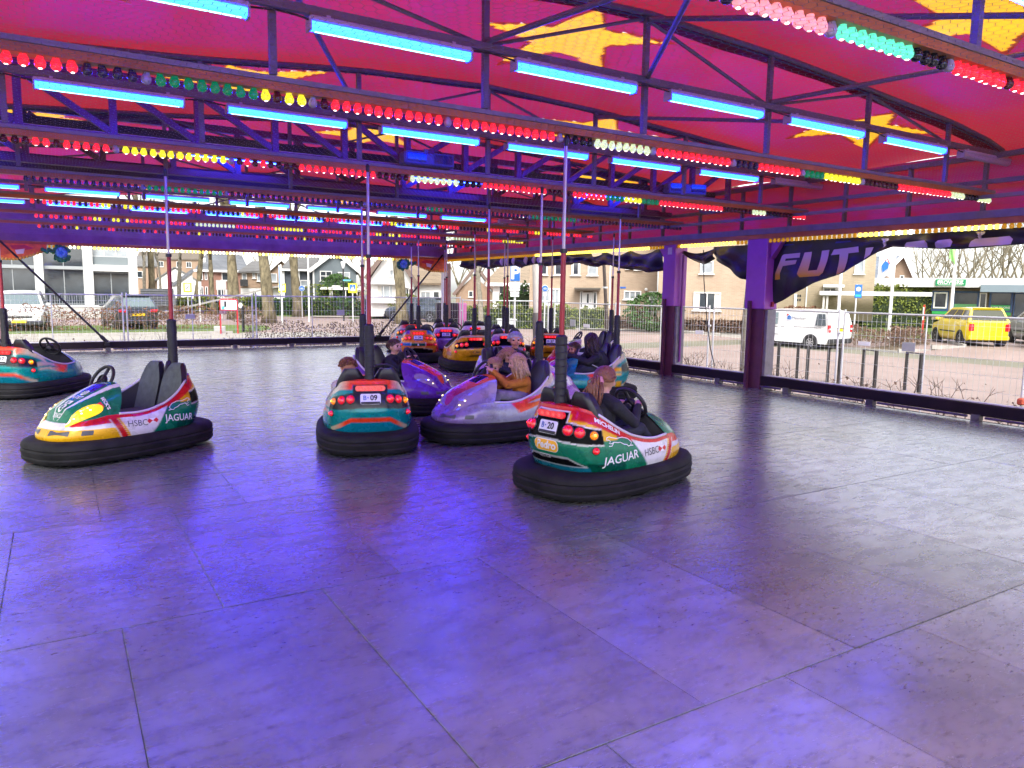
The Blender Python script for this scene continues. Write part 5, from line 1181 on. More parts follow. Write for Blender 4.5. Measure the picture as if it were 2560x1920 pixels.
H.win(557,682,571,701,1,1); H.bx(504,660,524,664,WFR,.6,2.2,'dormer_roof'); H.win(545,720,560,742,1,1)
H=House('beige_house','beige brick house with white ground floor and grey roof',668,64,'house')
H.wall([(603,720),(603,683),(668,683),(668,720)],TBR,0,6); H.wall([(603,772),(603,720),(738,720),(738,772)],WRN,.05,6,'ground_floor'); H.wall([(668,720),(668,684),(706,650),(738,684),(738,720)],TBR,-.6,6,'gable_wall')
H.slab([(598,684),(668,682),(668,655),(632,655)],[-.4,-.4,3,3],GREYT); H.gable((666,684),(706,649),(742,684),6,GREYT,.9,WFR)
H.win(674,685,693,704,1,1,glass=GLASL,y=-.6); H.win(645,686,653,703,1,1,glass=GLASL); H.win(634,684,639,696,1,1,glass=GLASL); H.win(608,686,618,714,1,1,glass=GLASL); H.win(632,726,641,746,2,1,y=.05); H.win(700,728,716,750,2,1,glass=GLASL,y=.05)
H.bx(603,700,622,716,pm('balcony_rail',(.02,.02,.022),.5),-.7,-.65,'balcony')
H=House('grey_house','slate-grey rendered house with white bargeboards and white porch',815,58,'house')
H.wall([(786,770),(786,672),(840,632),(892,674),(892,770)],GRN,0,9); H.gable((784,674),(840,631),(894,675),9,GREYT,.35,WFR); H.wall([(712,770),(712,676),(786,676),(786,770)],DGR,1.2,9,'wing')
H.slab([(702,678),(787,676),(800,640),(725,640)],[.8,.8,5,5],GREYT); H.bx(704,674,786,679,WFR,.65,.78,'gutter'); H.bx(783,676,787,750,WFR,-.06,-.003,'downpipe'); H.bx(704,678,712,770,WRN,1.0,1.2,'corner_panel'); H.bx(744,678,750,770,WRN,1.0,1.19,'corner_panel')
H.win(802,679,830,702,2,2); H.win(847,681,875,703,2,2,glass=GLASL); H.bx(801,718,945,724,WFR,-2.2,-.05,'porch_roof'); H.bx(830,714,850,719,WFR,-2.1,-.3,'porch_lantern')
for a in(824,829,862,890): H.bx(a,724,a+2,760,WFR,-2.1,-2.0,'porch_post')
H.win(826,726,862,760,3,1,y=-.0,sill=False); H.win(752,702,775,716,1,1,glass=GLASL,y=1.2)
H.wall([(882,690),(882,668),(898,664),(898,690)],WRN,6,10,'side_gable')
# white house with big window
H=House('white_house','white house with steep roof, tan wing and large front window',1015,50,'house')
H.wall([(925,790),(925,700),(978,622),(1036,706),(1036,790)],WRN,0,8); H.gable((925,690),(978,618),(1036,706),8,TANT,.5,pm('brown_barge',(.16,.11,.09),.7)); H.wall([(1036,790),(1036,708),(1118,710),(1118,790)],WRN,1.0,8,'wing'); H.slab([(1030,712),(1122,713),(1110,640),(1000,640)],[.5,.5,5.5,5.5],TANT)
H.win(944,715,990,746,3,1,glass=GLASL,y=0,curt=True); H.bx(925,706,1000,712,WFR,-.5,-.02,'bay_canopy'); H.bx(928,748,1000,758,WRN,-.5,-.02,'bay_base'); H.win(1009,722,1022,746,2,1); H.bx(1023,723,1033,746,pm('shutter',(.10,.06,.06),.7),-.08,-.005,'shutter'); H.win(1053,729,1077,748,2,1,glass=GLASL,y=1); H.win(975,676,984,690,1,1,glass=GLASL); H.bx(1010,716,1022,720,WFR,-.5,-.03,'door_hood'); H.win(1085,728,1100,748,1,1,y=1)
# tan bungalows
H=House('bungalow','tan roofed bungalow with white gutter behind the tall evergreen hedge',1290,66,'house')
H.wall([(1232,775),(1232,712),(1345,712),(1345,775)],WRN,0,8); H.slab([(1210,712),(1348,712),(1348,648),(1262,648)],[-.6,-.6,6,6],TANT); H.bx(1215,708,1348,716,WFR,-.7,-.55,'gutter')
for a in(1248,1275,1300): H.win(a,716,a+18,735,1,1)
H=House('bungalow','tan roofed bungalow with a brick gable left of the tall hedge',1180,74,'house')
H.wall([(1140,775),(1140,730),(1185,690),(1230,730),(1230,775)],TBR,0,8); H.gable((1140,732),(1190,668),(1238,732),8,TANT,.4,pm('brown_barge',(.16,.11,.09)))
H.win(1172,728,1182,742,1,1)
# beige brick terrace
H=House('terraced_house','beige brick terraced house with white front door under a flat canopy',1475,42,'house')
H.wall([(1322,800),(1322,560),(1640,560),(1640,800)],BEIGE,0,8); H.slab([(1318,562),(1644,562),(1640,500),(1322,500)],[-.4,-.4,4,4],SLATE)
DF=pm('brown_red_frame',(.16,.06,.05),.6)
for a,b_ in((1349,1365),(1386,1406),(1428,1447),(1469,1490)): H.win(a,645,b_,688,1,1,glass=GLASS if a!=1469 else GLASL,curt=(a==1428))
for a,b_,c in((1564,1578,671),(1585,1598,673)): H.win(a,650,b_,c,1,1)
H.bx(1436,720,1500,724,pm('canopy_bitumen',(.10,.085,.07),.8),-1.1,-.02,'door_canopy'); H.bx(1438,724,1498,727,pm('brown_frame2',(.22,.17,.13),.7),-1.0,-.02,'canopy_edge')
o=H.bx(1457,731,1481,775,WFR,-.10,-.01,'front_door'); MB().box((H.X(1469.5),-.115,H.Z(746)),(.10,.02,.5),bev=.009).build('door_glass',GLASS,o); MB().tube((H.X(1476),-.13,H.Z(755)),(H.X(1476),-.13,H.Z(748)),.012).build('door_handle',CHR,o)
H.win(1483,730,1491,770,1,1,sill=False); H.win(1451,730,1456,770,1,1,sill=False); H.win(1375,724,1400,762,2,1,glass=GLASL,curt=True); H.win(1352,724,1373,762,1,1,glass=GLASL); H.win(1560,727,1600,746,3,1,glass=GLASL); H.win(1622,728,1654,764,2,2,glass=GLASL,y=-.02)
H.bx(1522,660,1525,770,WFR,-.06,-.003,'downpipe'); o=H.bx(1549,716,1563,720,pm('street_name_blue',(.02,.10,.42),.4),-.03,-.003,'street_name_plate'); MB().ball((H.X(1613),-.08,H.Z(722)),.09,10,7).build('wall_lamp',WFR,H.t,'full')
H=House('terraced_house','beige brick house end with one wide picture window',1770,38,'house')
H.wall([(1642,800),(1642,560),(1880,560),(1880,800)],BEIGE,0,8); H.slab([(1640,562),(1884,562),(1880,500),(1644,500)],[-.4,-.4,4,4],SLATE)
H.win(1735,732,1800,775,2,1,curt=True); H.win(1748,655,1778,684,1,1,glass=GLASL); H.bx(1705,650,1709,775,WFR,-.06,-.003,'downpipe')
H=House('flats_entrance','beige brick flats with a tall white-framed stair window behind the van',2010,44,'building')
H.wall([(1884,800),(1884,540),(2178,540),(2178,800)],YBR,0,9); H.win(1903,620,1921,800,2,5,glass=GLASL,sill=False); H.win(2130,640,2150,684,1,1,glass=GLASL,y=0); H.bx(1985,735,1992,790,WFR,-.08,-.003,'downpipe'); H.bx(2014,712,2017,790,WFR,-.07,-.003,'downpipe')
for a,c in((1992,737),(1998,737),(1992,747),(1998,747)): H.bx(a,c,a+4,c+6,pm('vent_dark',(.02,.02,.02),.7),-.02,-.003,'vent')
H.bx(2055,712,2105,718,WFR,-1.2,-.02,'balcony_slab'); H.win(2057,720,2090,735,2,1); o=H.bx(2085,719,2094,725,WFR,-.3,-.05,'camera_box')
H.bx(2046,728,2292,737,WFR,-3.2,-.6,'long_canopy')
for a in(2054,2062): H.bx(a,737,a+5,790,pm('canopy_post',(.5,.48,.44),.6),-3.0,-2.8,'canopy_post')
H.wall([(1870,800),(1870,760),(1884,760),(1884,800)],WRN,-.3,.0,'corner_stub')
# low office with green sign
H=House('low_office','low flat-roofed office with white roof band and green lettered sign',2400,47,'office')
H.wall([(2176,800),(2176,722),(2700,722),(2700,800)],YBR,.1,8); H.bx(2172,697,2700,719,WFR,-1.2,8,'roof_band')
for y in(703,709,714): H.bx(2172,y,2335,y+.8,pm('band_joint',(.45,.45,.44),.6),-1.22,-1.203,'band_joint')
BLF=pm('blue_window_frame',(.02,.06,.16),.5); GRP=pm('green_panel',(.02,.33,.07),.5)
for a,b_ in((2331,2369),(2384,2445),(2474,2526)):
    H.win(a,730,b_,776,1,1,frame=BLF,sill=False,fw=.12); H.bx(a,773,b_,786,GRP,-.06,.08,'green_panel')
H.win(2335,733,2366,770,1,1,y=-.06,sill=False,fw=.09); H.bx(2474,761,2526,786,GRP,-.08,-.065,'green_film'); H.bx(2384,760,2445,786,pm('green_film',(.10,.32,.12),.3),-.07,-.045,'green_film'); H.win(2449,733,2464,774,1,1,sill=False)
o=H.bx(2447,713,2700,730,pm('grey_awning',(.16,.21,.24),.6),-1.9,-1.2,'awning'); H.win(2532,732,2700,790,4,1,frame=BLF,sill=False)
sg=empty('sign_board',(0,0,0),parent=H.t); o=H.bx(2336,700,2411,715.5,pm('sign_green',(.0,.22,.08),.4),-1.32,-1.23,'sign_panel')
b=MB()
for x0,x1,y0,y1 in((2344,2402,701.5,702.3),(2344,2402,713.2,714),(2344,2345,701.5,714),(2401,2402,701.5,714)): b.box(((H.X(x0)+H.X(x1))/2,-1.326,(H.Z(y0)+H.Z(y1))/2),(H.X(x1)-H.X(x0),.008,H.Z(y0)-H.Z(y1)))
b.build('sign_border',WHT,o); flat_text('PROWERK',.30,WHT,o,(H.X(2373),-1.33,H.Z(707.8)),(R(90),0,0),bold=.006)
flat_text('KOM BIJ ONS',.17,WHT,H.t,(H.X(2500),-.085,H.Z(767)),(R(90),0,0),bold=.002); flat_text('HET WERKT VOOR JE',.11,WHT,H.t,(H.X(2413),-.075,H.Z(780)),(R(90),0,0),bold=.001)
bpy.data.objects.remove(sg)
H=House('gable_house','house with white and dark red bargeboards rising behind the low office',2240,62,'house'); H.wall([(2190,800),(2190,705),(2253,640),(2284,705),(2284,800)],TBR,0,8); H.gable((2190,705),(2252,640),(2286,705),8,BLUT,.4,WFR); H.gable((2196,702),(2252,646),(2280,702),.1,pm('dark_red_board',(.16,.03,.03),.6),.36,None,.22); H.win(2246,690,2255,700,1,1); H.slab([(2120,705),(2200,705),(2252,640),(2130,640)],[-.6,-.6,3,3],BLUT)

# ---- signs and street furniture
def pole_thing(name,label,cat,px,depth,h=None,top_py=None,r=.03,mat=None,group=None):
    a=pix(px,750,depth); g=gz(a.x,a.y); be=math.atan2(px-1280,1859.7); t=empty(name,(a.x,a.y,g),-(YAW+be),label,cat,group)
    Zp=lambda py:1.7+(711+.0144*px-py)*depth/1859.7-g; k=depth*math.cos(be)/1859.7
    H_=Zp(top_py) if top_py else h
    MB().tube((0,0,0),(0,0,H_),r,r*.9,10).build('pole',mat or GALV,t,40); return t,Zp,k
YS=pm('fluorescent_yellow',(.75,.72,.01),.5); BS=pm('sign_blue',(.015,.13,.45),.4); WS=pm('sign_white',(.75,.75,.74),.4); GB=pm('sign_grey_back',(.42,.43,.43),.5,.3,var=.1); RS=pm('sign_red_frame',(.45,.02,.03),.45)
def plate(t,Zp,k,cx,py0,py1,hw,mat,y=-.05,name='sign_plate',th=.02): return MB().box((cx*k,y,(Zp(py0)+Zp(py1))/2),(2*hw*k,th,Zp(py0)-Zp(py1)),bev=.004).build(name,mat,t)
t,Zp,k=pole_thing('zone_sign','yellow-edged square end-of-zone sign beside forked trees','sign',470,44,top_py=705); plate(t,Zp,k,0,707,731,10.5,YS); plate(t,Zp,k,0,710,727,6.5,WS,-.066,'sign_face',.008); MB().path([(-5*k,-.075,Zp(725)),(5*k,-.075,Zp(712))],.02,4).build('diagonal_bar',BLKD,t); MB().path([(3*k*math.cos(a),-.073,Zp(718.5)+3*k*math.sin(a)) for a in np.linspace(0,6.28,14,endpoint=False)],.02,4,True).build('zone_ring',GB,t)
t,Zp,k=pole_thing('street_sign','narrow blue-grey sign on a pale pole left of the notice board','sign',499,42,top_py=704,r=.05,mat=pm('pale_pole',(.62,.62,.6),.5)); plate(t,Zp,k,2,704,724,4,GB)
t,Zp,k=pole_thing('sign_back','large grey back of a road sign in front of the brick house','sign',554,47,top_py=700,r=.035); plate(t,Zp,k,0,701,725,12.5,GB)
t,Zp,k=pole_thing('sign_back','small grey back of a road sign beside the thick plane tree','sign',571,50,top_py=722,r=.035); plate(t,Zp,k,0,724,738,8,GB)
# notice board
a=pix(571,750,31.5); t=empty('notice_board',(a.x,a.y,gz(a.x,a.y)),-(YAW+math.atan2(571-1280,1859.7)),'red framed notice board on two legs in the grass','notice board'); kk=31.5/1859.7; Zp=lambda py:1.7+(719-py)*kk-gz(a.x,a.y)
for sx in(-20,20): MB().tube((sx*kk,0,0),(sx*kk,0,Zp(750)),.03,n=8).build('leg',RS,t,40)
MB().path([(-20*kk,0,Zp(775)),(-20*kk,0,Zp(751)),(-18*kk,0,Zp(748.5)),(18*kk,0,Zp(748.5)),(20*kk,0,Zp(751)),(20*kk,0,Zp(775)),(-20*kk,0,Zp(775))],.035,8).build('frame',RS,t,'full'); MB().box((0,0,Zp(762)),(38*kk,.04,25*kk)).build('panel',WS,t)
for (x,y,w_,h_,m_) in((-13,769,6,8,pm('notice_teal',(.05,.42,.45),.5)),(-8,760,5,14,BLKD),(2,758,8,.4,GB),(12,758,8,.4,GB),(2,768,8,.4,GB),(7,763,.4,18,GB)): MB().box((x*kk,-.028,Zp(y)),(w_*kk,.006,h_*kk)).build('notice',m_,t)
MB().box((-14*kk,-.1,Zp(780)),(18*kk,.03,8*kk)).build('small_plate',pm('dark_plum',(.10,.05,.09),.5),t)
a=pix(547,750,32); o=MB().box((0,0,.15),(.48,.2,.3),bev=.03).build('planter',pm('planter_grey',(.4,.4,.38),.8),None,False,(a.x,a.y,gz(a.x,a.y)),(0,0,-.2)); tag(o,'low pale stone planter beside the notice board','planter')
t,Zp,k=pole_thing('dog_waste_post','black post with white bin hood in the grass','bin post',606,33,top_py=765,r=.06,mat=BLKD); MB().ball((-5*k,0,Zp(764)),(.09,.07,.13),10,8).build('bin_hood',WS,t,'full')
t,Zp,k=pole_thing('banner_pole','tall narrow blue and white banner on a pale pole','banner',704,40,top_py=662,r=.04,mat=pm('pale_pole',(.6,.6,.6))); plate(t,Zp,k,-3.5,664,727,2.6,WS,-.03,'banner_cloth',.03); plate(t,Zp,k,-4.2,668,722,1.2,BS,-.055,'blue_stripe',.008)
t,Zp,k=pole_thing('crossing_sign','yellow-backed sign behind the tall narrow banner','sign',706,48,top_py=708,r=.035); plate(t,Zp,k,0,709,731,9,YS); plate(t,Zp,k,1,712,726,5,WS,-.066,'sign_face',.008)
def disc(t,x,z,r,y,mat,name='sign_disc',th=.02): return MB().tube((x,y,z),(x,y-th,z),r,n=20).build(name,mat,t,40)
def bike(t,x,z,s,y,mat):
    for dx in(-.5,.5): MB().path([(x+dx*s*.75+.32*s*math.cos(a),y,z-.15*s+.32*s*math.sin(a)) for a in np.linspace(0,6.28,12,endpoint=False)],.06*s,4,True).build('bicycle_wheel',mat,t)
    MB().path([(x-.37*s,y,z-.15*s),(x-.1*s,y,z+.3*s),(x+.3*s,y,z+.25*s),(x+.37*s,y,z-.15*s)],.05*s,4).build('bicycle_frame',mat,t)
t,Zp,k=pole_thing('cycle_sign','round blue cycle path sign left of the grey house','sign',755,50,top_py=714,r=.03); disc(t,0,Zp(721),7.2*k,-.03,WS,'sign_rim'); disc(t,0,Zp(721),6.6*k,-.052,BS); bike(t,0,Zp(721),5.5*k,-.078,WS)
t,Zp,k=pole_thing('lamp_mast','tall thin white mast in front of the grey house','mast',772,44,top_py=560,r=.05,mat=WS)
t,Zp,k=pole_thing('lamp_post','black lamp post with white lantern and blue street name','lamp post',859,46,top_py=672,r=.05,mat=BLKD); MB().lathe([(.04,Zp(672)),(.09,Zp(668)),(.15,Zp(657)),(.13,Zp(655)),(0,Zp(653))],10).build('lantern',WS,t,'full'); MB().box((9*k,-.06,Zp(701)),(20*k,.03,3.4*k)).build('street_name_plate',pm('sky_blue_plate',(.10,.38,.55),.5),t)
t,Zp,k=pole_thing('zebra_sign','yellow-edged square pedestrian crossing sign by the lamp post','sign',882,44,top_py=708,r=.035); plate(t,Zp,k,0,708.5,732,11,YS); plate(t,Zp,k,0,712,727.5,7,BS,-.066,'sign_face',.01); MB().prism([(-5.6*k,Zp(726)),(5.6*k,Zp(726)),(0,Zp(713.5))],'y',-.082,-.074).build('white_triangle',WS,t); MB().box((0,-.087,Zp(721)),(1.4*k,.006,6*k)).build('pedestrian_figure',BLKD,t); MB().ball((0,-.087,Zp(717)),(.03,.006,.03),8,6).build('pedestrian_head',BLKD,t)
t,Zp,k=pole_thing('sign_back','round grey back of a sign right of the pedestrian crossing sign','sign',905,47,top_py=713,r=.03); disc(t,0,Zp(721),7*k,-.03,GB)
for px,dp,lb in((845,36,'small blue-grey plate hung on the mesh below the lamp post'),(968,36,'small blue-grey plate hung on the mesh near the plane tree of the white house'),(1474,19.5,'small blue-grey plate on the mesh in front of the brown hedge'),(1508,19.5,'small pale plate on the mesh in front of the brown hedge'),(1706,15.5,'small blue-grey plate on the mesh beside the slimmer purple post'),(1756,15.3,'small pale plate on the mesh beside the hanging cable'),(2212,13.4,'blue-grey plate on the mesh in front of the brown twig border'),(2135,13.6,'white plate on the mesh in front of the white van bumper')):
    pass
# plates hung on the fences
for (u,v,z,rz,w_,h_,m_,lb) in ((13.52,18.6,.78,-90,.28,.2,GB,'small grey plate wired to the mesh in front of the brown hedge'),(13.52,17.9,.72,-90,.32,.1,WS,'small white plate wired to the mesh in front of the brown hedge'),(13.56,14.2,.80,-90,.26,.18,GB,'small grey plate wired to the mesh by the slimmer purple post'),(13.58,13.35,.77,-90,.28,.09,WS,'small white plate wired to the mesh by the hanging cable'),(13.63,8.05,.78,-91,.26,.17,GB,'small grey plate wired to the mesh in front of the twig border'),(13.62,8.95,.78,-90,.26,.08,WS,'small white plate wired to the mesh in front of the van'),(7.75,23.30,.96,0,.26,.18,GB,'small grey plate wired to the mesh in front of the clipped hedge'),(3.3,23.44,.85,0,.26,.14,GB,'small grey plate wired to the mesh by the notice board')):
    o=MB().box((0,0,0),(w_,.012,h_),bev=.003).build('fence_plate',m_,None,False,(u-.02 if rz else u,v-.02,z),(0,0,R(rz))); tag(o,lb,'plate')
# parking sign
t,Zp,k=pole_thing('parking_sign','big blue parking sign with white plates below it','sign',1287,27,top_py=664,r=.04); plate(t,Zp,k,0,665,704,12.5,WS,-.05,'sign_rim'); plate(t,Zp,k,0,666,703,11.8,BS,-.066,'sign_face',.012); flat_text('P',.62,WS,t,(0,-.075,Zp(684.5)),(R(90),0,0),bold=.02); plate(t,Zp,k,-.5,706,727,13,WS,-.06,'sub_plate'); plate(t,Zp,k,-.5,729,742,11,WS,-.06,'sub_plate')
flat_text('HALEN EN\nBRENGEN\nMAX 15 MIN',.075,BLKD,t,(-.5*k,-.073,Zp(716)),(R(90),0,0)); flat_text('←   →',.12,BLKD,t,(-.5*k,-.073,Zp(735.5)),(R(90),0,0))
t,Zp,k=pole_thing('cycle_sign','round blue cycle sign with a small plate beside the leaning grey trunk','sign',1362,30,top_py=712,r=.03); disc(t,0,Zp(721),8*k,-.03,WS,'sign_rim'); disc(t,0,Zp(721),7.2*k,-.052,BS); bike(t,0,Zp(721),6*k,-.078,WS); plate(t,Zp,k,0,732,740,4.5,WS); flat_text('P',.10,BLKD,t,(0,-.065,Zp(736)),(R(90),0,0))
a=pix(1348,800,25); t=empty('leaning_mast',(a.x,a.y,gz(a.x,a.y)),0,'thick pale grey leaning mast beside the parking sign','mast'); b_=pix(1338,560,25); d=Vector((b_.x-a.x,b_.y-a.y,b_.z-gz(a.x,a.y))); MB().tube((0,0,0),d,.15,.12,14).build('shaft',pm('pale_mast',(.40,.38,.35),.6,var=.15,scale=3),t,40); MB().tube((0,0,0),d*.35,.17,.165,14).build('base_sleeve',pm('dark_mast_base',(.10,.09,.09),.6),t,40)
a=pix(1526,775,24); t=empty('brace_pole',(a.x,a.y,gz(a.x,a.y)),0,'thin dark slanting pole in front of the terraced house','pole'); b_=pix(1505,560,24); MB().tube((0,0,0),Vector((b_.x-a.x,b_.y-a.y,b_.z-gz(a.x,a.y))),.06,.05,8).build('shaft',pm('dark_pole',(.05,.035,.03),.6),t,40); MB().box(Vector((b_.x-a.x,b_.y-a.y,b_.z-gz(a.x,a.y)))*.55,(.12,.12,.05)).build('bracket',GALV,t)
# electricity cabinet, ride cabinet
t=empty('street_cabinet',(15.7,26.2,gz(15.7,26.2)),R(-28),'pale grey street cabinet with a small door window','cabinet'); MB().box((0,0,.5),(.75,.4,1.0),bev=.03).build('case',pm('cabinet_grey',(.55,.57,.56),.55,var=.08),t); MB().box((0,0,1.03),(.82,.46,.07),bev=.02).build('lid',pm('cabinet_lid',(.48,.5,.5),.5),t); MB().box((.18,-.205,.55),(.12,.012,.28)).build('vent',GRYD,t); MB().box((-.22,-.205,.5),(.14,.012,.2)).build('label',pm('cabinet_label',(.35,.55,.5),.5),t)
t=empty('ride_cabinet',(12.25,24.45,gz(12.2,24.4)),R(-20),'dark cabinet with a pink side behind the parked bumper cars','cabinet'); g=-gz(12.2,24.4); MB().box((-.12,0,.93),(.78,.6,1.86)).build('case',pm('cabinet_dark_plum',(.02,.008,.018),.5,var=.2),t); MB().box((.42,0,.93),(.28,.62,1.87)).build('pink_side',pm('cabinet_pink',(.60,.16,.38),.5,var=.1),t); MB().box((.42,-.315,1.1),(.07,.012,.3)).build('slot',BLKD,t)
# bicycle racks
rk=empty('bicycle_rack',(0,0,0)); w_,h_=.46,.95
MB().path([(0,-w_/2,0),(0,-w_/2,h_),(0,w_/2,h_),(0,w_/2,0)],.045,4).build('hoop',pm('rack_black',(.018,.016,.018),.5,var=.3),rk)
RL=['close beside the wide purple post','second from the wide purple post','in the middle of the row','second from the orange fence clamp','nearest the orange fence clamp']
for i,(u,v) in enumerate([(17.55,14.3),(17.45,13.25),(17.55,12.35),(17.65,11.4),(17.9,10.4)]):
    o=rk if i==0 else copy_tree(rk); o.location=(u,v,gz(u,v)); o.rotation_euler=(0,0,R(-18)); tag(o,'black hoop bicycle rack '+RL[i],'bicycle rack','bicycle racks')
o=MB().box((0,0,0),(.16,.10,.11),bev=.02).build('orange_fence_block',CLAMP,None,False,(13.55,6.0,.02)); tag(o,'orange plastic block on the fence foot','block')
# flags, bus stop, red post
def flagpole(label,px,depth,top,flagm=None,fl=None):
    t,Zp,k=pole_thing('flagpole',label,'flagpole',px,depth,top_py=top,r=.075,mat=pm('flagpole_white',(.75,.75,.73),.45)); return t,Zp,k
flagpole('white flagpole left of the tall green hedge',2098,36,520)
t,Zp,k=flagpole('white flagpole flying the white house-logo flag',2228,35,500)
A=[[(k*(-38+38*i/10),-.1+.10*math.sin(i*.9+j*.5),Zp(600+95*j/10+4*math.sin(i*.8))) for j in range(11)] for i in range(11)]; MB().grid(A).build('flag',pm('flag_white',(.78,.78,.78),.7),t,'full'); MB().prism([(-27*k,Zp(683)),(-30*k,Zp(665)),(-22*k,Zp(653)),(-12*k,Zp(660)),(-14*k,Zp(672))],'y',-.26,-.24).build('blue_logo',BS,t); MB().prism([(-24*k,Zp(653)),(-16*k,Zp(649)),(-10*k,Zp(660)),(-12*k,Zp(662)),(-17*k,Zp(652)),(-23*k,Zp(655))],'y',-.265,-.245).build('red_logo',RS,t)
t,Zp,k=flagpole('white flagpole with a hanging green flag in front of the low office',2380,34,620); A=[[(k*(-16*i/6),-.1+.06*math.sin(i+j*.6),Zp(628+36*j/8-3*i)) for j in range(9)] for i in range(7)]; MB().grid(A).build('flag',pm('flag_green',(.30,.62,.20),.7),t,'full')
t,Zp,k=pole_thing('bus_stop_sign','blue bus stop sign on a grey pole in front of the green hedge','sign',2140,34,top_py=711,r=.035); plate(t,Zp,k,4.5,712,745,9,BS); disc(t,4.5*k,Zp(723),6*k,-.065,WS,'sign_disc',.01); MB().box((4.5*k,-.075,Zp(739)),(14*k,.008,6*k)).build('stop_band',pm('stop_cyan',(.03,.38,.55),.4),t)
t,Zp,k=pole_thing('marker_post','slim red marker post on the lawn','marker post',2312,35,top_py=762,r=.05,mat=pm('marker_red',(.50,.03,.02),.5)); MB().tube((-1*k,-.03,Zp(800)),(-1*k,-.03,Zp(768)),.03).build('white_tag',WS,t)
o=MB().box((0,0,0),(9.5,.35,.10)).build('leaning_ramp',pm('ramp_grey',(.26,.25,.23),.7,var=.15),None,False,(7.4,47.5,.75),(0,R(-14),R(-10))); tag(o,'long grey sloping handrail ramp beside the beech hedge','ramp')

# ---- road vehicles
TYR=pm('tyre',(.015,.015,.016),.75); ALLOY=pm('alloy_rim',(.45,.46,.48),.3,.8); CGL=pm('car_glass',(.03,.04,.05),.05,spec=.9); CGLP=pm('car_glass_pale',(.13,.17,.18),.06,spec=.9); PLY=pm('plate_yellow',(.75,.48,.01),.45); LRED_=pm('car_lamp_red',(.40,.012,.02),.15,emit=(1,.02,.02),es=.15,sampling=False); LBRK=pm('car_brake_lit',(.9,.2,.15),.15,emit=(1,.10,.06),es=9,sampling=False); LWH=pm('car_lamp_clear',(.55,.57,.6),.1); DPL=pm('dark_plastic',(.03,.03,.033),.6)
def wheel(t,x,y,r,side):
    w_=empty('wheel',(x,y,r),parent=t); b=MB(); b.lathe([(r*.62,-.09),(r*.92,-.095),(r,-.06),(r,.06),(r*.92,.095),(r*.62,.09)],22); b.v=[(p[0],p[2],p[1]) for p in b.v]; b.build('tyre',TYR,w_,40)
    b=MB()
    for k in range(7):
        a=k*2*math.pi/7; b.box((math.cos(a)*r*.32,side*.07,math.sin(a)*r*.32),(r*.56,.03,r*.15),0,Matrix.Rotation(-a,3,'Y'))
    b.tube((0,side*.04,0),(0,side*.09,0),r*.16,n=10); b.path([(r*.60*math.cos(a),side*.075,r*.60*math.sin(a)) for a in np.linspace(0,6.28,20,endpoint=False)],r*.05,5,True); b.build('rim',ALLOY,w_)
    b=MB(); b.tube((0,side*.02,0),(0,side*.03,0),r*.6,n=18); b.build('brake_disc',DPL,w_)
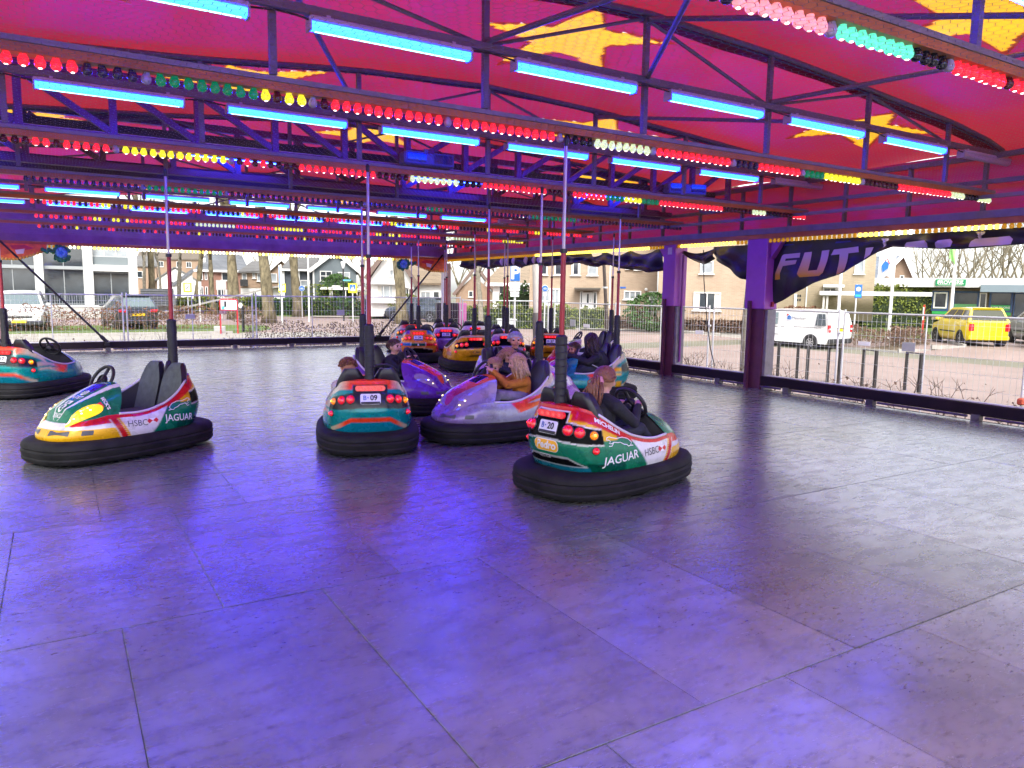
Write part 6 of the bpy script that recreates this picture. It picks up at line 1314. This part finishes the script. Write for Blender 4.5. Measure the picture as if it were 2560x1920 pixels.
def road_car(label,cat,loc,rz,L_,W,hood,zb,zr,cab,wr,paint,wb,r=.31,name='parked_car',wins=None,plate=PLY,brake=False,rearglass=CGL,frontglass=CGL,grille=True,tail='v',marks=None):
    """cab=(rear base x, front base x, rear roof x, front roof x)"""
    t=empty(name,(loc[0],loc[1],gz(loc[0],loc[1])),rz,label,cat); w=W/2; B=MB()
    xs=list(np.linspace(-L_/2,L_/2,33)); A=[]
    for x in xs:
        e=abs(x)/(L_/2); ww=w*(1-.16*max(0,(e-.80)/.20)**2); top=float(np.interp(x,hood[0],hood[1])); bot=.22+.10*max(0,(e-.85)/.15)
        pts=[(ww*.86,bot),(ww*.97,bot+.10),(ww,bot+.26),(ww*.995,top-.14),(ww*.965,top-.03),(ww*.86,top+.005),(ww*.45,top+.02),(0,top+.025)]
        # wheel arches
        row=[]
        for (y,z) in pts:
            row.append((y,z))
        A.append([(x,-y,z) for y,z in row]+[(x,y,z) for y,z in row[-2::-1]])
    B.grid(A); 
    for end in(0,-1): B.add(A[end],[tuple(range(len(A[end])))])
    body=B.build('body',paint,t,50)
    xr0,xf0,xr1,xf1=cab
    def cp(tt,s,sd): 
        x=(xr0+(xf0-xr0)*tt)*(1-s)+(xr1+(xf1-xr1)*tt)*s; top=float(np.interp(x,hood[0],hood[1])); z=(zb-.02)*(1-s)+zr*s; y=(w*.94)*(1-s)+wr*s; return Vector((x,sd*y,z+.02*math.sin(math.pi*tt)*s))
    c=MB(); N=10; S_=[0,.3,.6,.9,1]
    for sd in(-1,1): c.grid([[cp(i/N,s,sd) for s in S_] for i in range(N+1)])
    c.grid([[Vector((cp(i/N,1,1).x,wr*q,cp(i/N,1,1).z+.035*(1-q*q))) for q in np.linspace(-1,1,9)] for i in range(N+1)])
    for tt in(0,1): c.grid([[Vector((cp(tt,s,1).x,cp(tt,s,1).y*q,cp(tt,s,1).z+(.035*(1-q*q) if s==1 else 0))) for q in np.linspace(-1,1,9)] for s in S_])
    c.build('cabin',paint,t,50)
    for sd in(-1,1):
        for (a,b_) in (wins or [(.05,.28),(.31,.58),(.61,.92)]):
            G=[[cp(a+(b_-a)*i/3,s,sd)+Vector((0,sd*.006,0)) for s in np.linspace(.16,.86,3)] for i in range(4)]; MB().grid(G).build('side_window',CGL,t)
        xm=xf0-.32; MB().ball((xm,sd*(w+.10),zb+.06),(.06,.11,.07),10,7).build('mirror',paint,t,'full')
        for a in(.30,.60): p=cp(a,0,sd); MB().box((p.x+.05,sd*(w*.995+.008),zb-.13),(.16,.02,.025)).build('door_handle',paint,t)
        MB().box((0,sd*(w+.004),.56),(wb*.62,.02,.045)).build('side_trim',DPL,t)
        for x in(-wb/2,wb/2):
            MB().tube((x,sd*(w-.20),r+.01),(x,sd*(w+.006),r+.01),r+.055,n=22).build('wheel_arch',DPL,t); wheel(t,x,sd*(w-.08),r,sd)
    for tt,nm,gl,dx in((0,'rear_window',rearglass,-.008),(1,'windscreen',frontglass,.008)):
        MB().grid([[cp(tt,s,1)*1+Vector((dx,-cp(tt,s,1).y+cp(tt,s,1).y*q*.88,.012)) for q in np.linspace(-1,1,5)] for s in np.linspace(.12,.88,4)]).build(nm,gl,t)
    for sd in(-1,1):
        if tail=='v': MB().box((-L_/2+.03,sd*(w*.80),zb-.22),(.10,w*.22,.30),bev=.02).build('tail_light',LBRK if brake else LRED_,t)
        else: MB().box((-L_/2+.03,sd*(w*.72),zb-.13),(.12,w*.36,.13),bev=.02).build('tail_light',LRED_,t)
        MB().box((L_/2-.14,sd*(w*.70),.66),(.2,w*.40,.14),bev=.03).build('head_light',LWH,t)
    MB().box((-L_/2+.02,0,.36),(.14,W*.92,.18),bev=.04).build('rear_bumper',DPL if not marks else paint,t); MB().box((L_/2-.02,0,.36),(.14,W*.92,.2),bev=.04).build('front_bumper',DPL,t)
    MB().box((-L_/2-.02,0,zb-.30),(.02,.52,.11)).build('number_plate',plate,t); MB().box((L_/2+.055,0,.42),(.02,.52,.11)).build('number_plate',plate,t)
    if grille:
        MB().box((L_/2+.0,0,.62),(.06,W*.5,.10),bev=.01).build('grille',DPL,t); MB().box((L_/2+.02,0,.63),(.05,W*.52,.02)).build('grille_bar',CHR,t)
    MB().box((xr1-.02,0,zr+.02),(.2,wr*1.8,.03),bev=.01).build('rear_spoiler',paint,t)
    MB().box((0,0,.22),(L_*.8,W*.8,.1)).build('underbody',DPL,t)
    return t
PWH=pm('paint_white',(.74,.74,.74),.3,coat=.8); PDK=pm('paint_dark_grey',(.035,.04,.05),.3,.3,coat=.8); PYE=pm('paint_yellow',(.78,.60,.01),.3,coat=.8); PSI=pm('paint_silver_grey',(.30,.32,.35),.35,.5,coat=.8); PAN=pm('paint_anthracite',(.06,.07,.085),.3,.4,coat=.8); PBL=pm('paint_slate_blue',(.06,.075,.10),.3,.4,coat=.8)
hd=lambda L_,nose,belt,xf,tail:([-L_/2,-L_/2+.15,xf-.4,xf,L_/2-.3,L_/2],[tail-.06,tail,belt,belt-.0,nose,nose-.15])
suv=lambda xf=1.05:hd(4.4,.86,1.02,xf,1.02)
road_car('white car parked nose out in front of the pale office','car',(-1.3,39.5),R(-92),4.5,1.86,hd(4.5,.92,1.05,1.05,1.03),1.05,1.66,(-2.15,1.25,-1.75,.35),.66,PWH,2.68,.35,frontglass=CGLP)
road_car('dark grey estate car parked tail out beside the white car','car',(2.9,39.8),R(96),4.6,1.80,hd(4.6,.85,.98,1.05,.98),.98,1.50,(-2.2,1.2,-1.85,.3),.62,PAN,2.75,.33,tail='h',rearglass=CGLP)
road_car('dark blue hatchback parked in front of the white house','car',(19.6,43.6),R(127),4.1,1.76,hd(4.1,.85,.98,.95,.98),.98,1.47,(-1.95,1.1,-1.5,.2),.62,PBL,2.55,.32)
road_car('slate grey car parked in the driveway beside the tall evergreen hedge','car',(31.0,41.0),R(20),4.4,1.8,hd(4.4,.85,.98,1.05,.98),.98,1.46,(-1.9,1.2,-1.2,.3),.62,PSI,2.65,.32)
road_car('yellow hatchback parked at the tip of the lawn','car',(33.4,17.15),R(50),3.83,1.66,hd(3.83,.86,1.0,.95,1.0),1.0,1.54,(-1.86,1.12,-1.55,.25),.60,PYE,2.46,.30,marks=1,rearglass=pm('car_glass_tint',(.06,.065,.04),.08),grille=False)
road_car('silver grey hatchback parked beyond the yellow one','car',(36.6,15.6),R(50),4.0,1.74,hd(4.0,.86,1.0,.95,1.0),1.0,1.55,(-1.92,1.12,-1.5,.25),.62,PSI,2.5,.31,grille=False)
road_car('dark blue car with a lit tail lamp leaving past the yellow one','car',(33.1,13.2),R(46),4.2,1.76,hd(4.2,.85,.98,.95,.98),.98,1.50,(-2.0,1.1,-1.5,.2),.62,pm('paint_dusk_blue',(.05,.055,.08),.35,0,coat=.5),2.6,.32,brake=True,grille=False)
# delivery van
def van():
    L_,W,w=4.88,1.80,.90; lx,ly=28.6,22.2
    t=empty('delivery_van',(lx,ly,gz(lx,ly)),R(91),'white delivery van with small house logo parked behind the fence','van'); t.scale=(.93,.93,.93)
    prof=[(-2.38,.42),(-2.42,.75),(-2.40,1.25),(-2.28,1.72),(-2.12,1.81),(-.9,1.86),(.55,1.84),(.95,1.72),(1.60,1.12),(2.2,.95),(2.42,.72),(2.44,.42),(2.3,.28),(-2.3,.28)]
    b=MB(); n=len(prof); rings=[(-1,.0),(-.985,.0),(-.93,.0)]
    def ring(y,ins): 
        out=[]
        for x,z in prof:
            tum=.0 if z<1.05 else (z-1.05)*.20
            out.append((x*(1-ins*.02),math.copysign(max(0,abs(y)*w-tum*(1 if abs(y)>.5 else 0)),y),z-ins*(.05 if z>1.5 else 0)))
        return out
    R_=[ring(y,i) for y,i in((-.96,1),(-1,.4),(-1,0),(-.9,-.2),(0,-.35),(.9,-.2),(1,0),(1,.4),(.96,1))]
    vs=[p for r_ in R_ for p in r_]; fs=[(i*n+j,i*n+(j+1)%n,(i+1)*n+(j+1)%n,(i+1)*n+j) for i in range(8) for j in range(n)]+[tuple(range(n)),tuple(range(8*n,9*n))]
    b.add(vs,fs); b.build('body',PWH,t,35)
    sy=lambda z:w-(max(0,z-1.05)*.20)+.008
    for sd in(-1,1):
        MB().add([(x,sd*(sy(z)),z) for x,z in((.35,1.10),(1.50,1.10),(.98,1.62),(.42,1.68))],[(0,1,2,3)]).build('side_window',CGLP,t); MB().add([(x,sd*sy(z),z) for x,z in((-2.28,1.12),(-1.72,1.12),(-1.72,1.66),(-2.14,1.66))],[(0,1,2,3)]).build('rear_side_window',CGL,t)
        MB().box((.9,sd*(w+.005),.62),(1.3,.02,.03)).build('side_strip',DPL,t); MB().box((-1.3,sd*(w+.006),1.02),(1.5,.014,.025)).build('door_rail',DPL,t)
        for x in(.45,.05): MB().box((x,sd*(w+.008),.98),(.2,.02,.03)).build('door_handle',DPL,t)
        for x in(-1.5,1.5): MB().tube((x,sd*(w-.25),.33),(x,sd*(w+.007),.33),.385,n=22).build('wheel_arch',DPL,t); wheel(t,x,sd*(w-.07),.325,sd)
        MB().box((-2.40,sd*.80,1.0),(.10,.16,.34),bev=.02).build('tail_light',LRED_,t); MB().box((-2.41,sd*.80,.98),(.10,.13,.08)).build('reversing_light',LWH,t); MB().ball((1.25,sd*1.02,1.18),(.06,.10,.12),10,7).build('mirror',DPL,t,'full')
    for sd in(-1,1): MB().add([(-2.415+(z-1.12)*.26,sd*y,z) for y,z in((.06,1.12),(.66,1.12),(.60,1.66),(.06,1.66))],[(0,1,2,3)]).build('rear_window',CGL,t)
    MB().box((-2.44,.0,.93),(.02,.52,.11)).build('number_plate',PLY,t); MB().box((-2.43,0,1.02),(.03,.6,.03)).build('plate_light',DPL,t); MB().box((-2.42,0,.42),(.14,1.7,.22),bev=.04).build('rear_bumper',DPL,t); MB().box((0,0,.28),(4.3,1.5,.1)).build('underbody',DPL,t)
    MB().add([(1.62,-.72,1.14),(1.62,.72,1.14),(1.0,.62,1.70),(1.0,-.62,1.70)],[(0,1,2,3)]).build('windscreen',CGL,t)
    MB().prism([(-.15,1.35),(-.35,1.35),(-.36,1.48),(-.24,1.56),(-.14,1.47)],'y',.835,.86).build('logo_house',BS,t); MB().prism([(-.24,1.60),(-.10,1.50),(-.12,1.62)],'y',.828,.852).build('logo_roof',RS,t)
    flat_text('Makelaar',.21,GRYD,t,(-.78,.862,1.42),(R(90),0,R(180)),shear=.15)
van()
# ================================================================= PEOPLE (each sits in a car; built in that car's frame)
SKIN=pm('skin',(.56,.25,.15),.55,var=.08,scale=20); SKIN2=pm('skin_pale',(.62,.33,.23),.55,var=.08,scale=20); LIP=pm('lips',(.34,.10,.09),.5); EYE=pm('eye_dark',(.02,.014,.012),.7,spec=.1)
def cloth(n,c,b=.5): return pm('cloth_'+n,c,.85,var=.3,scale=11,bump=b)
def person(label,pose,hz,hx,y,sw,mats,arms,hair,yaw=0,pitch=0,tilt=0,rs=1,px=-.27,lean_y=0,hs=1.0,legs=True,tooth=False,belly=1.0):
    """mats: skin, top, legs, hair materials; arms: ((elbow),(wrist)) left (+y) and right"""
    caps=[]
    def cap(a,b,r0,r1,lab): caps.append((Vector(a),Vector(b),r0,r1,lab))
    P=Vector((px,y,.47)); Hc=Vector((hx,y+lean_y,hz)); RM=Matrix.Rotation(yaw,3,'Z')@Matrix.Rotation(pitch,3,'Y')@Matrix.Rotation(tilt,3,'X')
    hd=lambda x,yy,z:Hc+RM@(Vector((x,yy,z))*hs)
    neck=Hc+Vector((-.02,0,-.135*hs)); chest=P.lerp(neck,.62)+Vector((-.03,0,0)); waist=P.lerp(neck,.28)+Vector((-.02,0,0))
    cap(P,waist,.125*rs*belly,.118*rs*belly,'top'); cap(waist,chest,.118*rs*belly,.128*rs,'top'); cap(chest,neck+Vector((0,0,-.02)),.122*rs,.07*rs,'top'); cap(neck+Vector((0,0,-.01)),hd(-.01,0,-.05),.046*rs,.045*hs,'skin')
    cap(neck+Vector((-.01,-.05*rs,-.01)),neck+Vector((-.01,.05*rs,-.01)),.04*rs,.04*rs,'top')
    for s,(el,wr) in zip((1,-1),arms):
        sh=neck+Vector((-.015,s*sw,-.075*rs)); el=Vector(el); wr=Vector(wr)
        cap(neck+Vector((-.01,s*.04,-.03)),sh,.062*rs,.066*rs,'top'); cap(sh,el,.062*rs,.05*rs,'top'); cap(el,wr,.05*rs,.036*rs,'top')
        d=(wr-el).normalized(); up=Vector((0,0,1)); sd=d.cross(up).normalized(); n=sd.cross(d)
        pal=wr+d*.055*rs; cap(wr,wr+d*.02*rs,.026*rs,.026*rs,'skin')
        for k in range(4):
            o=sd*((k-1.5)*.019*rs); cap(wr+d*.012*rs+o*.6,pal+o,.016*rs,.013*rs,'skin'); L_=(.052,.06,.055,.042)[k]*rs
            k1=pal+o+d*L_*.5-n*L_*.22; cap(pal+o,k1,.0105*rs,.010*rs,'skin'); cap(k1,k1+d*L_*.28-n*L_*.5,.010*rs,.0085*rs,'skin')
        th=wr+d*.02*rs+sd*s*-.02*rs; t1=th+d*.03*rs+sd*s*-.025*rs; cap(th,t1,.014*rs,.012*rs,'skin'); cap(t1,t1+d*.03*rs-n*.01,.012*rs,.0095*rs,'skin')
    if legs:
        for s in(-1,1):
            hip=P+Vector((.03,s*.075*rs,-.01)); kn=Vector((px+.40*rs,y+s*.10*rs,.52)); an=Vector((px+.62*rs,y+s*.09,.345)); cap(hip,kn,.085*rs,.06*rs,'legs'); cap(kn,an,.056*rs,.042*rs,'legs'); cap(an,an+Vector((.11*rs,0,-.02)),.038*rs,.032*rs,'shoe')
    # head
    cap(hd(-.022,0,.025),hd(-.005,0,.028),.088*hs,.084*hs,'skin'); cap(hd(.012,0,-.03),hd(.028,0,-.062),.066*hs,.044*hs,'skin'); cap(hd(.034,0,-.078),hd(.04,0,-.082),.027*hs,.022*hs,'skin')
    cap(hd(.078,0,.016),hd(.094,0,-.018),.0085*hs,.0125*hs,'skin')
    for s in(-1,1):
        cap(hd(.058,s*.036,-.018),hd(.05,s*.045,-.028),.026*hs,.024*hs,'skin'); cap(hd(-.012,s*.084,-.015),hd(-.016,s*.086,.018),.012*hs,.015*hs,'skin'); cap(hd(.071,s*.030,.013),hd(.071,s*.034,.013),.0085*hs,.0085*hs,'eye'); cap(hd(.076,s*.020,.034),hd(.068,s*.045,.037),.0055*hs,.005*hs,'brow')
    cap(hd(.072,-.022,-.050),hd(.072,.022,-.050),.0085*hs,.0085*hs,'lip')
    if tooth: cap(hd(.076,-.015,-.047),hd(.076,.015,-.047),.0065*hs,.0065*hs,'teeth')
    b=MB()
    for a,c,r0,r1,lab in caps:
        d=c-a
        if d.length<1e-5: b.ball(a,r0,12,8); continue
        q=d.to_track_quat('Z','Y').to_matrix(); L_=d.length; prof=[(0,-r0)]+[(r0*math.sin(t),-r0*math.cos(t)) for t in(.4,.8,1.2)]+[(r0,0),(r1,L_)]+[(r1*math.cos(t),L_+r1*math.sin(t)) for t in(.4,.8,1.2)]+[(0,L_+r1)]
        k=len(b.v); b.lathe(prof,12); b.v[k:]=[tuple(q@Vector(p)+a) for p in b.v[k:]]
    me=b.mesh('body',SKIN); o=bpy.data.objects.new('tmp',me); COL.objects.link(o)
    md=o.modifiers.new('r','REMESH'); md.mode='VOXEL'; md.voxel_size=.0075; sm=o.modifiers.new('s','SMOOTH'); sm.factor=.5; sm.iterations=2
    dg=bpy.context.evaluated_depsgraph_get(); m2=bpy.data.meshes.new_from_object(o.evaluated_get(dg)); bpy.data.objects.remove(o); bpy.data.meshes.remove(me)
    labs=['skin','top','legs','shoe','eye','brow','lip','teeth']; mm=dict(skin=mats[0],top=mats[1],legs=mats[2],shoe=BLKD,eye=EYE,brow=mats[3],lip=LIP,teeth=WHT)
    m2.materials.clear()
    for l in labs: m2.materials.append(mm[l])
    n=len(m2.polygons); c=np.zeros(n*3); m2.polygons.foreach_get('center',c); c=c.reshape(-1,3); best=np.full(n,1e9); idx=np.zeros(n,int)
    for a,e,r0,r1,lab in caps:
        a_,e_=np.array(a),np.array(e); d=e_-a_; t=np.clip(((c-a_)@d)/max(1e-9,d@d),0,1); dist=np.linalg.norm(c-(a_+t[:,None]*d),axis=1)-(r0+(r1-r0)*t); dist-= .0015 if lab in('eye','brow','lip','teeth') else 0
        w_=dist<best; best[w_]=dist[w_]; idx[w_]=labs.index(lab)
    m2.polygons.foreach_set('material_index',idx); m2.polygons.foreach_set('use_smooth',[True]*n); m2.update()
    t=empty('person',(pose[0],pose[1],0),pose[2],label,'person'); link('body',m2,t)
    # hair: a cap plus combed strands
    rg=random.Random(int(hz*1000)); hb=MB(); st,ln,vol=hair; G=RM.transposed()@Vector((0,0,-1))
    N=420
    for i in range(N):
        z=rg.uniform(-.35,1); a=rg.uniform(-math.pi,math.pi); fx=math.cos(a)*math.sqrt(max(0,1-z*z)); fy=math.sin(a)*math.sqrt(max(0,1-z*z))
        if fx>.35 and z<.62: continue
        if z<0 and fx>-.05: continue
        R0=.092*hs*vol; p=Vector((fx*R0*1.10-.018*hs,fy*R0*.98,z*R0+.026*hs)); nrm=Vector((fx,fy,z))
        pts=[p]; 
        if st=='pony': tgt=Vector((-.125*hs,0,-.01*hs))
        steps=6; 
        for k in range(steps):
            q=pts[-1]
            if st=='short': d=Vector((fx*.2+ (.25 if z>.6 else -.15),fy*.35,-.30 if z<.6 else -.02)); q=q+d*ln/steps+Vector((rg.gauss(0,.003),rg.gauss(0,.003),0)); 
            elif st=='curly': d=Vector((fx*.5,fy*.5,0))+G*.75; q=q+d*ln/steps+Vector((rg.gauss(0,.010),rg.gauss(0,.010),rg.gauss(0,.006)))
            elif st=='pony':
                q=q.lerp(tgt,(k+1)/steps*.6); v_=q-Vector((-.018*hs,0,.026*hs)); 
                if v_.length<.092*hs and (q-tgt).length>.03: q=Vector((-.018*hs,0,.026*hs))+v_.normalized()*.096*hs
            else:
                tan=Vector((-.25 if z>.3 else -.05,math.copysign(.30,fy) if z>.2 else fy*.10,0))+G*(1.0 if z<.75 else .4); q=q+tan*(ln*rg.uniform(.85,1.1))/steps+Vector((rg.gauss(0,.002),rg.gauss(0,.002),0))
                v_=q-Vector((-.018*hs,0,.02*hs)); lim=.098*hs
                if v_.length<lim: q=Vector((-.018*hs,0,.02*hs))+v_.normalized()*lim
            pts.append(q)
        hb.path(pts,[.0075*hs]*3+[.007*hs,.006*hs,.0045*hs,.002*hs],4)
    # close cap under the strands
    cb=MB(); A=[]
    for i in range(13):
        row=[]
        for j in range(21):
            th=math.pi*.62*i/12; a=-math.pi+2*math.pi*j/20; fr=max(0,math.cos(a)); lim=th*(1-.42*fr) ; r_=.0925*hs*vol
            row.append(Vector((math.sin(lim)*math.cos(a)*r_*1.08-.018*hs,math.sin(lim)*math.sin(a)*r_*.97,math.cos(lim)*r_+.026*hs)))
        A.append(row)
    hb.grid(A)
    if st=='pony':
        for i in range(70):
            o=Vector((0,rg.gauss(0,.014),rg.gauss(0,.014))); b_=Vector((-.12*hs,0,-.012*hs)); hb.path([b_+o*.6,b_+Vector((-.045,0,-.0))+G*.01+o*1.6,b_+Vector((-.075,0,0))+G*.06+o*2.4,b_+Vector((-.08,0,0))+G*.13+o*2.2,b_+Vector((-.065,0,0))+G*.20+o*1.6],[.008,.009,.009,.007,.002],4)
    hb.v=[tuple(hd(0,0,0)+RM@Vector(p)) for p in hb.v]
    link('hair',hb.mesh('hair',mats[3],'full',False),t)
    if st=='pony':
        sb=MB().path([hd(-.132,.030*math.cos(a),-.012+.030*math.sin(a)) for a in np.linspace(0,6.283,14,endpoint=False)],[.018,.023]*7,7,True); link('scrunchie',sb.mesh('scrunchie',cloth('pink',(.60,.25,.30)),'full'),t)
    return t
HB=pm('hair_brown',(.085,.04,.02),.5,var=.4,scale=40); HR=pm('hair_auburn',(.20,.075,.03),.45,var=.45,scale=40); HL=pm('hair_blond',(.48,.30,.15),.45,var=.4,scale=40); HG=pm('hair_grey',(.38,.37,.38),.5,var=.3,scale=40); HD=pm('hair_dark',(.035,.018,.013),.45,var=.4,scale=40); HC=pm('hair_curly_blond',(.40,.22,.11),.5,var=.4,scale=40)
JB=cloth('black_jacket',(.014,.014,.018)); JN=cloth('dark_blue',(.018,.02,.04)); JO=cloth('mustard',(.42,.14,.012)); JT=cloth('rust',(.30,.075,.03)); JF=cloth('cream_fur',(.52,.46,.38),.9); JD=cloth('brown_black',(.03,.024,.024)); TG=cloth('grey_trousers',(.20,.18,.21)); TD=cloth('dark_trousers',(.02,.022,.035))
wy=-.19
person('girl with a ponytail and pink scrunchie in a black jacket holding the steering wheel',(4.19,5.19,.19),.965,-.27,-.19,.15,(SKIN2,JB,TD,HR),(((-.10,-.04,.62),(.02,-.08,.71)),((-.08,-.36,.60),(.04,-.30,.72))),('pony',.1,1.0),yaw=R(12),pitch=R(6),rs=.93,hs=.98)
person('short-haired child in a pale furry jacket seen from behind in the teal car',(2.92,7.91,1.27),.86,-.22,.21,.12,(SKIN,JF,TD,HR),(((-.05,.34,.56),(.06,.26,.6)),((-.05,.06,.56),(.06,.12,.6))),('short',.05,1.0),yaw=R(20),pitch=R(28),rs=.92,hs=.92)
person('boy in a black jacket with short brown hair steering the violet car',(4.15,9.85,-.93),.875,-.22,.21,.13,(SKIN2,JB,TD,HB),(((-.06,.36,.56),(.02,.31,.70)),((-.06,.06,.56),(.02,.08,.70))),('short',.05,1.0),yaw=R(-5),pitch=R(4),rs=.95,hs=.98)
person('girl with long blond hair in a mustard hoodie leaning to the child beside her',(4.40,7.56,3.2),.865,-.17,.17,.13,(SKIN2,JO,TG,HL),(((-.02,.20,.62),(.05,.03,.76)),((.00,-.02,.58),(.10,-.06,.66))),('long',.26,1.0),yaw=R(-25),pitch=R(12),tilt=R(10),rs=.93,hs=1.0,px=-.25)
person('small child in a rust sleeve covering its face beside the blond girl',(4.40,7.56,3.2),.81,-.06,-.13,.10,(SKIN2,JT,TD,HC),(((.02,.0,.60),(.06,-.04,.76)),((.03,-.24,.58),(.10,-.16,.64))),('short',.05,1.0),yaw=R(40),pitch=R(25),rs=.76,hs=.88,px=-.2)
person('smiling grey-haired man in a dark checked jacket',(5.72,8.98,-1.0),.99,-.27,.19,.17,(SKIN,JD,TD,HG),(((-.02,.42,.62),(.08,.30,.70)),((-.04,.02,.60),(.06,-.02,.68))),('short',.05,1.02),yaw=R(-58),pitch=R(6),rs=1.08,hs=1.08)
person('curly blond child in dark blue beside the grey-haired man',(5.72,8.98,-1.0),.80,-.20,-.17,.10,(SKIN2,JN,TD,HC),(((-.02,.0,.58),(.06,-.05,.64)),((-.02,-.32,.56),(.08,-.26,.62))),('curly',.13,1.06),yaw=R(-45),pitch=R(12),rs=.78,hs=.92)
person('woman with long dark hair in a black padded jacket bending forward',(7.12,9.55,2.93),.94,-.10,.15,.18,(SKIN,JB,TD,HD),(((.02,.32,.62),(.26,.10,.72)),((.04,-.02,.60),(.28,-.04,.72))),('long',.30,1.04),yaw=R(-10),pitch=R(38),rs=1.12,hs=1.06,px=-.33,belly=1.15)
person('small brown-haired child half hidden behind the bending woman',(7.12,9.55,2.93),.80,.06,-.16,.10,(SKIN,JN,TD,HB),(((.1,-.05,.58),(.18,-.08,.64)),((.1,-.28,.58),(.18,-.22,.64))),('short',.05,1.0),yaw=R(20),pitch=R(20),rs=.74,hs=.88,px=-.1)
o=MB().path([(-.02,.33,.60),(-.10,.34,.56),(-.20,.36,.52),(-.27,.37,.48)],[.006,.006,.006,.012],6).build('bag_strap',pm('strap_white',(.6,.58,.6),.6),None,'full',(7.12,9.55,0),(0,0,2.93)); tag(o,'thin white bag strap lying against the woman in black','strap')
